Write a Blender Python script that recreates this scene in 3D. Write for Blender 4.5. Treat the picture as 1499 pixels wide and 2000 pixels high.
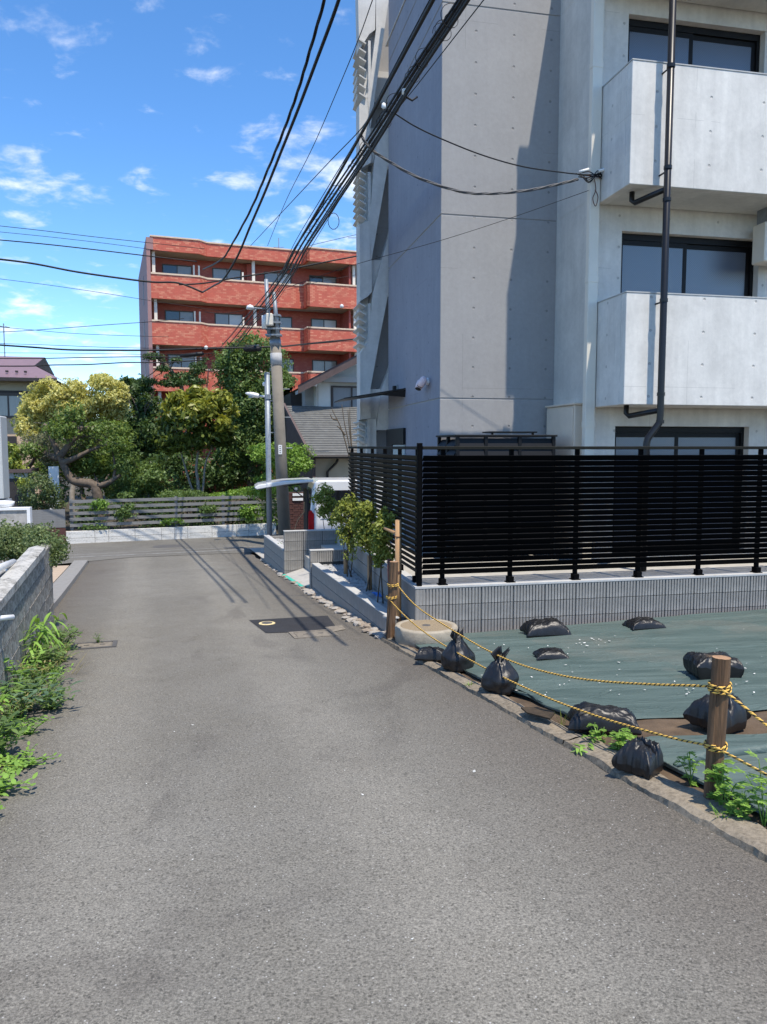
import bpy, math, random
import numpy as np
from mathutils import Vector, Matrix, noise as mnoise

for o in list(bpy.data.objects): bpy.data.objects.remove(o)
scene = bpy.context.scene
col = scene.collection
R = math.radians
rnd = random.Random(7)

# ------------------------------------------------------------------ camera
F, CX, CY = 1500.0, 749.5, 1000.0
PITCH = R(4.877)
EYE = Vector((0, 0, 1.62))
cd = bpy.data.cameras.new('camera'); cam = bpy.data.objects.new('camera', cd); col.objects.link(cam)
cd.sensor_fit = 'VERTICAL'; cd.sensor_height = 24.0; cd.lens = F / 2000 * 24.0
cd.clip_start = .05; cd.clip_end = 2000
cam.location = EYE; cam.rotation_euler = (R(90) - PITCH, 0, 0)
scene.camera = cam

# ------------------------------------------------------------------ light
SUN_AZ, SUN_EL = R(147), R(67)      # azimuth clockwise from +Y
world = bpy.data.worlds.new('World'); scene.world = world; world.use_nodes = True
wn = world.node_tree; wn.nodes.clear()
def wnode(t, **k):
    n = wn.nodes.new(t)
    for a, b in k.items(): setattr(n, a, b)
    return n
sky = wnode('ShaderNodeTexSky', sky_type='NISHITA', sun_disc=False, sun_elevation=SUN_EL, sun_rotation=SUN_AZ,
            air_density=1.0, dust_density=.0, ozone_density=2.0, altitude=2500)
hs = wnode('ShaderNodeHueSaturation'); hs.inputs['Saturation'].default_value = 1.22; hs.inputs['Value'].default_value = .88
bg = wnode('ShaderNodeBackground'); bg.inputs['Strength'].default_value = .145
bgc = wnode('ShaderNodeBackground'); bgc.inputs['Color'].default_value = (.93, .96, 1, 1); bgc.inputs['Strength'].default_value = .60
tc = wnode('ShaderNodeTexCoord'); sep = wnode('ShaderNodeSeparateXYZ')
zc = wnode('ShaderNodeMath', operation='MAXIMUM'); zc.inputs[1].default_value = 0
za = wnode('ShaderNodeMath', operation='ADD'); za.inputs[1].default_value = .16
dv = wnode('ShaderNodeVectorMath', operation='DIVIDE'); cmb = wnode('ShaderNodeCombineXYZ')
n1 = wnode('ShaderNodeTexNoise'); n1.inputs['Scale'].default_value = 8.5; n1.inputs['Detail'].default_value = 8; n1.inputs['Roughness'].default_value = .56; n1.inputs['Distortion'].default_value = .25
n2 = wnode('ShaderNodeTexNoise'); n2.inputs['Scale'].default_value = 1.3; n2.inputs['Detail'].default_value = 3
mp = wnode('ShaderNodeMapping'); mp.inputs['Location'].default_value = (3.1, 1.7, 0)
ad = wnode('ShaderNodeMath', operation='MULTIPLY_ADD'); ad.inputs[1].default_value = .75
cr = wnode('ShaderNodeMapRange', interpolation_type='SMOOTHSTEP')
for k_, v_ in ((1, .895), (2, 1.24), (3, 0), (4, .9)): cr.inputs[k_].default_value = v_
ms = wnode('ShaderNodeMixShader'); wo = wnode('ShaderNodeOutputWorld')
L = wn.links.new
L(tc.outputs['Generated'], sep.inputs[0]); L(sep.outputs['Z'], zc.inputs[0]); L(zc.outputs[0], za.inputs[0])
for i in range(3): L(za.outputs[0], cmb.inputs[i])
L(tc.outputs['Generated'], dv.inputs[0]); L(cmb.outputs[0], dv.inputs[1]); L(dv.outputs[0], mp.inputs[0])
L(mp.outputs[0], n1.inputs[0]); L(mp.outputs[0], n2.inputs[0])
L(n2.outputs[0], ad.inputs[0]); L(n1.outputs[0], ad.inputs[2]); L(ad.outputs[0], cr.inputs[0])
L(sky.outputs[0], hs.inputs['Color']); L(hs.outputs[0], bg.inputs['Color'])
L(cr.outputs[0], ms.inputs[0]); L(bg.outputs[0], ms.inputs[1]); L(bgc.outputs[0], ms.inputs[2]); L(ms.outputs[0], wo.inputs[0])
sd = bpy.data.lights.new('sun', 'SUN'); sd.energy = 2.6; sd.angle = R(.53); sd.color = (1, .915, .79)
sun = bpy.data.objects.new('sun', sd); col.objects.link(sun); sun.location = (10, -10, 20)
sv = Vector((math.sin(SUN_AZ) * math.cos(SUN_EL), math.cos(SUN_AZ) * math.cos(SUN_EL), math.sin(SUN_EL)))
sun.rotation_euler = sv.to_track_quat('Z', 'Y').to_euler()
scene.view_settings.view_transform = 'Standard'; scene.view_settings.look = 'None'
scene.view_settings.gamma = 1; scene.view_settings.use_curve_mapping = False
scene.view_settings.exposure = 1.18
scene.render.engine = 'CYCLES'
scene.cycles.max_bounces = 6; scene.cycles.transparent_max_bounces = 6

# ------------------------------------------------------------------ pixel -> place helpers
cP, sP = math.cos(PITCH), math.sin(PITCH)
def ray(x, y):
    dx, dy = (x - CX) / F, (CY - y) / F
    return Vector((dx, cP + dy * sP, -sP + dy * cP))
def at_y(x, y, Y): r = ray(x, y); return EYE + r * (Y / r.y)
def on_plane(x, y, P, n): r = ray(x, y); return EYE + r * ((P - EYE).dot(n) / r.dot(n))
SA = R(17); S2 = Vector((-math.sin(SA), math.cos(SA))); E2 = Vector((math.cos(SA), math.sin(SA)))   # along / across the street
KQ = [-60, -8, 0, 5, 9, 13.4, 15.7, 18.5, 22, 26, 34, 900]
KZ = [.5, .5, 0, -.375, -.675, -.93, -1.03, -1.15, -1.27, -1.36, -1.42, -1.42]
def prof(q): return sum(float(np.interp(q + d, KQ, KZ)) for d in (-1, -.5, 0, .5, 1)) / 5
def W(q, r, z=0): return Vector((S2.x * q + E2.x * r, S2.y * q + E2.y * r, z))
def qr(p): return p.x * S2.x + p.y * S2.y, p.x * E2.x + p.y * E2.y
def G(x, y): return prof(x * S2.x + y * S2.y)
def LOT(x, y):
    q, r = qr(Vector((x, y, 0))); return prof(q) + .02 + .02 * max(0, min(r - 2.7, 5))
def gnd(x, y, fn=G, off=0):
    r = ray(x, y); b = 120
    f = lambda t: (EYE + r * t).z - fn(*(EYE + r * t).xy) - off
    for i in range(2, 480):
        if f(i * .25) < 0: b = i * .25; break
    a = b - .25
    for _ in range(30):
        m = (a + b) / 2
        if f(m) < 0: b = m
        else: a = m
    return EYE + r * b
class Fr:
    def __init__(s, x, y, z, ang):
        s.o = Vector((x, y, z)); s.a = R(ang); s.ex = Vector((math.cos(s.a), math.sin(s.a), 0)); s.ey = Vector((-math.sin(s.a), math.cos(s.a), 0))
    def w(s, x, y, z): return s.o + s.ex * x + s.ey * y + Vector((0, 0, z))
    def loc(s, p): d = p - s.o; return Vector((d.dot(s.ex), d.dot(s.ey), d.z))
    def px(s, x, y, ly=0): return s.loc(on_plane(x, y, s.w(0, ly, 0), s.ey))       # pixel on the plane local y = ly
    def pxs(s, x, y, lx=0): return s.loc(on_plane(x, y, s.w(lx, 0, 0), s.ex))

# ------------------------------------------------------------------ materials
MATS = {}
class NT:
    def __init__(s, name):
        s.m = bpy.data.materials.new(name); s.m.use_nodes = True; s.t = s.m.node_tree; s.b = s.t.nodes['Principled BSDF']; s.out = s.t.nodes['Material Output']
        s.tc = s.t.nodes.new('ShaderNodeTexCoord')
    def n(s, t, **k):
        n = s.t.nodes.new(t)
        for a, b in k.items():
            if hasattr(n, a): setattr(n, a, b)
            else: n.inputs[a].default_value = b
        return n
    def l(s, a, b): s.t.links.new(a, b)
    def coord(s, scale=(1, 1, 1), out='Object'):
        m = s.n('ShaderNodeMapping'); m.inputs['Scale'].default_value = scale; s.l(s.tc.outputs[out], m.inputs[0]); return m.outputs[0]
    def noise(s, scale, detail=4, rough=.55, vec=None, dist=0):
        n = s.n('ShaderNodeTexNoise'); n.inputs['Scale'].default_value = scale; n.inputs['Detail'].default_value = detail; n.inputs['Roughness'].default_value = rough; n.inputs['Distortion'].default_value = dist
        s.l(vec or s.tc.outputs['Object'], n.inputs[0]); return n.outputs[0]
    def ramp(s, f, p0, p1, c0, c1):
        r = s.n('ShaderNodeValToRGB'); e = r.color_ramp.elements; e[0].position = p0; e[1].position = p1
        e[0].color = c4(c0); e[1].color = c4(c1); s.l(f, r.inputs[0]); return r.outputs[0]
    def mix(s, f, a, b, bt='MIX'):
        m = s.n('ShaderNodeMix'); m.data_type = 'RGBA'; m.blend_type = bt
        for k, v in ((0, f), (6, a), (7, b)):
            if isinstance(v, (int, float)) and k == 0: m.inputs[0].default_value = v
            elif isinstance(v, (tuple, list)): m.inputs[k].default_value = c4(v)
            else: s.l(v, m.inputs[k])
        return m.outputs[2]
    def math(s, op, a, b=0, c=None):
        m = s.n('ShaderNodeMath'); m.operation = op
        for k, v in ((0, a), (1, b), (2, c)):
            if v is None: continue
            if isinstance(v, (int, float)): m.inputs[k].default_value = v
            else: s.l(v, m.inputs[k])
        return m.outputs[0]
    def bump(s, h, strength=.3, dist=.01):
        b = s.n('ShaderNodeBump'); b.inputs['Strength'].default_value = strength; b.inputs['Distance'].default_value = dist
        s.l(h, b.inputs['Height']); s.l(b.outputs[0], s.b.inputs['Normal']); return b
    def set(s, color=None, rough=None, spec=None, metal=None):
        for k, v in (('Base Color', color), ('Roughness', rough), ('Specular IOR Level', spec), ('Metallic', metal)):
            if v is None: continue
            if isinstance(v, (int, float)): s.b.inputs[k].default_value = v
            elif isinstance(v, (tuple, list)): s.b.inputs[k].default_value = c4(v)
            else: s.l(v, s.b.inputs[k])
        return s.m
def c4(c): return (c, c, c, 1) if isinstance(c, (int, float)) else (tuple(c) + (1,))[:4]
def mulc(c, k): return tuple(min(1, x * k) for x in c)

def mat_basic(name, c, rough=.6, var=.15, scale=6, spec=.4, metal=0, bump=0, bscale=60, stretch=(1, 1, 1)):
    t = NT(name); v = t.coord(stretch)
    f = t.noise(scale, 5, .6, v)
    t.set(t.ramp(f, .3, .7, mulc(c, 1 - var), mulc(c, 1 + var)), rough, spec, metal)
    if bump: t.bump(t.noise(bscale, 4, .6, v), bump, .01)
    MATS[name] = t.m; return t.m

def mat_asphalt(name, c, speck=.55, edge=False):
    t = NT(name)
    big = t.noise(.35, 4, .6, None, .6); mid = t.noise(2.2, 6, .7); fine = t.noise(95, 3, .8); fine2 = t.noise(260, 2, .8)
    a = t.ramp(big, .32, .68, mulc(c, .84), mulc((c[0] * .99, c[1], c[2] * 1.02), 1.10))
    a = t.mix(t.math('MULTIPLY', t.math('SUBTRACT', mid, .35), .55), a, mulc((c[0] * 1.05, c[1], c[2] * .93), .62))
    if edge:    # dirt washed along both sides of the road, and faint curved tyre scuffs
        mpn = t.n('ShaderNodeMapping'); mpn.inputs['Rotation'].default_value = (0, 0, -R(17)); t.l(t.tc.outputs['Object'], mpn.inputs[0]); sx = t.n('ShaderNodeSeparateXYZ'); t.l(mpn.outputs[0], sx.inputs[0])
        er = t.n('ShaderNodeMapRange'); er.interpolation_type = 'SMOOTHSTEP'; t.l(t.math('ADD', t.math('ABSOLUTE', sx.outputs[0]), t.math('MULTIPLY', t.math('SUBTRACT', big, .5), 1.6)), er.inputs[0]); er.inputs[1].default_value = .85; er.inputs[2].default_value = 2.1
        a = t.mix(t.math('MULTIPLY', er.outputs[0], .58), a, (.085, .070, .056))
        wp = t.n('ShaderNodeMapRange'); wp.interpolation_type = 'SMOOTHSTEP'; t.l(t.math('ADD', t.math('ABSOLUTE', t.math('SUBTRACT', t.math('ABSOLUTE', t.math('ADD', sx.outputs[0], .15)), .72)), t.math('MULTIPLY', t.math('SUBTRACT', mid, .5), .5)), wp.inputs[0]); wp.inputs[1].default_value = .10; wp.inputs[2].default_value = .42; wp.inputs[3].default_value = .22; wp.inputs[4].default_value = 0
        a = t.mix(wp.outputs[0], a, mulc(c, 1.55))
        ck = t.n('ShaderNodeTexVoronoi'); ck.feature = 'DISTANCE_TO_EDGE'; ck.inputs['Scale'].default_value = .42; nv = t.n('ShaderNodeTexNoise'); nv.inputs['Scale'].default_value = 2.5; nv.inputs['Detail'].default_value = 6; t.l(t.tc.outputs['Object'], nv.inputs[0])
        vm = t.n('ShaderNodeVectorMath'); vm.operation = 'MULTIPLY_ADD'; t.l(nv.outputs['Color'], vm.inputs[0]); vm.inputs[1].default_value = (.9, .9, 0); t.l(t.tc.outputs['Object'], vm.inputs[2]); t.l(vm.outputs[0], ck.inputs[0])
        crk = t.math('MULTIPLY', t.math('LESS_THAN', ck.outputs[0], .0035), t.math('GREATER_THAN', t.noise(.9, 2), .54)); a = t.mix(t.math('MULTIPLY', crk, .18), a, (.035, .03, .026))
        oil = t.n('ShaderNodeMapRange'); oil.interpolation_type = 'SMOOTHSTEP'; t.l(t.noise(.8, 5, .6, t.coord((1.3, .8, 1)), .8), oil.inputs[0]); oil.inputs[1].default_value = .56; oil.inputs[2].default_value = .72
        a = t.mix(t.math('MULTIPLY', oil.outputs[0], .38), a, (.075, .066, .058))
    g = t.ramp(fine, .3, .72, .30, 1.75); a = t.mix(.9, a, g, 'MULTIPLY')
    sq = t.noise(42, 2, .5, t.coord((1, .55, 1)), 3.0); a = t.mix(t.math('MULTIPLY', t.math('LESS_THAN', sq, .36), .32), a, mulc(c, .35))
    g2 = t.ramp(fine2, .3, .7, .55, 1.4); a = t.mix(.8, a, g2, 'MULTIPLY')
    vo = t.n('ShaderNodeTexVoronoi'); vo.inputs['Scale'].default_value = 85; t.l(t.tc.outputs['Object'], vo.inputs[0])
    sp = t.n('ShaderNodeSeparateColor'); t.l(vo.outputs['Color'], sp.inputs[0])
    sel = t.math('GREATER_THAN', sp.outputs[0], .968); rad = t.math('LESS_THAN', vo.outputs['Distance'], .30)
    a = t.mix(t.math('MULTIPLY', t.math('MULTIPLY', sel, rad), .85), a, (speck, speck * .98, speck * .92))
    sel2 = t.math('LESS_THAN', sp.outputs[1], .12); rad2 = t.math('LESS_THAN', vo.outputs['Distance'], .5)
    a = t.mix(t.math('MULTIPLY', t.math('MULTIPLY', sel2, rad2), .55), a, mulc(c, .25))
    t.set(a, t.ramp(mid, .3, .7, .72, .92), .35)
    t.bump(t.math('ADD', fine, t.math('MULTIPLY', vo.outputs['Distance'], .6)), .55, .006)
    MATS[name] = t.m; return t.m

def mat_concrete(name, c, holes=True, hx=.6, hz=.9, streak=.16, blot=.12):
    t = NT(name)
    f = t.noise(1.7, 7, .65, None, .3); g = t.noise(14, 5, .7); st = t.noise(3.2, 5, .6, t.coord((2.2, 2.2, .22)))
    a = t.ramp(f, .3, .7, mulc(c, 1 - blot), mulc(c, 1 + blot))
    a = t.mix(.6, a, t.ramp(st, .32, .68, 1 - streak, 1 + streak * .6), 'MULTIPLY')
    a = t.mix(.5, a, t.ramp(g, .35, .7, .88, 1.08), 'MULTIPLY')
    h = t.math('MULTIPLY', g, .25)
    if holes:
        s = t.n('ShaderNodeSeparateXYZ'); t.l(t.tc.outputs['Object'], s.inputs[0])
        ns = t.n('ShaderNodeSeparateXYZ'); t.l(t.tc.outputs['Normal'], ns.inputs[0])
        side = t.math('GREATER_THAN', t.math('ABSOLUTE', ns.outputs[0]), .7)
        hor = t.math('ADD', t.math('MULTIPLY', s.outputs[0], t.math('SUBTRACT', 1, side)), t.math('MULTIPLY', s.outputs[1], side))
        up = t.math('LESS_THAN', t.math('ABSOLUTE', ns.outputs[2]), .5)
        def cell(v, per, off):
            w = t.math('MULTIPLY', t.math('SUBTRACT', t.math('FRACT', t.math('ADD', t.math('DIVIDE', v, per), off)), .5), per); return w
        dx = cell(hor, hx, .62); dz = cell(s.outputs[2], hz / 2, .2)
        d = t.math('SQRT', t.math('ADD', t.math('MULTIPLY', dx, dx), t.math('MULTIPLY', dz, dz)))
        hole = t.math('MULTIPLY', t.math('LESS_THAN', d, .019), up)
        mr = t.n('ShaderNodeMapRange'); mr.interpolation_type = 'SMOOTHSTEP'; t.l(d, mr.inputs[0]); mr.inputs[1].default_value = .011; mr.inputs[2].default_value = .021; mr.inputs[3].default_value = 0; mr.inputs[4].default_value = 1
        hh = t.math('MULTIPLY', t.math('ADD', t.math('MULTIPLY', t.math('SUBTRACT', mr.outputs[0], 1), up), 1), 1.6)
        h = t.math('ADD', h, hh)
        a = t.mix(t.math('MULTIPLY', hole, .45), a, mulc(c, .4))
        # faint formwork panel lines
        lx = t.math('LESS_THAN', t.math('ABSOLUTE', cell(hor, hx * 3, .3)), .003); lz = t.math('LESS_THAN', t.math('ABSOLUTE', cell(s.outputs[2], hz * 2, .1)), .003)
        brk = t.math('GREATER_THAN', t.noise(1.1, 2), .52)
        ln = t.math('MULTIPLY', t.math('MULTIPLY', t.math('MAXIMUM', lx, lz), up), t.math('MULTIPLY', brk, .45))
        a = t.mix(ln, a, mulc(c, .5))
    t.set(a, .72, .35); t.bump(h, .6, .012)
    MATS[name] = t.m; return t.m

def mat_leaf(name, c1, c2, rough=.5, transl=.28):
    t = NT(name); gm = t.n('ShaderNodeNewGeometry')
    f = t.n('ShaderNodeValToRGB'); e = f.color_ramp.elements; e[0].color = c4(mulc(c1, .75)); e[1].color = c4(mulc(c2, 1.12)); m = e.new(.5); m.color = c4([(x + y) / 2 for x, y in zip(c1, c2)])
    pn = t.noise(1.4, 3)
    fac = t.math('ADD', t.math('MULTIPLY', gm.outputs['Random Per Island'], .6), t.math('MULTIPLY', t.math('SUBTRACT', pn, .3), .9)); t.l(fac, f.inputs[0])
    t.set(f.outputs[0], rough, .35)
    tr = t.n('ShaderNodeBsdfTranslucent'); t.l(t.mix(.5, f.outputs[0], (c2[0] * 1.3, c2[1] * 1.3, c2[2] * .5)), tr.inputs[0])
    mx = t.n('ShaderNodeMixShader'); mx.inputs[0].default_value = transl
    t.l(t.b.outputs[0], mx.inputs[1]); t.l(tr.outputs[0], mx.inputs[2]); t.l(mx.outputs[0], t.out.inputs[0])
    MATS[name] = t.m; return t.m

def mat_tile(name, c1, c2, sx=.227, sz=.06):
    t = NT(name); s = t.n('ShaderNodeSeparateXYZ'); t.l(t.tc.outputs['Object'], s.inputs[0])
    h = t.math('ADD', s.outputs[0], s.outputs[1]); cv = t.n('ShaderNodeCombineXYZ'); t.l(h, cv.inputs[0]); t.l(s.outputs[2], cv.inputs[1])
    b = t.n('ShaderNodeTexBrick'); t.l(cv.outputs[0], b.inputs[0]); b.inputs['Scale'].default_value = 1; b.inputs['Brick Width'].default_value = sx; b.inputs['Row Height'].default_value = sz * 1.6
    b.inputs['Mortar Size'].default_value = .006; b.inputs['Color1'].default_value = c4(c1); b.inputs['Color2'].default_value = c4(c2); b.inputs['Mortar'].default_value = c4(mulc(c1, .8)); b.inputs['Bias'].default_value = -.45
    a = t.mix(.5, b.outputs[0], t.ramp(t.noise(3, 4), .3, .7, .85, 1.12), 'MULTIPLY')
    t.set(a, .55, .4); MATS[name] = t.m; return t.m

def mat_wall_dirty(name, c, dark, lo=.42, hi=.60, sc=14):
    t = NT(name); a = t.noise(sc, 8, .75); b = t.noise(1.8, 4); s = t.math('ADD', t.math('MULTIPLY', a, .7), t.math('MULTIPLY', b, .35))
    t.set(t.ramp(s, lo, hi, dark, c), .95, .2); t.bump(a, .7, .012); MATS[name] = t.m
mat_asphalt('asphalt', (.182, .170, .143), .42, True); mat_asphalt('asphalt_far', (.154, .145, .124), .4); mat_asphalt('asphalt_patch', (.034, .034, .037), .12)
mat_basic('earth', (.06, .05, .035), .95, .3, 3, bump=.5, bscale=40)
mat_basic('soil', (.105, .072, .045), .95, .35, 5, bump=.8, bscale=70)
mat_concrete('con_tower', (.325, .315, .305), True, .6, .9, .05, .05)
mat_concrete('con_tower_shade', (.265, .27, .31), True, .75, .9, .10, .07)  # tower concrete for its left face, bluish sky-lit shade painted into the colour
mat_concrete('con_light', (.66, .635, .585), True, .78, .86, .15, .12)
mat_concrete('con_plain', (.60, .58, .53), False, streak=.12)
mat_concrete('con_screen', (.60, .58, .54), False, streak=.14)
mat_concrete('pad', (.42, .40, .36), False)
mat_concrete('block', (.30, .285, .26), False, streak=.4, blot=.32)
mat_concrete('block_smooth', (.29, .275, .25), False, streak=.35, blot=.18)
mat_concrete('cap', (.46, .455, .435), False, streak=.05, blot=.1)
mat_basic('mortar', (.07, .07, .068), .95, .2, 20)
mat_basic('black_metal', (.006, .006, .007), .5, .2, 30, .25)
mat_basic('fence_black', (.0022, .0022, .0026), .7, .15, 30, .05)
mat_basic('fence_lit', (.013, .0125, .009), .6, .15, 30, .15)  # fence black lightened to olive, the lit tone painted into the colour
mat_basic('pipe_black', (.009, .0085, .009), .35, .2, 20, .4)
mat_basic('beige_metal', (.70, .60, .48), .5, .06, 3)
mat_basic('duct_cream', (.72, .67, .57), .5, .05, 3)
mat_basic('beige_pale', (.50, .51, .49), .5, .05, 3); mat_basic('galv', (.25, .28, .31), .5, .15, 15, .4, .3)
mat_basic('lamp_white', (.72, .72, .72), .4, .05, 5)
mat_basic('pole_concrete', (.215, .19, .155), .85, .12, 4, bump=.2)
mat_basic('pole_band', (.40, .40, .40), .7, .1, 10)
mat_basic('cable', (.010, .010, .011), .55, .2, 8, .35)
mat_basic('cable_grey', (.09, .09, .095), .5, .2, 20, .4)
mat_basic('insul_white', (.75, .75, .72), .4, .05, 8)
mat_basic('rust', (.12, .045, .03), .8, .3, 30)
mat_tile('red_tile', (.52, .112, .066), (.72, .33, .19)); mat_basic('cream_trim', (.66, .50, .36), .7, .08, 4)
mat_tile('red_tile_wall', (.33, .07, .05), (.40, .13, .095)); mat_basic('red_side_shade', (.33, .185, .175), .7, .08, 2)  # last one: side wall colour with the purple of its shade painted in
mat_basic('white_post', (.68, .63, .55), .6, .06, 4)
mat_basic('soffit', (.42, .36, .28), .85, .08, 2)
mat_basic('alu_dark', (.06, .05, .045), .45, .1, 10)
t = NT('glass_dark'); t.set((.03, .036, .042), .06, .8); MATS['glass_dark'] = t.m
t = NT('glass_curtain'); f = t.n('ShaderNodeTexWave'); f.inputs['Scale'].default_value = 5; f.inputs['Distortion'].default_value = 3; t.l(t.coord((2, 2, .05)), f.inputs[0]); t.set(t.ramp(f.outputs[1], .1, .9, (.13, .145, .155), (.36, .38, .39)), .12, .6); MATS['glass_curtain'] = t.m
t = NT('glass_white'); f = t.n('ShaderNodeTexWave'); f.inputs['Scale'].default_value = 4; t.l(t.coord((2, 2, .02)), f.inputs[0]); t.set(t.ramp(f.outputs[1], .1, .9, (.42, .45, .48), (.66, .68, .70)), .2, .5); MATS['glass_white'] = t.m
t = NT('glass_figured'); vo = t.n('ShaderNodeTexVoronoi'); vo.inputs['Scale'].default_value = 42; vo.inputs['Randomness'].default_value = .0
rot = t.n('ShaderNodeMapping'); rot.inputs['Rotation'].default_value = (0, R(45), 0); t.l(t.tc.outputs['Object'], rot.inputs[0]); t.l(rot.outputs[0], vo.inputs[0])
t.set(t.ramp(vo.outputs['Distance'], 0, .7, (.055, .068, .09), (.12, .145, .19)), .16, .9); t.bump(vo.outputs['Distance'], .6, .006); MATS['glass_figured'] = t.m
t = NT('frosted'); t.set((.46, .53, .53), .35, .5); MATS['frosted'] = t.m
mat_basic('wood_new', (.40, .235, .115), .75, .22, 8, bump=.25, bscale=30, stretch=(9, 9, .7))
mat_basic('wood_old', (.125, .072, .038), .85, .6, 6, bump=.5, bscale=25, stretch=(10, 10, .6))
mat_basic('wood_end', (.34, .20, .11), .85, .3, 30)
mat_basic('wood_grey', (.20, .20, .195), .85, .2, 8, stretch=(.6, 6, 9))
mat_basic('rope_yellow', (.70, .43, .09), .7, .12, 40); mat_basic('rope_black', (.02, .018, .015), .7, .1, 40)
def mat_bag():
    t = NT('bag'); n = t.noise(7, 3, .5, t.coord((1, 1, 2.5)), 1.8); n3 = t.noise(24, 3, .5, None, 1.2)
    d = t.noise(4, 4); t.set(t.ramp(d, .4, .8, (.008, .008, .009), (.022, .021, .020)), .40, .45); t.bump(t.math('ADD', t.math('MULTIPLY', n, .5), t.math('MULTIPLY', t.math('ABSOLUTE', t.math('SUBTRACT', t.noise(11, 4, .6, t.coord((1, 1, 3)), 2.5), .5)), 1.2)), .12, .02); MATS['bag'] = t.m
mat_bag()
def mat_tarp():
    t = NT('tarp'); w = t.noise(2.0, 6, .65, t.coord((.5, 2.6, 1)), .8); wv = t.noise(220, 2); sp = t.noise(26, 3); big = t.noise(.8, 3)
    a = t.ramp(w, .34, .68, (.062, .094, .087), (.105, .145, .133)); a = t.mix(.5, a, t.ramp(wv, .3, .7, .8, 1.2), 'MULTIPLY')
    a = t.mix(t.math('MULTIPLY', t.math('GREATER_THAN', big, .58), .22), a, (.16, .17, .15))
    a = t.mix(t.math('MULTIPLY', t.math('GREATER_THAN', sp, .735), .5), a, (.32, .33, .31))
    rw_ = t.noise(1.3, 4, .6, t.coord((.5, 1.6, 1)), 2.2); rid = t.math('SUBTRACT', 1, t.math('MINIMUM', t.math('MULTIPLY', t.math('ABSOLUTE', t.math('SUBTRACT', rw_, .5)), 26), 1))
    du = t.noise(.9, 5, .65); a = t.mix(t.math('MULTIPLY', t.math('MAXIMUM', t.math('MULTIPLY', t.math('SUBTRACT', du, .52), 4), 0), .5), a, (.17, .155, .125))
    t.set(a, t.ramp(w, .3, .7, .45, .62), .3); t.bump(t.math('ADD', t.math('ADD', w, t.math('MULTIPLY', rid, .4)), t.math('MULTIPLY', wv, .05)), .5, .025); MATS['tarp'] = t.m
mat_tarp()
mat_basic('ring_concrete', (.34, .295, .225), .9, .15, 14, bump=.5, bscale=80)
mat_basic('aggregate', (.27, .21, .135), .95, .5, 120, bump=.9, bscale=120)
mat_wall_dirty('kerb_old', (.29, .245, .185), (.085, .070, .05), .36, .62, 34) if 'mat_wall_dirty' in globals() else None
mat_basic('kerb_clean', (.235, .228, .215), .9, .12, 10, bump=.2)
mat_basic('stone_a', (.36, .33, .29), .95, .25, 12, bump=.5); mat_basic('stone_b', (.28, .23, .18), .95, .3, 12, bump=.5)
mat_basic('pebble', (.36, .36, .355), .85, .35, 9); mat_basic('blue_scrap', (.08, .25, .70), .6, .15, 10)
mat_wall_dirty('wall_mossy', (.47, .445, .40), (.10, .09, .075), .42, .62, 19)
mat_wall_dirty('wall_white_dirty', (.70, .69, .65), (.20, .19, .16), .38, .53, 12)
mat_wall_dirty('cap_mossy', (.46, .45, .42), (.13, .125, .11), .40, .56, 15)
mat_wall_dirty('stucco_dirty', (.45, .43, .40), (.24, .23, .21), .4, .62, 6)
mat_basic('white_paint', (.78, .78, .77), .5, .04, 4)
mat_basic('tile_pave', (.40, .315, .235), .85, .14, 6); mat_basic('turf', (.14, .26, .03), .95, .3, 40, bump=1, bscale=90)
mat_basic('green_tape', (.06, .46, .33), .5, .08, 6); mat_basic('cover_iron', (.09, .085, .08), .7, .25, 40, .5, bump=.6, bscale=80)
mat_basic('cover_concrete', (.20, .175, .14), .9, .3, 20, bump=.6); mat_basic('valve_yellow', (.62, .50, .26), .7, .25, 40)
mat_basic('brick_brown', (.085, .035, .028), .7, .2, 20)
t = NT('van_paint'); t.set((.74, .745, .75), .22, .5); t.b.inputs['Coat Weight'].default_value = .4; MATS['van_paint'] = t.m
t = NT('van_glass'); t.set((.010, .011, .012), .05, .7); MATS['van_glass'] = t.m
mat_basic('tail_red', (.55, .012, .015), .2, .25, 18, .6); mat_basic('van_dark', (.02, .019, .018), .6, .3, 8); mat_basic('tyre', (.02, .02, .02), .9, .1, 10)
mat_basic('roof_grey', (.135, .135, .128), .7, .2, 5, bump=.2); mat_basic('barge', (.10, .07, .065), .6, .15, 4); mat_basic('stucco_white', (.60, .60, .56), .85, .06, 4)
mat_basic('stucco_beige', (.50, .44, .34), .85, .06, 4); mat_basic('stucco_grey', (.38, .385, .38), .85, .06, 4)
mat_basic('roof_purple', (.215, .135, .145), .5, .1, 4); mat_basic('siding', (.56, .40, .27), .7, .08, 2, stretch=(.3, .3, 20))
mat_basic('eave_dark', (.035, .03, .028), .6, .2, 6); mat_basic('siding_cream', (.46, .42, .33), .7, .06, 2)
mat_basic('bark', (.13, .10, .075), .95, .35, 9, bump=.8, bscale=30); mat_basic('bark_grey', (.26, .23, .19), .95, .3, 9, bump=.6, bscale=30); mat_basic('twig', (.10, .075, .05), .9, .3, 9)
mat_leaf('leaf_yellow', (.34, .35, .08), (.80, .74, .32), .5, .36); mat_leaf('leaf_lime', (.15, .22, .03), (.36, .40, .08)); mat_leaf('leaf_green', (.075, .135, .028), (.21, .29, .07), .5, .34)
mat_leaf('leaf_dark', (.035, .072, .022), (.10, .165, .048), .5, .32); mat_leaf('leaf_grey', (.08, .09, .05), (.21, .215, .13)); mat_leaf('leaf_mag', (.045, .08, .016), (.17, .21, .04), .4, .3); mat_leaf('leaf_magtop', (.15, .18, .02), (.38, .38, .07), .4, .3)
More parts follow.
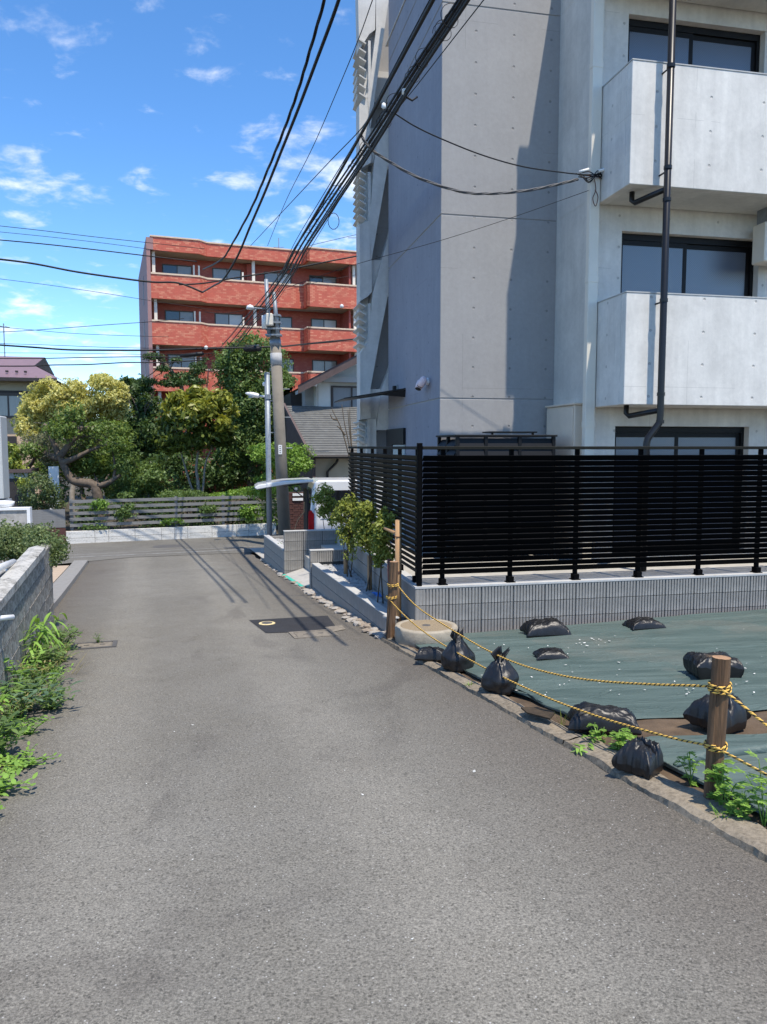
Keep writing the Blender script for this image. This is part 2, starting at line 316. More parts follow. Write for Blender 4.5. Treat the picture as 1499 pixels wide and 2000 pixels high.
mat_leaf('leaf_mid', (.065, .125, .03), (.20, .285, .09), .5, .34); mat_leaf('leaf_bright', (.10, .20, .025), (.27, .42, .075)); mat_leaf('leaf_sap', (.14, .18, .03), (.36, .40, .09))
mat_leaf('leaf_weed', (.12, .24, .03), (.30, .48, .10)); mat_leaf('leaf_ivy', (.07, .12, .03), (.22, .27, .12)); mat_leaf('leaf_dry', (.26, .22, .08), (.45, .40, .18)); mat_leaf('leaf_bluegreen', (.06, .12, .06), (.17, .25, .14))
mat_leaf('petal', (.55, .55, .52), (.8, .8, .76), .8, .1)
mat_basic('debris_dark', (.05, .035, .02), .95, .3, 20, bump=.6)
mat_basic('lamp_pink', (.72, .58, .60), .35, .15, 20); mat_basic('plate_white', (.72, .72, .70), .5, .04, 9)
M = MATS

# ------------------------------------------------------------------ mesh builder
class MB:
    def __init__(s): s.v = []; s.f = []
    def add(s, vs, fs):
        b = len(s.v); s.v += [tuple(p) for p in vs]; s.f += [tuple(i + b for i in f) for f in fs]; return s
    def box(s, x0, x1, y0, y1, z0, z1, c=0):
        if c:
            pts = []
            for z in (z0, z0 + c, z1 - c, z1):
                k = c if z in (z0, z1) else 0
                pts += [(x0 + k, y0 + c, z), (x0 + c, y0 + k, z), (x1 - c, y0 + k, z), (x1 - k, y0 + c, z), (x1 - k, y1 - c, z), (x1 - c, y1 - k, z), (x0 + c, y1 - k, z), (x0 + k, y1 - c, z)]
            fs = [tuple(range(7, -1, -1)), tuple(range(24, 32))]
            for l in range(3):
                for i in range(8): j = (i + 1) % 8; fs.append((l * 8 + i, l * 8 + j, l * 8 + 8 + j, l * 8 + 8 + i))
            return s.add(pts, fs)
        return s.add([(x0, y0, z0), (x1, y0, z0), (x1, y1, z0), (x0, y1, z0), (x0, y0, z1), (x1, y0, z1), (x1, y1, z1), (x0, y1, z1)],
                     [(3, 2, 1, 0), (4, 5, 6, 7), (0, 1, 5, 4), (1, 2, 6, 5), (2, 3, 7, 6), (3, 0, 4, 7)])
    def prism(s, poly, d):
        d = Vector(d); n = len(poly); a = [Vector(p) for p in poly]
        nrm = sum((a[i].cross(a[(i + 1) % n]) for i in range(n)), Vector())
        fl = nrm.dot(d) > 0
        A, B = list(range(n)), list(range(n, 2 * n)); fs = []
        fs.append(tuple(A[::-1]) if fl else tuple(A)); fs.append(tuple(B) if fl else tuple(B[::-1]))
        for i in range(n):
            j = (i + 1) % n; q = (i, j, n + j, n + i); fs.append(q if fl else q[::-1])
        return s.add(a + [p + d for p in a], fs)
    def tube(s, pts, rad, n=6, cap=True):
        pts = [Vector(p) for p in pts]; m = len(pts); rs = rad if isinstance(rad, (list, tuple)) else [rad] * m
        up = None; vs = []
        for i in range(m):
            d = (pts[min(i + 1, m - 1)] - pts[max(i - 1, 0)]); d = d.normalized() if d.length > 1e-9 else Vector((0, 0, 1))
            if up is None: up = d.orthogonal().normalized()
            else:
                up = up - d * up.dot(d); up = up.normalized() if up.length > 1e-6 else d.orthogonal().normalized()
            b = d.cross(up)
            for k in range(n): a = 2 * math.pi * k / n; vs.append(pts[i] + (up * math.cos(a) + b * math.sin(a)) * rs[i])
        fs = [(i * n + k, i * n + (k + 1) % n, (i + 1) * n + (k + 1) % n, (i + 1) * n + k) for i in range(m - 1) for k in range(n)]
        if cap: fs += [tuple(range(n - 1, -1, -1)), tuple(range((m - 1) * n, m * n))]
        return s.add(vs, fs)
    def lathe(s, prof_, n=24, c=(0, 0, 0)):
        vs = [(c[0] + r * math.cos(2 * math.pi * k / n), c[1] + r * math.sin(2 * math.pi * k / n), c[2] + z) for r, z in prof_ for k in range(n)]; m = len(prof_)
        fs = [(i * n + k, i * n + (k + 1) % n, (i + 1) * n + (k + 1) % n, (i + 1) * n + k) for i in range(m - 1) for k in range(n)]
        fs += [tuple(range(n - 1, -1, -1)), tuple(range((m - 1) * n, m * n))]
        return s.add(vs, fs)
    def grid(s, P, nu, nv):
        vs = [P(i, j) for i in range(nu) for j in range(nv)]
        return s.add(vs, [(i * nv + j, (i + 1) * nv + j, (i + 1) * nv + j + 1, i * nv + j + 1) for i in range(nu - 1) for j in range(nv - 1)])
    def mesh(s, name):
        me = bpy.data.meshes.new(name); me.from_pydata(s.v, [], s.f); me.update(); return me
    def build(s, name, mat, parent=None, smooth=False, world=False):
        if world and parent is not None:
            inv = MW[parent.name].inverted(); s.v = [tuple(inv @ Vector(p)) for p in s.v]
        o = None
        if parent is None:
            a = np.array(s.v); c = (a.min(0) + a.max(0)) / 2; c[2] = a[:, 2].min(); s.v = [tuple(p) for p in (a - c)]
        me = s.mesh(name); me.materials.append(M[mat] if isinstance(mat, str) else mat)
        if smooth: me.polygons.foreach_set('use_smooth', [True] * len(me.polygons))
        o = bpy.data.objects.new(name, me); col.objects.link(o)
        if parent is None: o.location = c
        else: o.parent = parent
        return o
MW = {}
def tag(o, label=None, cat=None, group=None, kind=None):
    for k, v in (('label', label), ('category', cat), ('group', group), ('kind', kind)):
        if v: o[k] = v
    return o
def thing(name, label, cat, loc=(0, 0, 0), ang=0, group=None, kind=None):
    o = bpy.data.objects.new(name, None); col.objects.link(o); o.location = loc; o.rotation_euler = (0, 0, R(ang)); o.empty_display_size = .2
    MW[o.name] = Matrix.Translation(Vector(loc)) @ Matrix.Rotation(R(ang), 4, 'Z')
    return tag(o, label, cat, group, kind)
def fthing(name, label, cat, fr, group=None): return thing(name, label, cat, fr.o, math.degrees(fr.a), group)
def inst(me, name, parent, loc, rz=0, sc=None, rot=None):
    o = bpy.data.objects.new(name, me); col.objects.link(o); o.parent = parent; o.location = loc; o.rotation_euler = rot or (0, 0, rz)
    if sc: o.scale = sc
    return o
def spline(pts, n=8):
    pts = [Vector(p) for p in pts]
    if len(pts) < 3: return pts
    out = []
    for i in range(len(pts) - 1):
        p0, p1, p2, p3 = pts[max(i - 1, 0)], pts[i], pts[i + 1], pts[min(i + 2, len(pts) - 1)]
        for k in range(n):
            t = k / n; out.append(.5 * ((2 * p1) + (p2 - p0) * t + (2 * p0 - 5 * p1 + 4 * p2 - p3) * t * t + (3 * p1 - p0 - 3 * p2 + p3) * t ** 3))
    out.append(pts[-1]); return out

# ------------------------------------------------------------------ foliage builder (numpy)
def leaf_mesh(blobs, n, size, aspect=.5, seed=0, shell=.55, gap=.0, up=.35, droop=0, freq=2.2, fold=.18):
    """blobs: (center, (rx,ry,rz)) in world; returns verts, faces"""
    g = np.random.default_rng(seed)
    w = np.array([b[1][0] * b[1][2] + b[1][0] * b[1][1] for b in blobs]); w = w / w.sum()
    k = g.choice(len(blobs), n, p=w); C = np.array([tuple(b[0]) for b in blobs])[k]; Rr = np.array([b[1] for b in blobs])[k]
    d = g.normal(size=(n, 3)); d /= np.linalg.norm(d, axis=1)[:, None]
    ph = g.uniform(0, 6.28, 6)
    lump = 1 + .16 * np.sin(d[:, 0] * 5 + ph[0] + C[:, 0] * 3) * np.sin(d[:, 2] * 6 + ph[1]) + .10 * np.sin(d[:, 1] * 9 + d[:, 0] * 7 + ph[2]) + .08 * g.normal(size=n)
    rad = (1 - shell * g.random(n) ** 1.6) * lump
    p = C + d * Rr * rad[:, None]
    if gap:
        q = p * freq / np.mean(Rr)
        nz = np.sin(q[:, 0] + ph[3] + 1.3 * np.sin(q[:, 1])) + np.sin(q[:, 2] * 1.3 + ph[4] + 1.1 * np.sin(q[:, 0] * .7)) + np.sin(q[:, 1] * 1.1 + ph[5])
        keep = nz > (gap * 3 - 1.9); p, d = p[keep], d[keep]; n = len(p)
    nr = d * .7 + g.normal(size=(n, 3)) * .75 + np.array([0, 0, up]); nr /= np.linalg.norm(nr, axis=1)[:, None]
    t = np.cross(nr, g.normal(size=(n, 3))); t[:, 2] -= droop; t -= nr * (t * nr).sum(1)[:, None]; t /= np.linalg.norm(t, axis=1)[:, None] + 1e-9
    b = np.cross(nr, t); s = size * g.uniform(.4, 1.45, n)[:, None]
    tip, base = p + t * s * .5, p - t * s * .5
    mid = p + t * s * .04 ; l = mid + b * s * aspect * .5 + nr * s * fold; r = mid - b * s * aspect * .5 + nr * s * fold
    V = np.stack([base, r, tip, l], 1).reshape(-1, 3)
    return V
def quads_obj(V, name, mat, parent=None, origin=None):
    n = len(V) // 4
    if parent is not None:
        inv = np.array(MW[parent.name].inverted()); V = V @ inv[:3, :3].T + inv[:3, 3]
    else:
        c = (V.min(0) + V.max(0)) / 2; c[2] = V[:, 2].min(); V = V - c
    me = bpy.data.meshes.new(name); me.vertices.add(4 * n); me.vertices.foreach_set('co', V.astype(np.float32).ravel())
    me.loops.add(4 * n); me.loops.foreach_set('vertex_index', np.arange(4 * n, dtype=np.int32))
    me.polygons.add(n); me.polygons.foreach_set('loop_start', np.arange(0, 4 * n, 4, dtype=np.int32)); me.polygons.foreach_set('loop_total', np.full(n, 4, dtype=np.int32))
    me.update(calc_edges=True); me.materials.append(M[mat])
    o = bpy.data.objects.new(name, me); col.objects.link(o)
    if parent is not None: o.parent = parent
    else: o.location = c
    return o
def pxblob(x, y, rx, ry, Y, dr=None, dy=0):
    Y = Y + dy; c = at_y(x, y, Y); k = Y / F
    return (c, (rx * k, (dr if dr else (rx + ry) * .5 * k), ry * k))
def wob(p, q, n, amp, rg):
    p, q = Vector(p), Vector(q); L_ = (q - p).length
    return [p.lerp(q, i / n) + (Vector((rg.uniform(-1, 1), rg.uniform(-1, 1), rg.uniform(-.5, .5))) * amp * L_ if 0 < i < n else Vector()) for i in range(n + 1)]
def tree(name, label, cat, Y, base_px, blobs, n, size, mat, bark='bark', trunk_r=.14, stems=None, group=None, seed=1, aspect=.5, gap=.25, shell=.6, branches=True, extra=None, droop=0, dr=None, base_w=None):
    rg = random.Random(seed)
    B = []
    for b in blobs:
        x, y, rx, ry = b[:4]; B.append(pxblob(x, y, rx, ry, Y, dr, b[4] if len(b) > 4 else rg.uniform(-.5, .5)))
    base = base_w or at_y(base_px[0], base_px[1], Y); base = Vector((base.x, base.y, G(base.x, base.y) - .05))
    T = thing(name, label, cat, base, 0, group)
    m = MB()
    if stems is None:
        top = sum((c for c, r in B), Vector()) / len(B); stems3 = [[base] + wob(base, top, 5, .04, rg)[1:]]
    else: stems3 = [[base if i == 0 and k == 0 else at_y(px, py, Y) for i, (px, py) in enumerate(st)] for k, st in enumerate(stems)]
    for k, st in enumerate(stems3):
        sp = spline(st, 5); r0 = trunk_r * (1 if k == 0 else .65)
        m.tube(sp, [r0 * (1 - .6 * i / (len(sp) - 1)) for i in range(len(sp))], 8)
    m.build('trunk', bark, T, True, True)
    if branches:
        m = MB(); src = [p for st in stems3 for p in spline(st, 5)]; src = src[len(src) // 3:]
        for c, r in B:
            for _ in range(2):
                a = min(src, key=lambda p: (p - c).length + rg.uniform(0, .6)); e = c + Vector((rg.uniform(-.5, .5) * r[0], rg.uniform(-.5, .5) * r[1], rg.uniform(-.1, .6) * r[2]))
                w = spline(wob(a, e, 4, .06, rg), 3); rr = trunk_r * .32; m.tube(w, [rr * (1 - .8 * i / (len(w) - 1)) for i in range(len(w))], 5)
        m.build('branches', bark, T, True, True)
    quads_obj(leaf_mesh(B, n, size, aspect, seed, shell, gap, droop=droop), 'crown', mat, T)
    if extra:
        for j, (eb, en, es, em) in enumerate(extra):
            EB = [pxblob(x, y, rx, ry, Y, dr, dy) for x, y, rx, ry, dy in eb]
            quads_obj(leaf_mesh(EB, en, es, aspect, seed + 50 + j, shell, gap), 'crown', em, T)
    return T

# ================================================================== SETTING
def strip(name, mat, q0, q1, rfun0, rfun1, off, step=.5, nr=2, zf=None, rough=0, seed=0):
    n = max(2, int(round((q1 - q0) / step)) + 1); m = MB(); rg = random.Random(seed)
    def P(i, j):
        q = q0 + (q1 - q0) * i / (n - 1); a, b = rfun0(q), rfun1(q); r = a + (b - a) * j / (nr - 1)
        p = W(q, r); z = (zf(p.x, p.y) if zf else prof(q)) + off
        if rough and 0 < i < n - 1: z += rg.uniform(-rough, rough)
        return (p.x, p.y, z)
    m.grid(P, n, nr)
    m.f = [f[::-1] for f in m.f]
    return m.build(name, mat)
# the ground, one sheet to the horizon
qs = [-300, -60, -20, -10, -8] + [x * .5 for x in range(-14, 71)] + [40, 60, 120, 300, 900]
m = MB(); rr = [-600, -60, -20, -8, -4, 0, 4, 8, 20, 60, 600]
m.grid(lambda i, j: tuple(W(qs[i], rr[j], prof(qs[i]) - .06)), len(qs), len(rr)); m.f = [f[::-1] for f in m.f]
tag(m.build('ground', 'earth'), kind='structure')
RL, RR = -1.45, 2.56
# road edge keeps a ragged line
def redge(q): return RR + .035 * math.sin(q * 2.3) * math.sin(q * .9 + 1) + .02 * math.sin(q * 6.1)
tag(strip('road', 'asphalt', -8, 21.6, lambda q: RL - (.25 if q < 10.5 else 0), redge, 0, .25), kind='structure')
# cross road at the foot of the hill
FA, FB = gnd(130, 1063), gnd(530, 1045)         # foot of the far wall
fd = (FB - FA); fd.z = 0; fd.normalize(); fn = Vector((-fd.y, fd.x, 0))
m = MB(); xs = [-40 + i * 2 for i in range(46)]
near0, near1 = qr(FA)[0], 0
def crossP(i, j):
    r = xs[i]; base = FA + fd * (r + 4); q = qr(base)[0]
    qa, qb = (20.6 if qr(base)[1] > -1.6 else 19.5), q + .35
    qq = qa + (qb - qa) * j / 12
    p = W(qq, qr(base)[1]); return (p.x, p.y, prof(qq) + .008)
m.grid(crossP, len(xs), 13)
tag(m.build('cross_road', 'asphalt_far'), kind='structure')
# concrete gutter band and worn white line where the street meets the cross road
m = MB(); m.grid(lambda i, j: tuple(W(21.55 + .03 * i + .10 * j + .06 * (i - 8) * .1, -4.5 + .5 * i, prof(21.6 + .03 * i + .10 * j) + .016)), 16, 2)
tag(m.build('gutter_line', 'white_paint'), kind='structure').data.materials[0] = M['kerb_clean']
mat_wall_dirty('worn_paint', (.42, .42, .41), (.15, .15, .15), .44, .56, 22)
m = MB(); m.grid(lambda i, j: tuple(W(21.0 + .03 * i + .08 * j, -3.5 + .5 * i, prof(21.05 + .03 * i + .08 * j) + .015)), 13, 2)
tag(m.build('road_line', 'worn_paint'), kind='structure')
# old rough kerb on the right
def build_kerb():
    T = thing('kerb', None, None, W(5, 2.6, prof(5)), 17, kind='structure')
    rg = random.Random(3); q = 1.0
    while q < 8.35:
        Lk = rg.uniform(1.3, 2.2); q1 = min(q + Lk, 8.4); n = 48
        m = MB(); wd = .10 + .09 * max(0, min(1, (5.2 - q) / 2.2)) * .9
        def P(i, j):
            qq = q + .006 + (q1 - q - .012) * i / (n - 1); e = mnoise.noise(Vector((qq * 2.1, j * .4, 2))) * .018 + mnoise.noise(Vector((qq * 9, j * .8, 5))) * .012 + mnoise.noise(Vector((qq * 23, j, 5))) * .010
            h = .040 + .018 * mnoise.noise(Vector((qq * 5, j * 1.7, 9)))
            prr = [(RR - .03, -.03), (RR - .015, h * .75), (RR + .02, h), (RR + wd * .5, h * 1.05), (RR + wd, h * .9), (RR + wd + .02, -.03)][j]
            p = W(qq, prr[0] + e); return (p.x, p.y, prof(qq) + prr[1] + (e * .25 if j else 0))
        m.grid(P, n, 6); m.f = [f[::-1] for f in m.f]
        m.build('kerb_stone', 'kerb_old', T, False, True); q = q1
build_kerb()
# vacant lot: soil and the green sheets
FW = Fr(.37, 8.76, 0.0, 12)             # corner of the fence wall, top of wall = 0
def lot_end(q_or_r): return None
def lotP(i, j, off=0, wr=0, seed=0):
    pass
m = MB(); NI, NJ = 60, 50
def soilP(i, j):
    t = i / (NI - 1); q = .5 + t * 8.3; r = 2.66 + (j / (NJ - 1)) * 9; p = W(q, r)
    l = FW.loc(p)
    if l.y > .05: p = FW.w(l.x, .05, 0)
    return (p.x, p.y, LOT(p.x, p.y) + .012 * mnoise.noise(Vector((p.x * 3, p.y * 3, 0))) + .01 * mnoise.noise(Vector((p.x * 11, p.y * 11, 3))))
m.grid(soilP, NI, NJ); m.f = [f[::-1] for f in m.f]
tag(m.build('bare_soil', 'soil'), kind='structure')
LX = Fr(.37, 8.76, 0.0, 12)
def sheet(name, label, near_px, far_fn, seed):
    """sheet between a pixel-traced near edge and the far function (local y of the wall frame)"""
    near = [LX.loc(gnd(x, y, LOT, .02)) for x, y in near_px]
    nx = [p.x for p in near]; ny = [p.y for p in near]
    T = MB(); n1, n2 = 150, 70
    def P(i, j):
        lx = nx[0] + (9 - nx[0]) * i / (n1 - 1); y0 = float(np.interp(lx, nx, ny)); y1 = far_fn(lx)
        y0 = min(y0, y1 - .02); ly = y0 + (y1 - y0) * j / (n2 - 1); p = LX.w(lx, ly, 0)
        q, r = qr(p)
        rmin = 2.72 if q > 5.6 else 2.83
        if r < rmin: p = W(q, rmin + .02 * mnoise.noise(Vector((q * 4, seed, 0))))
        x, y = p.x, p.y
        z = .032 + .010 * mnoise.noise(Vector((lx * .8, ly * 3.0, seed))) + .007 * mnoise.noise(Vector((lx * 2.2, ly * 7, seed + 4)))
        ridge = abs(mnoise.noise(Vector((lx * .45, ly * 1.7, seed + 9)))); z += .014 * max(0, 1 - ridge * 9)
        if j == 0: z -= .015
        return (x, y, LOT(x, y) + z)
    T.grid(P, n1, n2); T.f = [f[::-1] for f in T.f]
    o = T.build(name, 'tarp', None, True); tag(o, label, 'ground sheet'); return o
sheet('ground_sheet', 'large green weed sheet spread from the bare soil to the block wall', [(830, 1296), (900, 1330), (1000, 1380), (1070, 1410), (1110, 1418), (1180, 1410), (1250, 1402), (1300, 1400), (1360, 1398), (1420, 1392), (1499, 1384), (1700, 1370)], lambda x: -.10, 2)
sheet2_far = [LX.loc(gnd(x, y, LOT, .02)) for x, y in [(1150, 1470), (1200, 1455), (1270, 1438), (1380, 1442), (1499, 1432), (1700, 1420)]]
sheet('ground_sheet', 'green weed sheet in front of the bare soil strip, with a rolled fold', [(1150, 1480), (1300, 1560), (1420, 1640), (1550, 1700), (1700, 1760)], lambda x: float(np.interp(x, [p.x for p in sheet2_far], [p.y for p in sheet2_far])) + .03 * math.sin(x * 9), 5)
m = MB(); fp = [gnd(x, y, LOT, .05) for x, y in [(1318, 1494), (1350, 1482), (1400, 1474), (1450, 1468), (1520, 1462), (1640, 1450)]]
sp = spline(fp, 6); m.tube(sp, [.012 + .028 * min(1, i / 8) for i in range(len(sp))], 8)
tag(m.build('sheet_fold', 'tarp', None, True), 'rolled dark fold of the green sheet beside the wooden post', 'sheet fold')

# left roadside: tiles, turf, kerb
T = thing('paved_apron', 'beige tiled apron with stone kerb and turf beside the old wall', 'paving', W(15, -1.8, prof(15)), 17)
m = MB(); m.grid(lambda i, j: tuple(W(12.0 + .42 * i, RL - .32 + .32 * (j > 1) + (0 if j in (1, 2) else 0) + (-.0), prof(12.0 + .42 * i) + [.0, .10, .10, -.02][j])) if False else tuple(W(10.6 + .5 * i, [RL - .30, RL - .30, RL, RL + .012][j], prof(10.6 + .5 * i) + [-.02, .09, .085, -.02][j])), 19, 4)
m.f = [f[::-1] for f in m.f]; m.build('kerb_stone', 'kerb_clean', T, False, True)
tl = MB(); tl.box(-.195, .195, -.195, .195, -.02, .03, .006); tlm = tl.mesh('paving_tile'); tlm.materials.append(M['tile_pave'])
inv = MW[T.name].inverted()
for i in range(11):
    for j in range(4):
        q = 14.3 + .4 * i; p = inv @ W(q, RL - .51 - .4 * j, prof(q) + .065); s = math.atan2(prof(q + .2) - prof(q - .2), .4)
        inst(tlm, 'paving_tile', T, p, 0, None, (s, 0, 0))
m = MB(); m.grid(lambda i, j: tuple(W(12.0 + .42 * i, RL - .31 - .5 * j, prof(12 + .42 * i) + .085 - .02 * j)), 6, 3); m.build('turf_patch', 'turf', T, True, True)
m = MB(); m.tube([W(12, RL - .75, prof(12) + .08), W(14.2, RL - .78, prof(14.2) + .09)], .05, 6); m.build('edging', 'stone_b', T, True, True)

# covers and patches in the road
def flat_px(name, pts, mat, off, fn=G):
    m = MB(); w = [gnd(x, y, fn) for x, y in pts]; m.add([(p.x, p.y, fn(p.x, p.y) + off) for p in w], [tuple(range(len(w)))])
    o = m.build(name, mat)
    if o.data.polygons[0].normal.z < 0: o.data.flip_normals()
    return o
tag(flat_px('asphalt_patch', [(487, 1212), (520, 1237), (610, 1234), (660, 1229), (640, 1203)], 'asphalt_patch', .006), kind='structure')
tag(flat_px('concrete_patch', [(634, 1226), (646, 1236), (676, 1230), (668, 1222)], 'cover_concrete', .008), kind='structure')
p = gnd(522, 1219); T = thing('valve_cap', 'small round yellow valve cap in the dark asphalt patch', 'valve cap', (p.x, p.y, G(p.x, p.y)), 17)
m = MB(); m.lathe([(.11, 0), (.11, .014), (.098, .018)], 20); m.build('rim', 'valve_yellow', T)
m = MB(); m.lathe([(.075, .017), (.07, .021)], 16); m.build('lid', 'cover_iron', T)
def rect_cover(px, lx, ly, name, label, mats, ang=17):
    p = gnd(*px); T = thing(name, label, 'drain cover', (p.x, p.y, G(p.x, p.y)), ang); sl = math.atan2(prof(qr(p)[0] + .3) - prof(qr(p)[0] - .3), .6); T.rotation_euler = (sl * 1.0, 0, R(ang))
    f = .05
    m = MB(); m.box(-lx, lx, -ly, -ly + f, -.03, .012).box(-lx, lx, ly - f, ly, -.03, .012).box(-lx, -lx + f, -ly + f, ly - f, -.03, .012).box(lx - f, lx, -ly + f, ly - f, -.03, .012); m.build('frame', mats[0], T)
    m = MB(); m.box(-lx + f + .01, lx - f - .01, -ly + f + .01, ly - f - .01, -.03, .009, .004); c = m.build('lid', mats[1], T)
    for s in (-1, 1):
        m = MB(); m.box(s * lx * .35 - .03, s * lx * .35 + .03, -.012, .012, .009, .013); m.build('grip_slot', 'mortar', T)
rect_cover((612, 1239), .27, .22, 'drain_cover', 'square concrete drain cover beside the dark asphalt patch', ('cover_concrete', 'cover_concrete'))
rect_cover((185, 1261), .25, .20, 'drain_cover', 'rusty drain cover by the weeds at the foot of the old wall', ('cover_iron', 'cover_concrete'))
p = gnd(328, 1068); T = thing('manhole_cover', 'round iron manhole cover in the cross road', 'manhole cover', (p.x, p.y, G(p.x, p.y) + .008))
m = MB(); m.lathe([(.42, 0), (.42, .006), (.36, .008)], 28); m.build('rim', 'cover_iron', T); m = MB(); m.lathe([(.34, .008), (.335, .012)], 28); m.build('lid', 'cover_iron', T)

# ------------------------------------------------------------------ rubble verge
T = thing('rubble_verge', None, None, W(13, 2.6, prof(13)), 17, kind='structure')
m = MB(); m.grid(lambda i, j: tuple(W(8.4 + .35 * i, [redge(8.4 + .35 * i) - .04, redge(8.4 + .35 * i) + .05, 2.72, 2.9][j] , prof(8.4 + .35 * i) + [-.012, .012, .03, .03][j] + rnd.uniform(-.006, .006))), 31, 4)
m.f = [f[::-1] for f in m.f]; m.build('verge_bed', 'stone_b', T, False, True)
def rock_mesh(seed, flat=.5):
    rg = random.Random(seed); import bmesh
    bm = bmesh.new(); bmesh.ops.create_icosphere(bm, subdivisions=1, radius=1)
    for v in bm.verts: v.co *= rg.uniform(.7, 1.15); v.co.z *= flat
    me = bpy.data.meshes.new('stone'); bm.to_mesh(me); bm.free(); return me
rocks = []
for k in range(6):
    me = rock_mesh(k, .5 if k % 2 else .3); me.materials.append(M['stone_a' if k % 3 else 'stone_b']); rocks.append(me)
inv = MW[T.name].inverted(); rg = random.Random(5)
for i in range(120):
    q = rg.uniform(8.5, 13.6) if i < 90 else rg.uniform(13.6, 19); r = redge(q) + rg.uniform(-.03, .14); s = rg.uniform(.025, .085) if rg.random() < .8 else rg.uniform(.08, .13)
    inst(rocks[i % 6], 'stone', T, inv @ W(q, r, prof(q) + .012 + s * .1), rg.uniform(0, 6), (s, s * rg.uniform(.6, 1.1), s * .8))

# ================================================================== BLOCK WALLS
def ribbed_mesh():
    n, Lb, H, d = 10, .394, .192, .09; pts = []
    pw = Lb / n
    for i in range(n):
        x = -Lb / 2 + i * pw; g = .010
        pts += [(x + .0005, .014), (x + g * .5, .014), (x + g * .5 + .002, 0), (x + pw - g * .5 - .002, 0), (x + pw - g * .5, .014)]
    m = MB(); b = len(pts)
    vs = [(x, y, -H / 2) for x, y in pts] + [(x, y, H / 2) for x, y in pts] + [(-Lb / 2, d, -H / 2), (Lb / 2, d, -H / 2), (-Lb / 2, d, H / 2), (Lb / 2, d, H / 2)]
    fs = [(i, i + 1, b + i + 1, b + i) for i in range(b - 1)]
    fs += [tuple(list(range(b, 2 * b)) + [2 * b + 3, 2 * b + 2]), tuple(list(range(b - 1, -1, -1)) + [2 * b, 2 * b + 1]), (0, b, 2 * b + 2, 2 * b), (b - 1, 2 * b + 1, 2 * b + 3, 2 * b - 1)]
    m.add(vs, fs); me = m.mesh('block'); me.materials.append(M['block']); return me
def smooth_mesh(mat, Lb=.394, H=.192, d=.09):
    m = MB(); m.box(-Lb / 2, Lb / 2, 0, d, -H / 2, H / 2, .003); me = m.mesh('block'); me.materials.append(M[mat]); return me
RIB, SMO = ribbed_mesh(), smooth_mesh('block_smooth')
def block_face(T, o, ang, length, ztop, nc, me, H=.2, Lb=.4, floor=None, start=0):
    """face running from local point o along angle ang (deg, local) with outside to the right-hand side"""
    a = R(ang); dx, dy = math.cos(a), math.sin(a)
    for c in range(nc):
        z = ztop - H * (c + .5); x = 0; off = 0
        while x < length - .01:
            l = min(Lb, length - x); cx = x + l / 2
            wx, wy = o[0] + dx * cx, o[1] + dy * cx
            if floor is None or floor(wx, wy) < z + H / 2 + .02:
                inst(me, 'block', T, (wx, wy, z), a, (l / Lb, 1, 1) if l < Lb - .005 else None)
            x += l
# --- wall under the fence
T = fthing('block_wall', 'long grey ribbed block wall under the black slat fence', 'block wall', FW)
WL, WS = 8.4, 5.05
flr = lambda x, y: G(*FW.w(x, y, 0).xy) - .05
block_face(T, (0.002, -.0), 0, WL, -.02, 4, RIB, floor=flr)
block_face(T, (-.0, WS), -90, WS, -.02, 5, SMO, floor=flr)
m = MB(); m.box(.012, WL, .02, .14, -1.2, -.028).box(.012, .14, .14, WS, -1.2, -.028); m.build('mortar_core', 'mortar', T)
m = MB(); m.prism([(-.004, -.004, -.02), (WL, -.004, -.02), (WL, .16, -.02), (.16, .16, -.02), (.16, WS, -.02), (-.004, WS, -.02)], (0, 0, .022)); m.build('capping', 'cap', T)
# apron slab behind
m = MB(); m.prism([(.16, .16, -.3), (WL, .16, -.3), (WL, 2.2, -.3), (.16, WS, -.3)], (0, 0, .27))
tag(m.build('concrete_apron', 'pad', None), kind='structure').matrix_world = MW[T.name] @ Matrix.Translation(((.16 + WL) / 2, (.16 + WS) / 2, -.3))

# --- planter A: long low planter along the street
A0, A1 = W(8.62, 2.71), W(13.2, 2.71)
FAp = Fr(A0.x, A0.y, -.42, 17 + 90)     # local x along the street, local y to the left (road side = +y)
T = fthing('planter_wall', 'long low grey block planter with white pebbles beside the road', 'planter', FAp)
LA = 4.55
flA = lambda x, y: G(*FAp.w(x, y, 0).xy) - .03
block_face(T, (LA, 0), 180, LA, -.02, 3, SMO, floor=lambda x, y: -9 if flA(x, y) < -.1 else -9)
m = MB(); m.box(.01, LA - .01, -.115, -.02, -.8, -.03); m.build('mortar_core', 'mortar', T)
m = MB(); m.box(-.004, LA, -.125, .004, -.02, 0, .004); m.build('capping', 'cap', T)
# near end, ribbed, meets the fence wall
e0 = FAp.loc(FW.w(0, .62, 0)); endp = FAp.loc(FW.w(-.01, .45, 0))
me_ = MB()
ex, ey = endp.x, endp.y
Lend = math.hypot(ex, ey); angE = math.degrees(math.atan2(ey, ex))
block_face(T, (0, -.0), angE, Lend, -.02, 2, RIB, Lb=.4)
m = MB(); dn = Vector((-ey, ex, 0)).normalized(); m.prism([(0, 0, -.02), (ex, ey, -.02), tuple(Vector((ex, ey, -.02)) + dn * .13), tuple(Vector((0, 0, -.02)) + dn * .13)], (0, 0, .0225)); m.build('capping', 'cap', T)
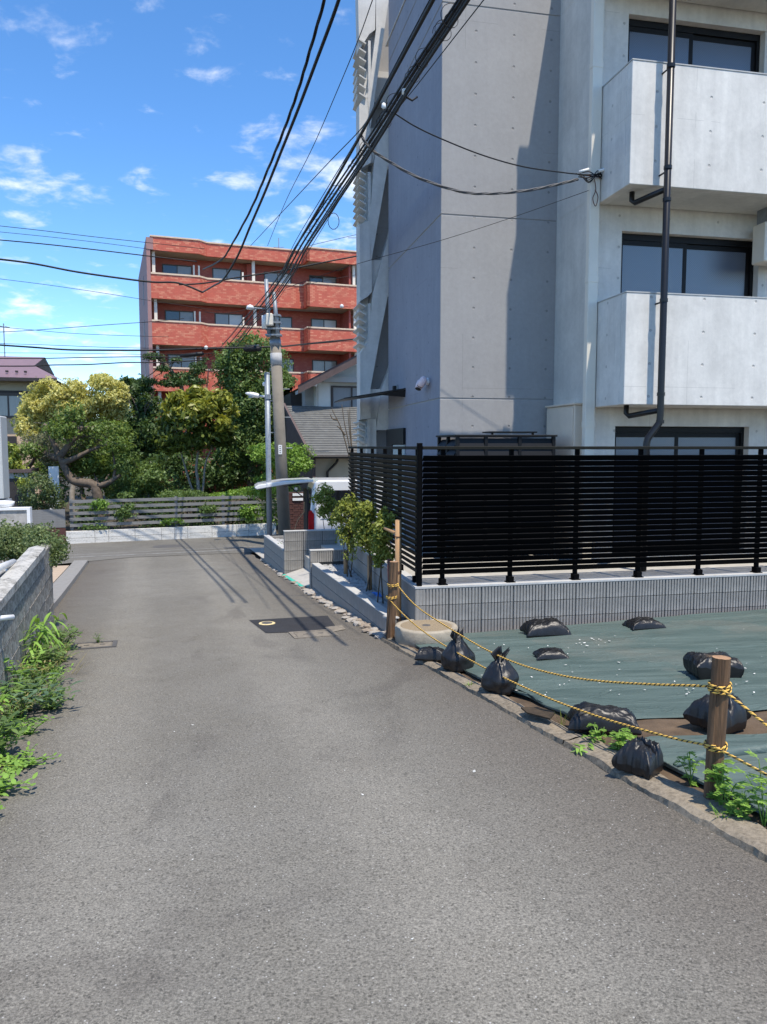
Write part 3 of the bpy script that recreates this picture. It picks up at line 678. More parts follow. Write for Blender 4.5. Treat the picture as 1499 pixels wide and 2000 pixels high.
# gravel bed: tightly packed pebbles
def pebbles(name, poly_fn, n, zf, size, seed, parent, mat='pebble'):
    g = np.random.default_rng(seed); ico = [(0, 0, 1), (.894, 0, .447), (.276, .851, .447), (-.724, .526, .447), (-.724, -.526, .447), (.276, -.851, .447), (.6, .4, -.5), (-.6, .4, -.5), (0, -.7, -.5)]
    fcs = [(0, 1, 2), (0, 2, 3), (0, 3, 4), (0, 4, 5), (0, 5, 1), (1, 6, 2), (2, 7, 3), (4, 8, 5), (2, 6, 7), (3, 7, 4), (4, 7, 8), (5, 8, 1), (1, 8, 6)]
    ic = np.array(ico); m = MB()
    for _ in range(n):
        p = poly_fn(g); s = size * g.uniform(.6, 1.3) * np.array([1, g.uniform(.6, 1), g.uniform(.4, .7)]); a = g.uniform(0, 6.28); c_, s_ = math.cos(a), math.sin(a)
        v = ic * s; v = np.stack([v[:, 0] * c_ - v[:, 1] * s_, v[:, 0] * s_ + v[:, 1] * c_, v[:, 2]], 1) + np.array([p[0], p[1], zf(p) + g.uniform(-.006, .008)])
        m.add(v, fcs)
    o = m.build(name, mat, parent, False, True); tag(o, kind='stuff'); return o
def inA(g):
    q = g.uniform(8.72, 13.2); r0 = 2.82
    # right bound: fence wall left face
    t_ = (q - 8.3) ; p = FW.w(-.02, max(0, t_), 0); r1 = qr(p)[1]
    pw = W(q, r0 + (max(r1, r0 + .05) - r0) * g.random()); return (pw.x, pw.y)
pebbles('pebble_bed', inA, 4200, lambda p: -.485, .028, 1, T)
m = MB(); m.prism([W(8.66, 2.8, -.9), W(13.2, 2.8, -.9), FW.w(-.0, 4.9, -.9), FW.w(-.0, .4, -.9)], (0, 0, .405)); m.build('soil_bed', 'kerb_clean', T, False, True)
m = MB()
for k in range(9):
    a = gnd(728 + 4 * k, 1158 + (k % 3) * 3, lambda x, y: -.46); b = a + Vector((rnd.uniform(.1, .2), rnd.uniform(-.08, .08), rnd.uniform(0, .012)))
    d = (b - a).normalized(); s_ = Vector((-d.y, d.x, 0)) * .022
    m.prism([a - s_, a + s_, b + s_ * .6, b - s_ * .6], (0, 0, .012))
tag(m.build('plastic_scrap', 'blue_scrap'), 'blue plastic scraps lying on the planter pebbles', 'scrap')

# --- short wall C at the foot of the steps
c0 = W(13.2, 2.69); FC = Fr(c0.x, c0.y, -.20, 15)
T = fthing('block_wall', 'short ribbed block wall between the pebble planter and the steps', 'block wall', FC)
block_face(T, (0, 0), 0, .86, -.02, 1, RIB); 
m = MB(); m.box(.01, .85, .02, .13, -1.0, -.028); m.build('mortar_core', 'mortar', T); m = MB(); m.box(-.004, .87, -.004, .135, -.02, 0, .004); m.build('capping', 'cap', T)
block_face(T, (0, .135), -90, .135, -.02, 4, SMO)
# --- planter B at the street corner
b0 = W(15.6, 2.63); FB_ = Fr(b0.x, b0.y, -.11, 14)
T = fthing('planter_wall', 'tall ribbed block planter beside the street lamp and utility pole', 'planter', FB_)
block_face(T, (0, 0), 0, 1.75, -.02, 5, RIB, floor=None)
m = MB(); m.box(.01, 1.75, .02, .13, -1.1, -.028); m.build('mortar_core', 'mortar', T); m = MB(); m.box(-.004, 1.75, -.004, .135, -.02, 0, .004); m.build('capping', 'cap', T)
dirB = 90 + 3.2; LB = 2.85; a = R(dirB)
block_face(T, (LB * math.cos(a), LB * math.sin(a)), dirB + 180, LB - .005, -.42, 4, SMO)
m = MB(); fx, fy = LB * math.cos(a), LB * math.sin(a); nx_, ny_ = math.sin(a) * .125, -math.cos(a) * .125
m.prism([(0, .138, -.42), (nx_, .138 + ny_, -.42), (fx + nx_, fy + ny_, -.42), (fx, fy, -.42)], (0, 0, .02)); m.build('capping', 'cap', T)
m = MB(); m.prism([(.02, .02, -1.2), (1.74, .12, -1.2), (1.74, LB, -1.2), (fx + .02, fy, -1.2)], (0, 0, .68)); m.build('soil_bed', 'kerb_clean', T)
block_face(T, (fx + 1.75, fy), 180, 1.74, -.42, 1, SMO)
def inB(g):
    p = FB_.w(g.uniform(.0, 1.7), g.uniform(.2, LB - .1), 0); return (p.x, p.y)
pebbles('pebble_bed', inB, 1500, lambda p: -.615, .035, 2, T)
quads_obj(leaf_mesh([(at_y(548, 1068, 16.8), (.10, .1, .09))], 60, .06, .5, 3), 'seedling', 'leaf_bright', T)

# --- entrance steps
FS = Fr(c0.x, c0.y, 0, 15); s0 = FS.w(0, .2, 0)
T = thing('entrance_steps', 'pale concrete entrance steps between the block planters with green tape on the ramp', 'steps', (s0.x, s0.y, G(s0.x, s0.y)), 15)
def stepbox(name, mat, x0, x1, y0, y1, z0, z1):
    m = MB(); v = [FS.w(x, y, z) for z in (z0, z1) for x, y in ((x0, y0), (x1, y0), (x1, y1), (x0, y1))]
    m.add(v, [(3, 2, 1, 0), (4, 5, 6, 7), (0, 1, 5, 4), (1, 2, 6, 5), (2, 3, 7, 6), (3, 0, 4, 7)]); return m.build(name, mat, T, False, True)
stepbox('step', 'pad', .28, .62, .142, 2.42, -1.2, -.62); stepbox('step', 'pad', .62, .96, .142, 2.42, -1.2, -.42); stepbox('step', 'pad', .96, 1.35, .142, 2.42, -1.2, -.22); stepbox('landing', 'pad', 1.35, 4.2, -.2, 2.35, -1.2, -.05)
m = MB(); ra = [W(13.45, 2.60, prof(13.45) + .012), W(15.5, 2.56, prof(15.5) + .012)]; rb = [FS.w(.275, 2.4, prof(15.4) + .13), FS.w(.275, .15, prof(13.4) + .13)]
m.add(ra + rb + [p - Vector((0, 0, .3)) for p in ra + rb], [(0, 3, 2, 1), (0, 1, 5, 4), (2, 3, 7, 6), (3, 0, 4, 7), (1, 2, 6, 5)]); m.build('ramp', 'pad', T, False, True)
m = MB(); u_ = Vector((0, 0, .006)); k1 = (rb[1] - ra[0]) * .13; k2 = (rb[0] - ra[1]) * .13
m.add([ra[0] + u_, ra[1] + u_, ra[1] + k2 + u_, ra[0] + k1 + u_], [(0, 3, 2, 1)]); m.build('tape', 'green_tape', T, False, True)
m = MB(); k3 = (ra[1] - ra[0]) * .035; m.add([ra[0] + k1 + u_, ra[0] + k1 + k3 + u_, rb[1] + k3 * .5 + u_, rb[1] + u_], [(0, 1, 2, 3)]); m.build('tape', 'green_tape', T, False, True)
# pavement slab by the corner planter
m = MB(); m.grid(lambda i, j: tuple(W(18.6 + .35 * i, 2.62 + .5 * j, prof(18.6 + .35 * i) + .05)), 9, 4); m.f = [f[::-1] for f in m.f]; tag(m.build('pavement', 'pad'), kind='structure')

# ================================================================== BLACK SLAT FENCE
T = fthing('slat_fence', 'black horizontal slat fence on the grey block wall', 'fence', FW)
NS = 21; ZB, ZT = .125, 1.515; pit = (ZT - ZB) / NS
sm = MB(); sm.box(0, 1, 0, .009, -.0358, .0358, .002); slat_f = sm.mesh('slat'); slat_f.materials.append(M['fence_black'])
sl2 = sm.mesh('slat'); sl2.materials.append(M['fence_lit'])
for i in range(NS):
    z = ZB + pit * (i + .5)
    inst(slat_f, 'slat', T, (.095, .05, z), 0, (WL - .2, 1, 1), (R(30), 0, 0))
    inst(sl2, 'slat', T, (.053, WS - .05, z), 0, (WS - .16, 1, 1), (R(30), 0, R(-90)))
pm = MB(); pm.box(-.024, .024, 0, .045, .012, 1.60, .003); post_m = pm.mesh('post'); post_m.materials.append(M['fence_black'])
bk = MB(); bk.box(-.034, .034, -.03, .07, .003, .075, .004).box(-.055, .055, -.03, .07, .003, .012); bk_m = bk.mesh('bracket'); bk_m.materials.append(M['fence_black'])
post_x = [FW.px(x, 1140, .08).x for x in (865, 995, 1120, 1243, 1363, 1478)]; stp = (post_x[-1] - post_x[0]) / 5
for k in range(int(WL / stp)):
    x = post_x[0] + stp * k
    if x > WL - .05: break
    inst(post_m, 'post', T, (x, .078, 0)); inst(bk_m, 'bracket', T, (x, .075, 0))
for k in range(6):
    y = WS - .12 - k * .92
    inst(post_m, 'post', T, (.082, y, 0), R(-90)); inst(bk_m, 'bracket', T, (.08, y, 0), R(-90))
m = MB(); m.box(.03, .088, .035, .09, .004, 1.66, .004); m.build('corner_post', 'fence_black', T)
m = MB(); m.box(.09, WL - .1, .04, .085, 1.585, 1.622, .004).box(.042, .085, .09, WS - .05, 1.585, 1.622, .004); m.build('top_rail', 'fence_lit', T)

# ================================================================== CONCRETE BUILDING
FBd = Fr(.866, 11.9, 0, 12)
BT = fthing('concrete_building', 'grey fair-faced concrete apartment building with balconies behind the black fence', 'building', FBd)
p_in = FBd.px(1097, 432, 0).x; YW = -1.28; xw = FBd.px(1165, 400, YW).x; YB = YW - .87
j1, j2, j3 = FBd.px(860, 778).z, FBd.px(860, 418).z, FBd.px(860, 3).z
HT = 9.4
# tower, storey by storey with recessed joint lines
HTT = 10.4; zs = [-.6, j1, j2, j3, 9.0, HT]
for k in range(5):
    a, b = zs[k] + (.008 if k else 0), zs[k + 1] - .008
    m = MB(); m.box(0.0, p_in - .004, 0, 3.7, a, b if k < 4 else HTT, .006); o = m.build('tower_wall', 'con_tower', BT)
    o.data.materials.append(M['con_tower_shade'])
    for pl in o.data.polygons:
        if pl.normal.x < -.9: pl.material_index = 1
m = MB(); m.box(.010, p_in, .010, 3.68, -.5, HT - .01); m.build('joint_core', 'con_tower', BT)
# wing
xr = 14.0
for k in range(5):
    a, b = zs[k] + (.010 if k else 0), zs[k + 1] - .010
    m = MB(); m.box(p_in, xw, YW, 3.9, a, b, .006); m.build('wing_wall', 'con_light', BT)
m = MB(); m.box(p_in + .014, xw - .004, YW + .014, 3.85, -.5, HT - .01); m.build('joint_core', 'con_plain', BT)
# balconies and recessed wall with windows
zb = [(FBd.px(1243, 790, YB).z, FBd.px(1253, 572, YB).z), (FBd.px(1247, 360, YB).z, FBd.px(1268, 120, YB).z)]
sto = zb[1][0] - zb[0][0]; zb.append((zb[1][0] + sto, zb[1][1] + sto)); pass
xb0 = xw + .012
print('BUILD', p_in, xw, zb, j1, j2, j3)
for k, (a, b) in enumerate(zb):
    m = MB(); m.box(xb0, 9.5, YB, YB + .13, a, b, .006); bo = m.build('balcony_parapet', 'con_light', BT)
    m = MB(); m.box(xb0, xb0 + .13, YB + .134, YW - .004, a, b, .006); m.build('balcony_side', 'con_light', BT)
    m = MB(); m.box(xb0 + .14, 9.5, YB + .14, YW - .003, a + .01, a + .18); m.build('balcony_slab', 'con_plain', BT)
    m = MB(); m.box(xb0 - .006, 9.5, YB - .006, YB + .136, b + .001, b + .016).box(xb0 - .006, xb0 + .136, YB + .138, YW - .006, b + .001, b + .016); m.build('coping', 'cap', bo)
# window openings in the front wall plane YW
wins = []
wx = [(FBd.px(1203, 850, YW).x, FBd.px(1465, 850, YW).x), (FBd.px(1215, 520, YW).x, FBd.px(1484, 520, YW).x), (FBd.px(1229, 80, YW).x, FBd.px(1497, 80, YW).x)]
wt = [FBd.px(1205, 832, YW).z, FBd.px(1218, 450, YW).z, FBd.px(1230, 25, YW).z]
wins = [(wx[k][0], wx[k][1], max(.02, wt[k] - 1.95), wt[k]) for k in range(3)]
pass
zprev = -.6
x0w, x1w = min(w[0] for w in wins), max(w[1] for w in wins)
for (a, b, c_, d) in wins:
    m = MB(); m.box(xw + .002, a, YW + .02, YW + .3, c_, d); m.build('front_wall', 'con_light', BT)
    m = MB(); m.box(b, 9.5, YW + .02, YW + .3, c_, d); m.build('front_wall', 'con_light', BT)
    m = MB(); m.box(xw + .002, 9.5, YW + .02, YW + .3, zprev, c_); m.build('front_wall', 'con_light', BT); zprev = d
    # window: frame, mullion, two panes
    fm = MB(); t_ = .05; y0, y1 = YW + .13, YW + .20
    fm.box(a + .002, b - .002, y0, y1, d - .09, d - .002).box(a + .002, b - .002, y0, y1, c_ + .002, c_ + .06).box(a + .002, a + t_, y0, y1, c_ + .06, d - .09).box(b - t_, b - .002, y0, y1, c_ + .06, d - .09)
    wf = fm.build('window', 'black_metal', BT); mid = a + (b - a) * .50
    for (pa, pb, yy) in ((a + t_, mid, y0 + .012), (mid - .04, b - t_, y0 + .038)):
        s_ = MB(); s_.box(pa, pa + .035, yy, yy + .02, c_ + .062, d - .092).box(pb - .06, pb, yy, yy + .02, c_ + .062, d - .092).box(pa + .035, pb - .06, yy, yy + .02, d - .16, d - .092).box(pa + .035, pb - .06, yy, yy + .02, c_ + .062, c_ + .13); sa = s_.build('sash', 'black_metal', wf)
        g_ = MB(); g_.box(pa + .03, pb - .055, yy + .006, yy + .014, c_ + .12, d - .15); g_.build('pane', 'glass_figured', wf)
m = MB(); m.box(xw + .002, 9.5, YW + .02, YW + .3, zprev, HT); m.build('front_wall', 'con_light', BT)
m = MB(); m.box(xw + .01, 9.5, YW + .305, 3.88, -.6, HT - .02); m.build('building_core', 'con_plain', BT)
m = MB(); m.box(-.02, 9.5, .6, 3.9, HT, HT + .02); m.build('roof_slab', 'con_plain', BT)
# right-hand return wall closing the balconies
m = MB(); m.box(7.35, 7.6, YB + .14, YW + .015, -.6, HT); m.build('party_wall', 'con_light', BT)
# stair screen beyond the tower: panels with slanted openings
YS = 3.95
def scr(pts, name, mat, y0, y1):
    m = MB(); poly = []
    for x, y in pts: p = FBd.px(x, y, y0); poly.append((p.x, y0, p.z))
    m.prism(poly, (0, y1 - y0, 0)); return m.build(name, mat, BT)
scr([(768, -40), (768, 12), (762, 12), (724, 250), (724, 320), (703, 335), (701, 205), (727, 172), (735, 58), (735, -40)][:5] + [(724, 250)] if False else [(735, -40), (768, -40), (758, 12), (724, 250), (722, 250), (718, 190), (722, 165), (735, 58)], 'screen_panel', 'con_screen', YS, YS + .3)
scr([(699, -40), (735, -40), (733, 58), (722, 66), (702, 97)], 'screen_panel', 'con_screen', YS + .004, YS + .3)
scr([(702, 205), (718, 180), (724, 250), (726, 310), (724, 318), (703, 330)], 'screen_panel', 'con_screen', YS, YS + .3)
scr([(772, 165), (772, 315), (758, 325), (726, 508), (724, 508), (722, 440), (731, 320), (742, 250)], 'screen_panel', 'con_screen', YS, YS + .3)
scr([(703, 438), (722, 430), (726, 508), (727, 570), (720, 578), (704, 588)], 'screen_panel', 'con_screen', YS, YS + .3)
scr([(772, 420), (772, 570), (758, 578), (741, 665), (727, 668), (718, 668), (722, 650), (728, 575), (746, 508)], 'screen_panel', 'con_screen', YS, YS + .3)
scr([(704, 690), (718, 668), (741, 665), (724, 760), (725, 817), (704, 820)], 'screen_panel', 'con_screen', YS, YS + .3)
scr([(772, 690), (772, 840), (736, 840), (745, 762), (760, 725)], 'screen_panel', 'con_screen', YS, YS + .3)
for a_, b_ in ((250, 318), (508, 572), (760, 818)):
    scr([(723, a_), (752, a_), (740, b_), (724, b_)], 'recess_wall', 'con_screen', YS + .12, YS + .28)
scr([(706, -40), (775, -40), (775, 900), (722, 900), (722, 820), (712, 820)], 'stair_back', 'con_tower', YS + .55, YS + .7)
m = MB(); xl = FBd.px(704, 500, YS).x
m.box(xl + .02, xl + .22, YS + .31, YS + .54, 0, HT - 1); m.build('stair_side', 'con_screen', BT)
m = MB(); m.box(xl + .0, .3, YS + .31, YS + .7, HT - .9, HT - .3); m.build('stair_head', 'con_screen', BT)
m = MB(); pz = FBd.px(727, 850, YS); m.box(pz.x - .09, pz.x + .1, YS + .05, YS + .24, -1.3, FBd.px(725, 818, YS).z); m.build('stair_pier', 'con_screen', BT)
# louvre blades on the street side of the stair
lv = MB(); lv.box(-.03, .12, 0, .75, -.012, .012); lvm = lv.mesh('louvre_blade'); lvm.materials.append(M['con_screen'])
for (ya, yb, n_) in ((78, 200, 7), (335, 435, 7), (592, 685, 6), (825, 872, 4)):
    for i in range(n_):
        y = ya + (yb - ya) * (i + .5) / n_; p = FBd.px(704, y, YS)
        inst(lvm, 'louvre_blade', BT, (p.x, YS - .05, p.z + .06), 0, None, (0, R(28), 0))
    m = MB(); p0, p1 = FBd.px(720, ya, YS), FBd.px(720, yb, YS); m.box(p0.x, p0.x + .05, YS + .02, YS + .08, p1.z, p0.z); m.build('louvre_post', 'con_screen', BT)
# canopy, entrance door
cz = FBd.pxs(790, 778, 0).z; ya, yb_ = FBd.pxs(793, 778, 0).y, 3.69
m = MB(); m.prism([(-.003, ya, cz + .16), (-.003, yb_, cz + .16), (-1.05, yb_ + .3, cz - .0), (-1.05, ya + .5, cz - .0)], (0, 0, .02)); cn = m.build('canopy', 'black_metal', BT)
m = MB(); m.prism([(-.004, ya, cz + .15), (-.004, ya + .03, cz + .02), (-.5, ya + .28, cz + .07)], (0, .02, 0)); m.build('canopy_bracket', 'black_metal', cn)
dy0, dy1 = FBd.pxs(793, 860, 0).y, 3.66
dz = FBd.pxs(790, 836, 0).z
m = MB(); m.box(-.05, -.004, dy0, dy1, dz - .3, dz).box(-.05, -.004, dy1 - .5, dy1, -.05, dz - .3); dr_ = m.build('entrance_door', 'black_metal', BT)
m = MB(); m.box(-.03, -.006, dy0 + .02, dy1 - .51, -.05, dz - .31); m.build('pane', 'frosted', dr_)
m = MB(); m.tube([(-.11, dy1 - .25, .4), (-.11, dy1 - .25, dz - .5)], .015, 8); m.build('handle', 'galv', dr_)
# ---- fittings (things of their own)
p = on_plane(838, 745, FBd.w(0, 0, 0), FBd.ex); T = thing('security_light', 'twin-headed pinkish white security light on the tower wall', 'security light', p, 12)
m = MB(); m.lathe([(.05, 0), (.06, .02), (.045, .05)], 16); o = m.build('base', 'lamp_white', T); o.rotation_euler = (0, R(-90), 0)
for s_ in (-1, 1):
    m = MB(); m.lathe([(.012, -.10), (.055, -.095), (.062, -.03), (.055, .04), (.03, .07), (.004, .08)], 14); o = m.build('lamp_head', 'lamp_pink', T, True); o.location = (-.12, .02 + s_ * .085, -.015 * (1 + s_)); o.rotation_euler = (R(-20 * s_), R(25), 0)
    m = MB(); m.lathe([(.05, -.104), (.045, -.101)], 14); l_ = m.build('lens', 'van_dark', o)
p = on_plane(777, 761, FBd.w(0, 0, 0), FBd.ex); T = thing('wall_lamp', 'small dark wall lamp above the entrance canopy', 'wall lamp', p, 12)
m = MB(); m.box(-.03, 0, -.06, .06, -.09, .09, .005); m.build('back_plate', 'galv', T); m = MB(); m.box(-.10, -.03, -.04, .04, -.07, .07, .01); m.build('shade', 'pipe_black', T)
# duct at the wing corner
ux = FBd.px(1176, 400, YW - .06)
T = thing('drain_duct', 'cream square drain duct running up the corner of the wing', 'drain duct', FBd.w(xw - .075, YW - .0, 0), 12)
zj = [0.02, FBd.px(1168, 700, YW).z if False else FBd.px(1170, 555, YW).z, FBd.px(1180, 135, YW).z, HT]
z_ = -.02
for k, zz in enumerate([FBd.px(1160, 828, YW).z, FBd.px(1170, 548, YW).z, FBd.px(1182, 133, YW).z, HT]):
    m = MB(); m.box(-.07, .075, -.105, -.003, z_, zz - .004, .006); m.build('duct_section', 'duct_cream', T)
    m = MB(); m.box(-.076, .081, -.111, -.002, zz - .05, zz + .03, .004); m.build('collar', 'duct_cream', T); z_ = zz + .004
# beige cabinet
lx_ = p_in - .22; yfar, ynear = FBd.pxs(1068, 830, lx_).y, FBd.pxs(1122, 830, lx_).y
T = thing('meter_cabinet', 'beige metal cabinet standing beside the cream duct', 'cabinet', FBd.w(lx_, ynear, -.02), 12)
ztop = FBd.pxs(1122, 788, lx_).z; dl = yfar - ynear
m = MB(); m.box(0, .21, 0, dl, 0, ztop, .01); m.build('body', 'beige_metal', T)
m = MB(); m.box(-.03, .215, -.03, dl + .01, ztop + .001, ztop + .03, .006); m.build('lid', 'beige_metal', T)
m = MB(); m.box(-.014, -.002, .03, dl - .03, .05, ztop - .04, .004); dd = m.build('door', 'beige_metal', T)
m = MB(); m.box(-.026, -.015, .06, .10, ztop * .55, ztop * .55 + .12); m.build('handle', 'galv', dd)
# black louvred screen for the outdoor units
sa, sb = FBd.px(858, 860, -.55), FBd.px(1083, 860, -1.0)
T = thing('unit_screen', 'black louvred enclosure in front of the tower wall', 'enclosure', FBd.w(-.06, -1.05, -.02), 12)
zt = FBd.px(960, 846, -1.0).z; LWd = sb.x + .06
for x in (0, LWd * .28, LWd * .62, LWd - .05):
    m = MB(); m.box(x, x + .05, 0, .05, 0, zt - .03, .004); m.build('post', 'black_metal', T)
for y in (.45, .92):
    m = MB(); m.box(0, .05, y, y + .05, 0, zt - .03, .004); m.build('post', 'black_metal', T)
lb = MB(); lb.box(0, 1, 0, .014, -.07, .07); lbm = lb.mesh('louvre_blade'); lbm.materials.append(M['black_metal'])
for i in range(14):
    z = zt - .12 - i * .115
    if z < .05: break
    for x0_, x1_ in ((.05, LWd * .28), (LWd * .28 + .05, LWd * .62), (LWd * .62 + .05, LWd - .05)): inst(lbm, 'louvre_blade', T, (x0_, .02, z), 0, (x1_ - x0_, 1, 1), (R(-16), 0, 0))
    for y0_, y1_ in ((.05, .45), (.5, .92)): inst(lbm, 'louvre_blade', T, (.02, y1_, z), 0, (y1_ - y0_, 1, 1), (R(-38), 0, R(-90)))
m = MB(); m.box(-.02, LWd + .02, -.02, .99, zt - .029, zt - .002, .004); m.build('top_frame', 'black_metal', T)
m = MB(); m.box(LWd * .40, LWd * .88, .25, .62, zt + .03, zt + .05).box(LWd * .42, LWd * .44, .3, .32, zt - .002, zt + .03).box(LWd * .84, LWd * .86, .3, .32, zt - .002, zt + .03); m.build('top_tray', 'black_metal', T)
# black downpipe in front of the balconies
YP = YB - .16
T = thing('downpipe', 'black round downpipe running down in front of the balconies', 'downpipe', FBd.w(FBd.px(1300, 500, YP).x, YP, 0), 12)
pts = [FBd.px(1318, -120, YP), FBd.px(1288, 812, YP), FBd.px(1286, 826, YP), FBd.px(1262, 856, YP), FBd.px(1259, 866, YP), FBd.px(1258, 900, YP)]
xv = FBd.px(1302, 420, YP).x
P3 = [Vector((xv, YP, HT - .5)), Vector((xv, YP, pts[1].z)), Vector((xv - .01, YP, pts[2].z)), Vector((xv - .17, YP, pts[3].z)), Vector((xv - .185, YP, pts[4].z)), Vector((xv - .185, YP, -.02))]
m = MB(); m.tube([FBd.w(*p) for p in P3], .045, 14); m.build('pipe', 'pipe_black', T, True, True)
for y_ in (128, 327, 390, 587, 770, 824):
    zz = FBd.px(1302, y_, YP).z
    m = MB(); m.lathe([(.052, -.022), (.052, .022)], 14, FBd.w(xv, YP, zz)); m.build('joint_collar', 'pipe_black', T, False, True)
for y_ in (132, 335, 590):
    zz = FBd.px(1302, y_, YP).z
    m = MB(); m.tube([FBd.w(xv - .02, YP + .04, zz), FBd.w(xv - .02, YB - .002, zz)], .012, 6); m.build('bracket', 'pipe_black', T, False, True)
for (a, b) in zb[:2]:
    m = MB(); m.tube([FBd.w(xv - .22, YP + .48, a + .03), FBd.w(xv - .22, YP + .48, a - .10), FBd.w(xv - .20, YP + .44, a - .14), FBd.w(xv, YP + .02, a - .20 + .12)], .036, 10); m.build('branch_pipe', 'pipe_black', T, True, True)
# outdoor unit on the lower balcony at the frame edge
T = thing('air_conditioner', 'grey air conditioner unit on the balcony at the party wall', 'air conditioner', FBd.w(FBd.px(1492, 500, YW - .4).x, YW - .42, zb[1][0] - .75), 12)
m = MB(); m.box(0, .72, 0, .28, 0, .55, .015); m.build('body', 'duct_cream', T); m = MB(); m.box(.06, .5, -.012, -.002, .05, .5, .004); m.build('grille', 'black_metal', T)
for hx_ in (.05, .6): m = MB(); m.box(hx_, hx_ + .07, .02, .26, .552, .76); m.build('hanger', 'galv', T)

# ================================================================== RED TILED APARTMENTS
rc = at_y(299, 700, 47); FR = Fr(rc.x, rc.y, -1.45, 19.7)
RT = fthing('red_building', 'red tiled apartment block with long balconies and cream trims', 'building', FR)
rz = lambda y, yy=0: FR.px(297, y, yy).z
z_roof = (rz(488), rz(462)); ptop = [rz(531.5), rz(624)]; pbot = [rz(582), rz(672)]
st = ptop[0] - ptop[1]; ptop += [ptop[1] - st * k for k in (1, 2, 3)]; pbot += [pbot[1] - st * k for k in (1, 2, 3)]
x1 = FR.px(392, 600, 0).x; x2 = FR.px(601, 600, -.6).x; XR = 26.0
plan = [(0, 0), (x1, 0), (x1 + .5, .45), (x2, .45), (x2, -.55), (XR, -.55)]
YWL = 1.9
def band(name, mat, z0, z1, grow=0, th=.18):
    out = [(x, y - grow) for x, y in plan]; inn = [(x, y + th) for x, y in plan]; m = MB()
    # one closed band following the stepped balcony line
    for i in range(len(plan) - 1):
        (ax, ay), (bx, by) = out[i], out[i + 1]; (cx_, cy_), (dx_, dy_) = inn[i], inn[i + 1]
        if abs(ax - bx) < 1e-6: m.box(ax - grow, ax + th, min(ay, by) + .0, max(ay, by) - .001 + th, z0, z1)
        else: m.prism([(ax, ay, z0), (bx - .001, by, z0), (dx_ - .001, dy_, z0), (cx_, cy_, z0)], (0, 0, z1 - z0))
    return m.build(name, mat, RT)
def slab(name, mat, z0, z1, inset=.03):
    m = MB()
    for i in range(len(plan) - 1):
        (ax, ay), (bx, by) = plan[i], plan[i + 1]
        if abs(ax - bx) < 1e-6: continue
        m.prism([(ax + .002, ay + inset, z0), (bx - .002, by + inset, z0), (bx - .002, YWL, z0), (ax + .002, YWL, z0)], (0, 0, z1 - z0))
    return m.build(name, mat, RT)
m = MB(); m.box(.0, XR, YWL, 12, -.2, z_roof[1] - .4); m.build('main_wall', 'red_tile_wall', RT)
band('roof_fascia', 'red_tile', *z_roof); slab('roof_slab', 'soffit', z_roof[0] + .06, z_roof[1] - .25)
band('roof_trim', 'cream_trim', z_roof[1] + .003, z_roof[1] + .09, .05, .25)
for a, b in zip(ptop, pbot):
    if b < .1: b = .1
    if a < .6: break
    pp = band('balcony_parapet', 'red_tile', b, a - .10); band('parapet_trim', 'cream_trim', a - .097, a, .04, .24)
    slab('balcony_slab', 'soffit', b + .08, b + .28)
m = MB(); m.box(-.22, -.003, .0, 12, -.2, z_roof[1] - .05).box(-.22, .18, -.02, .14, z_roof[0], z_roof[1] - .05); m.build('side_wall', 'red_side_shade', RT)
for zt_ in (ptop[0], ptop[1], ptop[2]): m = MB(); m.box(-.24, -.221, 4.2, 4.8, zt_ - 1.2, zt_ + .6); m.build('side_slot', 'alu_dark', RT)
tops = [z_roof[0]] + [b for b in pbot]
def redwin(fl, xa, xb, kind):
    zt_ = min(ptop[fl] + 1.35, tops[fl] - .35); zb_ = ptop[fl] - .9; a = FR.px(xa, 600, YWL).x; b = FR.px(xb, 600, YWL).x
    m = MB(); t_ = .07; m.box(a, b, YWL - .06, YWL - .001, zt_ - t_, zt_).box(a, a + t_, YWL - .06, YWL - .001, zb_, zt_ - t_).box(b - t_, b, YWL - .06, YWL - .001, zb_, zt_ - t_); w_ = m.build('window', 'alu_dark', RT); mid = (a + b) / 2
    ks = {'d': ('glass_dark', 'glass_curtain'), 'c': ('glass_curtain', 'glass_curtain'), 'w': ('glass_curtain', 'glass_white')}[kind]
    for (pa, pb, g) in ((a + t_, mid - .03, ks[0]), (mid + .03, b - t_, ks[1])):
        m = MB(); m.box(pa, pb, YWL - .035, YWL - .002, zb_, zt_ - t_); m.build('pane', g, w_)
    m = MB(); m.box(mid - .03, mid + .03, YWL - .055, YWL - .002, zb_, zt_ - t_); m.build('mullion', 'alu_dark', w_)
zc = lambda x: 250 + x / 3.19
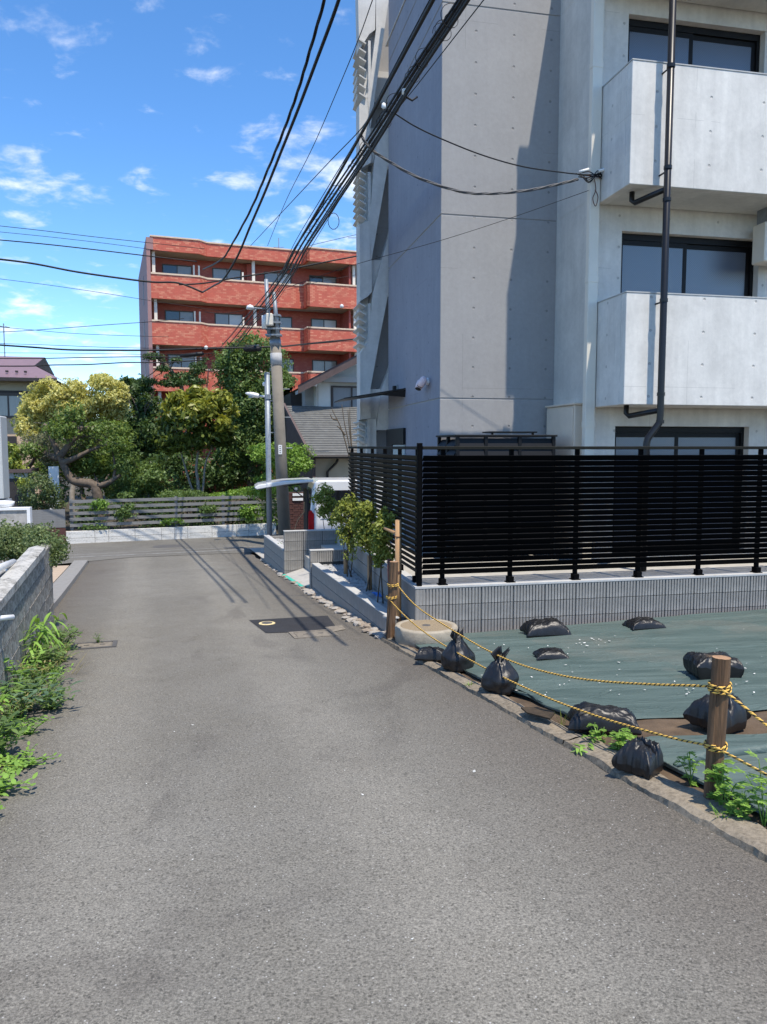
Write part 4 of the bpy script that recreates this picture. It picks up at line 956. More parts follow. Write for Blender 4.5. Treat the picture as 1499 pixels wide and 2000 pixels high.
for fl, lst in enumerate([[(220, 405, 'd'), (530, 710, 'c'), (850, 1020, 'w'), (1130, 1300, 'd'), (1420, 1560, 'c')], [(230, 412, 'd'), (540, 715, 'w'), (865, 1022, 'c'), (1140, 1300, 'w'), (1430, 1560, 'w')], [(240, 412, 'c'), (545, 715, 'c'), (870, 1030, 'c'), (1145, 1300, 'c')], [(240, 412, 'c'), (545, 715, 'c')]]):
    for a, b, k in lst: redwin(fl, zc(a), zc(b), k)
    for xx in (168, 795, 1395):
        X_ = FR.px(zc(xx + fl * 6), 600, .3).x; Y_ = .32 if X_ < x1 else (.75 if X_ < x2 else -.25)
        m = MB(); m.box(X_ - .09, X_ + .09, Y_ - .09 + .1, Y_ + .19, ptop[fl] + .002, tops[fl] + .05); m.build('balcony_post', 'white_post', RT)
    for xx in (420, 452, 725):
        X_ = FR.px(zc(xx), 600, .4).x
        m = MB(); m.box(X_ - .05, X_ + .05, .7, .8, ptop[fl] - .3, ptop[fl] + (.75 if xx != 725 else .55)); m.build('laundry_pole', 'white_post', RT)
    X_ = FR.px(zc(1345), 600, 1.0).x; m = MB(); m.box(X_, X_ + .12, -.2, YWL - .01, ptop[fl] - 1, tops[fl] - .02); m.build('partition', 'red_tile_wall', RT)
    m = MB(); m.box(FR.px(zc(742), 600, 1.7).x, FR.px(zc(790), 600, 1.7).x, YWL - .35, YWL - .003, ptop[fl] - 1, tops[fl] - .01); m.build('pier', 'red_tile_wall', RT)
p = FR.w(FR.px(697, 480, 3).x, 3, 0)
T = thing('roof_antenna', 'thin metal antenna mast on the red building roof', 'antenna', (p.x, p.y, FR.o.z + z_roof[1] - .4)); m = MB(); m.tube([(0, 0, 0), (0, 0, 3.2)], .03, 6); m.build('mast', 'galv', T); m = MB(); m.tube([(-.6, 0, 2.3), (.6, 0, 2.3)], .02, 6); m.build('crossbar', 'galv', T)
p = FR.w(FR.px(545, 480, 3).x, 3, 0)
T = thing('roof_antenna', 'short antenna on the red roof above the utility pole', 'antenna', (p.x, p.y, FR.o.z + z_roof[1] - .4)); m = MB(); m.tube([(0, 0, 0), (0, 0, 1.8)], .03, 6); m.build('mast', 'galv', T); m = MB(); m.tube([(-.35, 0, 1.2), (.35, 0, 1.2)], .02, 6); m.build('crossbar', 'galv', T)

# ================================================================== GREY-ROOFED HOUSE (right, behind the van)
hc = at_y(600, 890, 25.5); FH = Fr(hc.x, hc.y, -1.42, 15)
HTg = fthing('gabled_house', 'white gabled house with grey lean-to roof behind the van', 'house', FH)
hp = lambda x, y, yy=0: FH.px(x, y, yy)
YU = 2.6
# ground floor wall under the lean-to roof
ez = hp(640, 890, 0).z
m = MB(); m.box(hp(612, 900, .5).x, 12, .5, .7, 0, ez + .1); m.build('lower_wall', 'stucco_beige', HTg)
# lean-to roof: rows of tiles stepping down
xl0, xl1 = hp(606, 887, 0).x, hp(556, 792, YU).x; zt_ = hp(600, 793, YU).z; NR = 22
m = MB()
for i in range(NR):
    t0, t1 = i / NR, (i + 1) / NR
    ya, yb2 = YU * (1 - t0), YU * (1 - t1); za, zb2 = zt_ + (ez - zt_) * t0, zt_ + (ez - zt_) * t1; xa, xb2 = xl1 + (xl0 - xl1) * t0, xl1 + (xl0 - xl1) * t1
    m.add([(xa, ya, za), (12, ya, za), (12, yb2 - .02, zb2 + .03), (xb2, yb2 - .02, zb2 + .03), (12, yb2 - .02, zb2 - .02), (xb2, yb2 - .02, zb2 - .02)], [(3, 2, 1, 0), (5, 4, 2, 3)])
rf = m.build('lean_to_roof', 'roof_grey', HTg)
m = MB(); m.prism([(xl0 - .06, -.1, ez - .02), (xl0 + .02, -.1, ez - .02), (xl1 + .02, YU + .02, zt_ - .02), (xl1 - .06, YU + .02, zt_ - .02)], (0, 0, .12)); m.build('rake_board', 'barge', rf)
m = MB(); m.tube([(xl0, -.1, ez - .03), (12, -.1, ez - .06)], .06, 8); m.build('gutter', 'eave_dark', rf)
# triangular dark flank wall under the rake
m = MB(); m.prism([(xl1 + .06, YU, -.2), (xl0 + .1, .1, -.2), (xl0 + .1, .1, ez - .06), (xl1 + .06, YU, zt_ - .08)], (.1, 0, 0)); m.build('flank_wall', 'barge', HTg)
dpx = hp(640, 900, .4).x; m = MB(); m.tube([(dpx + .35, .36, ez - .12), (dpx + .3, .4, ez - .25), (dpx, .42, ez - .55), (dpx, .42, .05)], .045, 8); m.build('downpipe', 'eave_dark', HTg, True)
# upper storey with gable
ux0 = hp(618, 780, YU).x; gz0 = hp(620, 745, YU).z; wz = hp(650, 757, YU)
apx = hp(800, 640, YU).x; apz = hp(800, 640, YU).z
m = MB(); m.prism([(ux0, YU + .02, 0), (12, YU + .02, 0), (12, YU + .02, gz0), (apx, YU + .02, apz - .35), (ux0, YU + .02, gz0)], (0, 6, 0)); m.build('upper_wall', 'stucco_white', HTg)
m = MB(); m.box(hp(608, 770, YU + .6).x - .25, ux0 + .3, YU + .5, YU + 5, 0, gz0 - .1); m.build('recessed_wall', 'stucco_grey', HTg)
wbx = hp(568, 770, YU + 1.2).x; m = MB(); m.box(wbx, wbx + 1.1, YU + 1.2, YU + 5, 0, gz0 - .35); m.build('entry_wall', 'eave_dark', HTg)
# gable roof: bargeboard, roof planes
bl = hp(583, 752, YU - .7); br_ = Vector((apx, YU - .7, apz)); br2 = Vector((apx * 2 - bl.x, YU - .7, bl.z))
m = MB(); m.prism([tuple(bl), tuple(br_), tuple(br2), (br2.x, br2.y, br2.z - .30), (br_.x, br_.y, br_.z - .34), (bl.x, bl.y, bl.z - .30)], (0, .08, 0)); rf2 = m.build('bargeboard', 'barge', HTg)
m = MB(); m.add([(bl.x - .05, YU - .75, bl.z + .02), (apx, YU - .75, apz + .03), (apx, YU + 7, apz + .03), (bl.x - .05, YU + 7, bl.z + .02), (br2.x, YU - .75, br2.z + .02), (br2.x, YU + 7, br2.z + .02)], [(0, 1, 2, 3), (1, 4, 5, 2)]); m.build('gable_roof', 'roof_grey', HTg)
m = MB(); m.prism([(bl.x, YU - .6, bl.z - .3), (apx, YU - .6, apz - .34), (apx, YU + .0, apz - .34), (bl.x, YU + .0, bl.z - .3)], (0, 0, .12)); m.build('soffit_board', 'stucco_grey', HTg)
# trim band and window
m = MB(); m.box(hp(632, 742, YU - .2).x, 12, YU - .28, YU + .01, hp(650, 741, YU - .28).z - .09, hp(650, 741, YU - .28).z + .1); m.build('trim_band', 'stucco_grey', HTg)
wa, wz0, wz1 = hp(651, 780, YU).x, hp(660, 799, YU).z, hp(660, 757, YU).z
m = MB(); m.box(wa - .08, wa + 1.9, YU - .06, YU + .01, wz1, wz1 + .06).box(wa - .1, wa + 1.95, YU - .14, YU + .01, wz0 - .1, wz0).box(wa - .08, wa, YU - .05, YU + .01, wz0, wz1).box(wa + .66, wa + .72, YU - .05, YU + .01, wz0, wz1); wn_ = m.build('window', 'alu_dark', HTg)
for a, b in ((wa, wa + .66), (wa + .72, wa + 1.9)): m = MB(); m.box(a, b, YU - .02, YU + .012, wz0, wz1); m.build('pane', 'glass_curtain', wn_)
m = MB(); m.box(wa - .55, wa - .1, YU - .03, YU + .01, wz0 - .1, wz1 + .25); m.build('corner_strip', 'stucco_white', HTg)
lp = hp(616, 746, YU - .3); m = MB(); m.lathe([(.05, 0), (.09, -.1), (.06, -.16)], 10, tuple(lp)); m.build('eave_lamp', 'lamp_white', HTg)

# ================================================================== PURPLE-ROOFED HOUSE (left)
lc = at_y(40, 800, 36); FL = Fr(lc.x, lc.y, -1.42, 14)
PT = fthing('house', 'beige house with purple hipped roof and antenna behind the yellow tree', 'house', FL)
lp_ = lambda x, y, yy=0: FL.px(x, y, yy)
xr_, ez_ = lp_(55, 745, 0).x, lp_(20, 740, 0).z; xl_ = xr_ - 9
m = MB(); m.box(xl_, xr_ + .3, 0, 8, 0, lp_(20, 815).z); m.build('lower_wall', 'siding', PT)
m = MB(); m.box(xl_, xr_ + .3, .01, 8, lp_(20, 815).z + .002, ez_ + .1); m.build('upper_wall', 'siding_cream', PT)
m = MB(); m.box(xl_, xr_ + .36, -.06, .0, lp_(20, 768).z - .12, lp_(20, 768).z + .12); m.build('trim_band', 'eave_dark', PT)
w0, w1 = lp_(20, 812).z, lp_(20, 772).z; xm = lp_(17, 790).x; xe = lp_(44, 790).x
m = MB(); m.box(xm - 2, xe + .1, -.07, .0, w1, w1 + .1).box(xm - 2, xe + .1, -.07, .0, w0 - .1, w0).box(xe, xe + .1, -.07, 0, w0, w1).box(xm - .03, xm + .04, -.06, 0, w0, w1); wn_ = m.build('window', 'alu_dark', PT)
for a, b in ((xm - 2, xm - .03), (xm + .04, xe)): m = MB(); m.box(a, b, -.04, .0, w0, w1); m.build('pane', 'glass_curtain', wn_)
m = MB(); m.box(lp_(10, 850).x, lp_(33, 850).x, -.03, 0, lp_(20, 880).z, lp_(20, 852).z); m.build('door_recess', 'eave_dark', PT)
# hip-and-gable roof
e = .9; rzr = lp_(30, 690, 4).z; xg = lp_(70, 700, 3).x; ex_ = lp_(118, 745, 0).x
m = MB(); m.add([(xl_ - 2, -e, ez_), (ex_, -e, ez_), (xg, 2.6, ez_ + (rzr - ez_) * .55), (xl_ - 2, 2.6, ez_ + (rzr - ez_) * .55), (xg, 5.5, rzr), (xl_ - 2, 5.5, rzr), (ex_, 11, ez_), (xl_ - 2, 11, ez_), (xg, 8.4, ez_ + (rzr - ez_) * .55)],
    [(0, 1, 2, 3), (3, 2, 4, 5), (1, 6, 8, 2), (5, 4, 8, 7), (2, 8, 4)]); m.build('roof', 'roof_purple', PT)
m = MB(); m.box(xl_ - 2, ex_, -e - .06, -e + .06, ez_ - .16, ez_ - .005); m.build('gutter', 'eave_dark', PT)
m = MB(); m.prism([(xg + .01, 2.7, ez_ + (rzr - ez_) * .56), (xg + .01, 8.3, ez_ + (rzr - ez_) * .56), (xg + .01, 5.5, rzr - .02)], (.02, 0, 0)); m.build('gable_panel', 'eave_dark', PT)
m = MB(); m.prism([(xl_, -e + .1, ez_ - .1), (ex_ - .1, -e + .1, ez_ - .1), (ex_ - .1, 8, ez_ - .1), (xl_, 8, ez_ - .1)], (0, 0, .06)); m.build('soffit_board', 'eave_dark', PT)
for xx in (16, 35, 52):
    q_ = lp_(xx, 730, .2); m = MB(); m.box(q_.x - .05, q_.x + .05, -.1, .1, ez_ + .3, ez_ + .38); m.build('snow_stop', 'eave_dark', PT)
ap = FL.w(lp_(8, 690, 5).x, 5.2, 0)
T = thing('roof_antenna', 'television antenna on the purple roof ridge', 'antenna', (ap.x, ap.y, FL.o.z + rzr - .1))
m = MB(); m.tube([(0, 0, 0), (0, 0, 1.75)], .03, 6); m.build('mast', 'galv', T); m = MB(); m.tube([(-.75, 0, 1.68), (.3, 0, 1.55)], .02, 6); m.tube([(-.5, -.25, 1.64), (-.5, .25, 1.64)], .012, 5); m.tube([(-.2, -.25, 1.6), (-.2, .25, 1.6)], .012, 5); m.tube([(.25, -.3, 1.55), (.25, .3, 1.55)], .012, 5); m.build('boom', 'galv', T)

# ================================================================== FAR GARDEN WALL AND RAIL FENCE
aF = math.degrees(math.atan2(fd.y, fd.x)); FF = Fr(FA.x, FA.y, G(FA.x, FA.y) - .02, aF)
T = fthing('garden_wall', 'low white weathered block wall across the end of the street', 'garden wall', FF)
wh = FF.px(135, 1037).z; LF = FF.px(540, 1040).x
bl_m = MB(); bl_m.box(-.5, .5, 0, .15, -.5, .5, .006); bl_me = bl_m.mesh('block'); bl_me.materials.append(M['wall_white_dirty'])
xs_ = [0]; rg = random.Random(2); wv = [.82, .40, .78, .80, .40, .42, .78, .8, .41]
while xs_[-1] < LF: xs_.append(xs_[-1] + wv[(len(xs_) - 1) % len(wv)])
slope = (FF.loc(gnd(530, 1045)).z) / FF.loc(gnd(530, 1045)).x
for i in range(len(xs_) - 1):
    a, b = xs_[i], min(xs_[i + 1], LF)
    for c in range(2):
        h = wh / 2; inst(bl_me, 'block', T, ((a + b) / 2, rg.uniform(-.006, .006), h * (c + .5) - .02), 0, (b - a - .008, 1, h - .008))
m = MB(); m.box(.0, LF, .03, .12, -.3, wh - .03); m.build('mortar_core', 'mortar', T)
T = fthing('rail_fence', 'weathered grey wooden rail fence above the white wall, ivy growing through', 'fence', Fr(FF.o.x, FF.o.y, FF.o.z, aF))
zb0, zt0 = FF.px(140, 1030, .25).z, FF.px(140, 976, .25).z; x0f, x1f = FF.px(136, 1000, .25).x, LF + .2
rb_ = MB(); rb_.box(0, 1, -.02, .02, -.5, .5); rbm = rb_.mesh('rail'); rbm.materials.append(M['wood_grey'])
for k in range(5):
    z = zb0 + .06 + (zt0 - zb0 - .12) * k / 4
    inst(rbm, 'rail', T, (x0f, .25, z), 0, (x1f - x0f, 1, .095))
pb_ = MB(); pb_.box(-.04, .04, .022, .09, 0, 1); pbm = pb_.mesh('post'); pbm.materials.append(M['wood_grey'])
for xx in (140, 234 if False else 345, 437, 535): inst(pbm, 'post', T, (FF.px(xx, 1000, .25).x, .25, wh - .1), 0, (1, 1, zt0 - wh + .12))
# slatted gate left of it
gx0, gx1 = FF.px(58, 1010).x, FF.px(128, 1010).x
T = thing('slatted_gate', 'grey green slatted gate left of the rail fence', 'gate', FF.w(gx0, .1, 0), aF)
gz0_, gz1_ = FF.px(90, 1032).z, FF.px(90, 996).z; sl_ = MB(); sl_.box(0, 1, -.012, .012, -.022, .022); slm = sl_.mesh('slat'); slm.materials.append(M['leaf_grey'] if False else M['wood_grey'])
ns_ = 11
for k in range(ns_): inst(slm, 'slat', T, (0, 0, gz0_ + (gz1_ - gz0_) * (k + .5) / ns_), 0, (gx1 - gx0, 1, 1.2))
m = MB(); m.box(-.03, .03, .013, .07, 0, gz1_ + .03).box(gx1 - gx0 - .06, gx1 - gx0, .013, .07, -.2, gz1_ + .03).box(0, gx1 - gx0, .07, .09, 0, gz1_); m.build('frame', 'eave_dark', T)
m = MB(); m.box(0, gx1 - gx0, -.1, .12, -.3, gz0_ - .03); m.build('base_wall', 'brick_brown', T)

# ================================================================== BRICK PILLAR, VAN
bp = at_y(580, 1036, 23.6); ang_bp = 14
T = thing('gate_pillar', 'dark brown brick gate pillar with white name plate behind the pole', 'gate pillar', (bp.x, bp.y, G(bp.x, bp.y)), ang_bp)
k = 23.6 / F; wdt = 34 * k; hgt = 24.2 * 0 + at_y(580, 961, 23.6).z - G(bp.x, bp.y); br = MB(); br.box(-.5, .5, 0, .5, -.5, .5); brm = br.mesh('brick'); brm.materials.append(M['brick_brown'])
nb = int(hgt / .075)
for i in range(nb):
    for j in range(3): inst(brm, 'brick', T, (-wdt / 2 + wdt * (j + .5) / 3 + (.03 if i % 2 else -.03), -.01 if (i + j) % 2 else 0, (i + .5) * hgt / nb), 0, (wdt / 3 - .012, .5, hgt / nb - .012))
m = MB(); m.box(-wdt / 2, wdt / 2, .02, .25, 0, hgt - .005); m.build('mortar_core', 'mortar', T)
for zz in (.86, .955):
    m = MB(); m.box(-.12, .2, -.04, -.012, hgt * zz - .05, hgt * zz + .03); m.build('name_plate', 'plate_white', T)
m = MB(); m.tube([(0, .1, hgt), (0, .1, hgt + .05)], .02, 6); m.lathe([(.02, hgt + .05), (.05, hgt + .07), (.045, hgt + .13)], 10, (0, .1, 0)); m.build('pillar_lamp', 'galv', T)

vb = at_y(604, 1036, 19.5); vz = at_y(640, 938, 19.5).z - 1.98
T = thing('van', 'white van with raised tailgate and red tail lamp parked behind the planter', 'van', (vb.x, vb.y, vz), 10)
VW = 1.69
side = [(.02, .42), (.0, .62), (.03, 1.1), (.10, 1.75), (.16, 1.93), (.26, 1.98), (3.3, 1.98), (3.55, 1.93), (4.35, 1.15), (4.68, 1.0), (4.72, .5), (4.6, .38), (.1, .38)]
m = MB(); m.prism([(x, 0, z) for x, z in side], (0, VW, 0)); bd = m.build('body', 'van_paint', T)
bv = bd.modifiers.new('bevel', 'BEVEL'); bv.width = .05; bv.segments = 3; bv.limit_method = 'ANGLE'
for a, b in ((.42, 1.75), (1.86, 2.9), (3.02, 3.5)):
    m = MB(); m.prism([(a, -.006, 1.15), (b, -.006, 1.15), (b - (.02 if b < 3 else -.2), -.006, 1.72), (a + .05, -.006, 1.72)], (0, .02, 0)); m.build('side_window', 'van_glass', T)
m = MB(); m.box(.3, 4.3, -.008, .01, .98, .995); m.build('swage_line', 'galv', T)
m = MB(); m.prism([(-.012, -.014, .60), (.06, -.014, .60), (.13, -.014, .72), (.13, -.014, 1.12), (.05, -.014, 1.22), (-.005, -.014, 1.15)], (0, .2, 0)); m.build('tail_light', 'tail_red', T)
m = MB(); m.prism([(-.018, 1.5, .60), (.06, 1.5, .60), (.13, 1.5, .72), (.13, 1.5, 1.12), (.05, 1.5, 1.22), (-.01, 1.5, 1.15)], (0, .2, 0)); m.build('tail_light', 'tail_red', T)
m = MB(); m.box(-.03, .02, .2, VW - .2, .5, 1.72); m.build('cargo_dark', 'van_dark', T)  # dark box on the solid body, interior shade put into its colour
m = MB(); m.box(-.06, .25, .04, VW - .04, .34, .5, .03); m.build('bumper', 'van_paint', T)
m = MB(); L_ = 1.36; m.prism([(.12, 1.93), (.14, 1.99), (-.6, 1.93), (-L_ + .1, 1.78), (-L_, 1.70), (-L_ + .05, 1.66), (-.6, 1.84)] and [(.14, .06, 1.99), (-.6, .06, 1.96), (-L_ + .1, .06, 1.87), (-L_, .06, 1.80), (-L_ + .06, .06, 1.75), (-.6, .06, 1.87), (.12, .06, 1.93)], (0, VW - .12, 0)); tg = m.build('tailgate', 'van_paint', T)
bv = tg.modifiers.new('bevel', 'BEVEL'); bv.width = .02; bv.segments = 2
m = MB(); m.prism([(-.12, .2, 1.885), (-.62, .2, 1.82), (-.62, .2, 1.81), (-.12, .2, 1.87)], (0, VW - .4, 0)); m.build('tailgate_window', 'van_glass', tg)
m = MB(); m.tube([(-.5, .14, 1.84), (.05, .12, 1.4)], .014, 6); m.build('gas_strut', 'van_dark', T)
wh_ = MB(); wh_.lathe([(.18, -.09), (.30, -.1), (.32, -.06), (.32, .06), (.30, .1), (.18, .09)], 24); whm = wh_.mesh('wheel'); whm.materials.append(M['tyre']); rm_ = MB(); rm_.lathe([(.05, -.08), (.17, -.085), (.175, .085), (.05, .08)], 20); rmm = rm_.mesh('rim'); rmm.materials.append(M['galv'])
for x in (.95, 3.55):
    for y in (.09, VW - .09):
        w_ = inst(whm, 'wheel', T, (x, y, .32), 0, None, (R(90), 0, 0)); inst(rmm, 'rim', w_, (0, 0, 0))
m = MB(); pz = Vector((-.02, -.3, 0)); m.tube([(-.2, -.3, .55), (-.38, -.3, .78), (-.30, -.3, 1.0), (-.14, -.28, 1.2), (-.14, -.28, 1.45)], .012, 6); 
tag(m.build('hose', 'wood_new', T), None)
bk_ = at_y(616, 1037, 18.9); T = thing('red_crate', 'red plastic tub behind the block planter beside the van', 'tub', (bk_.x, bk_.y, at_y(616, 1044, 18.9).z - .1), 10)
m = MB(); m.lathe([(.2, -.6), (.22, .1), (.24, .12), (.2, .18)], 16); m.build('tub_body', 'tail_red', T); 

# ================================================================== STREET LAMP, UTILITY POLE
lb_ = at_y(527, 1046, 20.2); lb_.z = -.9; T = thing('street_lamp', 'galvanised street lamp post with white lamp head beside the corner planter', 'street lamp', (lb_.x, lb_.y, G(lb_.x, lb_.y)))
ltop = at_y(519, 731, 20.2).z - G(lb_.x, lb_.y); m = MB(); m.tube([(0, 0, -.1), (-.01, 0, ltop)], .07, 14); m.build('post', 'galv', T, True)
m = MB(); m.lathe([(.075, ltop), (.078, ltop + .03), (.03, ltop + .05)], 14, (-.01, 0, 0)); m.build('cap', 'galv', T)
az = at_y(510, 775, 20.2).z - G(lb_.x, lb_.y); m = MB(); m.tube([(0, 0, az), (-.25, -.02, az + .02)], .03, 8); m.build('arm', 'lamp_white', T, True)
m = MB(); vs = []
def headP(i, j):
    t = i / 8; a = 2 * math.pi * j / 10; w = .11 * math.sin(math.pi * min(1, .12 + .88 * t) ** .8) ** .6 + .015; h = w * .55
    return (-.22 - t * .36, -.02 + math.cos(a) * w, az + .02 + math.sin(a) * h + t * .07)
m.grid(headP, 9, 11); m.build('lamp_head', 'lamp_white', T, True)
m = MB(); m.lathe([(.0, 0), (.08, 0), (.08, -.02), (0, -.03)], 12, (-.42, -.02, az - .0)); m.build('lens', 'frosted', T)
m = MB(); m.lathe([(.085, az - .06), (.085, az + .06)], 14); m.build('clamp', 'galv', T); m = MB(); m.lathe([(.03, 0), (.05, .05), (.03, .1)], 10, (-.09, 0, az + .28)); m.build('photocell', 'lamp_white', T)

PY = 21.8
ub = at_y(556, 1037, PY); ut = at_y(537, 640, PY); uz = G(ub.x, ub.y)
T = thing('utility_pole', 'brown concrete utility pole leaning beside the street lamp, steel pipes at its top', 'utility pole', (ub.x, ub.y, uz))
lean = (ut.x - ub.x) / (ut.z - ub.z)
def up_(px, py): p = at_y(px, py, PY); return p - Vector((ub.x, ub.y, uz))
pb, pt_ = up_(557, 1060), up_(536.5, 632)
m = MB(); m.tube([pb, pt_], [.18, .145], 16); m.build('shaft', 'pole_concrete', T, True)
m = MB(); c_ = up_(540, 704); m.tube([up_(539.4, 690), up_(540.6, 713)], .162, 16); m.build('band', 'pole_band', T, True)
m = MB(); m.tube([up_(538, 664), up_(538.6, 676)], .158, 16); m.build('band', 'galv', T, True)
m = MB(); m.tube([up_(528, 660) + Vector((0, -.16, 0)), up_(522, 548) + Vector((0, -.16, 0))], .055, 10); m.build('steel_pipe', 'galv', T, True)
m = MB(); m.tube([up_(545, 660) + Vector((0, -.18, 0)), up_(537, 573) + Vector((0, -.18, 0))], .055, 10); m.build('steel_pipe', 'galv', T, True)
for y_ in (618, 632, 644, 656):
    m = MB(); c_ = up_(536.5 + (y_ - 632) * .05, y_); m.box(c_.x - .24, c_.x + .2, -.25, .02, c_.z - .022, c_.z + .022); m.build('clamp', 'galv', T)
m = MB(); a_, b_ = up_(523, 640), up_(537, 617); m.box(a_.x + .02, b_.x + .0, -.45, -.26, a_.z, b_.z, .02); m.build('equipment_box', 'duct_cream', T)
m = MB(); a_ = up_(520, 622); m.tube([up_(520, 645) + Vector((0, -.3, 0)), up_(520, 620) + Vector((0, -.3, 0))], .07, 10); m.build('insulator', 'insul_white', T, True)
for y_, s_ in ((783, -1), (815, 1), (845, -1), (760, 1), (875, 1)):
    c_ = up_(544 + (y_ - 760) * .048, y_); m = MB(); m.tube([c_ + Vector((s_ * .12, 0, 0)), c_ + Vector((s_ * .32, 0, 0))], .012, 6); m.build('step_bolt', 'galv', T)
m = MB(); c_ = up_(549.5, 878); m.box(c_.x - .05, c_.x + .05, -.19, -.165, c_.z - .13, c_.z + .13); m.build('number_plate', 'plate_white', T)
for k_ in range(4):
    m2 = MB(); m2.box(c_.x - .022, c_.x + .022, -.1935, -.1905, c_.z + .085 - k_ * .055 - .012, c_.z + .085 - k_ * .055 + .008); m2.build('plate_mark', 'mortar', T)
m = MB(); c0_ = up_(484, 601); c1_ = up_(530, 604); m.tube([c0_, c1_], .02, 6); m.build('lamp_arm', 'galv', T); m = MB(); m.lathe([(.01, .09), (.09, .05), (.12, -.03), (.02, -.06)], 12, tuple(up_(489, 601))); m.build('spot_head', 'lamp_white', T, True)

# ================================================================== LEFT FOREGROUND WALL
RW = -1.22
def rw(x, y): return on_plane(x, y, W(0, RW, 0), Vector((E2.x, E2.y, 0)))
tpA, tpB = rw(84, 1067), rw(31, 1129); qa, qb_ = qr(tpA)[0], qr(tpB)[0]
zA, zB = tpA.z, tpB.z
print('LEFTWALL', qa, zA, qb_, zB)
FLW = Fr(W(qa, RW).x, W(qa, RW).y, 0, 17 - 90)       # local x towards the camera, outside (road) on +y
T = fthing('old_block_wall', 'old mossy concrete block wall with pale coping beside the weeds', 'block wall', FLW)
XE = -.85; Lw = qa - 4.2; zt_at = lambda x: zA + (zB - zA) * x / (qa - qb_)
zc_ = (zA + zB) / 2
ob = MB(); ob.box(-.197, .197, -.12, 0, -.094, .094, .006); obm = ob.mesh('block'); obm.materials.append(M['wall_mossy'])
rg = random.Random(11)
for c in range(8):
    x = XE
    while x < Lw:
        l = min(.4, Lw - x); zz = zA - .09 - .19 * (c + .5) + (zB - zA) * min(x + l / 2, 6) / (qa - qb_)
        q = qa - x - l / 2
        if zz + .1 > prof(q) - .1: inst(obm, 'block', T, (x + l / 2, rg.uniform(-.003, .003), zz), 0, (l / .4, 1, 1), (0, -math.atan2(zB - zA, qa - qb_), 0))
        x += .4
m = MB(); s_ = (zB - zA) / (qa - qb_); m.prism([(XE + .01, -.10, -1.4), (Lw, -.10, -1.4), (Lw, -.10, zA - .1 + s_ * Lw), (XE + .01, -.10, zA - .1 + s_ * XE)], (0, .085, 0)); m.build('mortar_core', 'mortar', T)
xk = 0
while xk < 2.75:
    l = .68; a, b = xk + .004, xk + l - .004
    m = MB(); m.add([(a, -.15, zA - .085 + s_ * a), (b, -.15, zA - .085 + s_ * b), (b, .03, zA - .085 + s_ * b), (a, .03, zA - .085 + s_ * a), (a, -.15, zA - .01 + s_ * a), (b, -.15, zA - .01 + s_ * b), (b, -.06, zA + .012 + s_ * b), (a, -.06, zA + .012 + s_ * a), (a, .03, zA - .01 + s_ * a), (b, .03, zA - .01 + s_ * b)],
                    [(3, 2, 1, 0), (0, 1, 5, 4), (4, 5, 6, 7), (7, 6, 9, 8), (3, 8, 9, 2), (0, 4, 7, 8, 3), (1, 2, 9, 6, 5)]); m.build('coping_stone', 'cap_mossy', T); xk += l
# planks and oddments behind the wall at the frame edge
pw = rw(8, 1185)
for i, (a, b, rad_, lab, mt) in enumerate((((-30, 1210), (26, 1205), .022, 'white pipe end poking out over the weeds by the old wall', 'white_paint'), ((-40, 1125), (27, 1098), .035, 'pale pole lying along the top of the old wall', 'lamp_white'), ((-40, 1148), (15, 1112), .03, 'grey pole lying below the pale pole on the old wall', 'stucco_grey'))):
    m = MB(); pa = on_plane(a[0], a[1], W(0, -1.30, 0), Vector((E2.x, E2.y, 0))) if i == 0 else on_plane(a[0], a[1], W(0, -1.32 - .07 * i, 0), Vector((E2.x, E2.y, 0)))
    pb2 = on_plane(b[0], b[1], W(0, -1.12, 0), Vector((E2.x, E2.y, 0))) if i == 0 else on_plane(b[0], b[1], W(0, -1.32 - .07 * i, 0), Vector((E2.x, E2.y, 0)))
    m.tube([pa, pb2], rad_, 10); tag(m.build('pole', mt, None, True), lab, 'pole')
bx_ = rw(0, 1100); cpt = at_y(6, 1108, 7.9)
T = thing('plastic_box', 'white and blue plastic box behind the old wall', 'box', (cpt.x - .15, cpt.y, cpt.z - .1), 20); m = MB(); m.box(-.2, .2, -.15, .15, 0, .1, .01); m.build('box_body', 'white_paint', T); m = MB(); m.box(.203, .206, -.15, .15, .01, .08); m.build('box_stripe', 'blue_scrap', T)
# white-framed stucco wall, cabinet beyond
sw = at_y(30, 1000, 15.5)
T = thing('stucco_wall', 'grey stucco wall panel with white frame above the ivy', 'wall', (at_y(60, 1010, 15.5).x, 15.5, G(sw.x, sw.y)), 14)
zt2 = at_y(60, 991, 15.5).z - G(sw.x, sw.y); m = MB(); m.box(-3, -.06, 0, .15, 0, zt2 - .05); m.build('panel', 'stucco_dirty', T); m = MB(); m.box(-3, .0, -.03, .18, zt2 - .049, zt2).box(-.06, .0, -.03, .18, 0, zt2 - .05); m.build('frame', 'white_paint', T)
cb = at_y(0, 980, 16.5); T = thing('water_tank_cabinet', 'tall pale metal cabinet standing behind the stucco wall', 'cabinet', (at_y(8, 980, 16.5).x, 16.5, G(cb.x, cb.y)), 14)
gz = G(cb.x, cb.y); m = MB(); m.box(-.7, 0, 0, .6, at_y(5, 975, 16.5).z - gz, at_y(5, 812, 16.5).z - gz, .02); m.build('body', 'beige_pale', T); m = MB(); m.box(-.7, .04, -.03, .62, 0, at_y(5, 977, 16.5).z - gz, .02); m.build('base', 'galv', T)
m = MB(); m.box(-.6, -.1, -.012, -.002, 1.7, 2.9, .004); m.build('door', 'lamp_white', T)
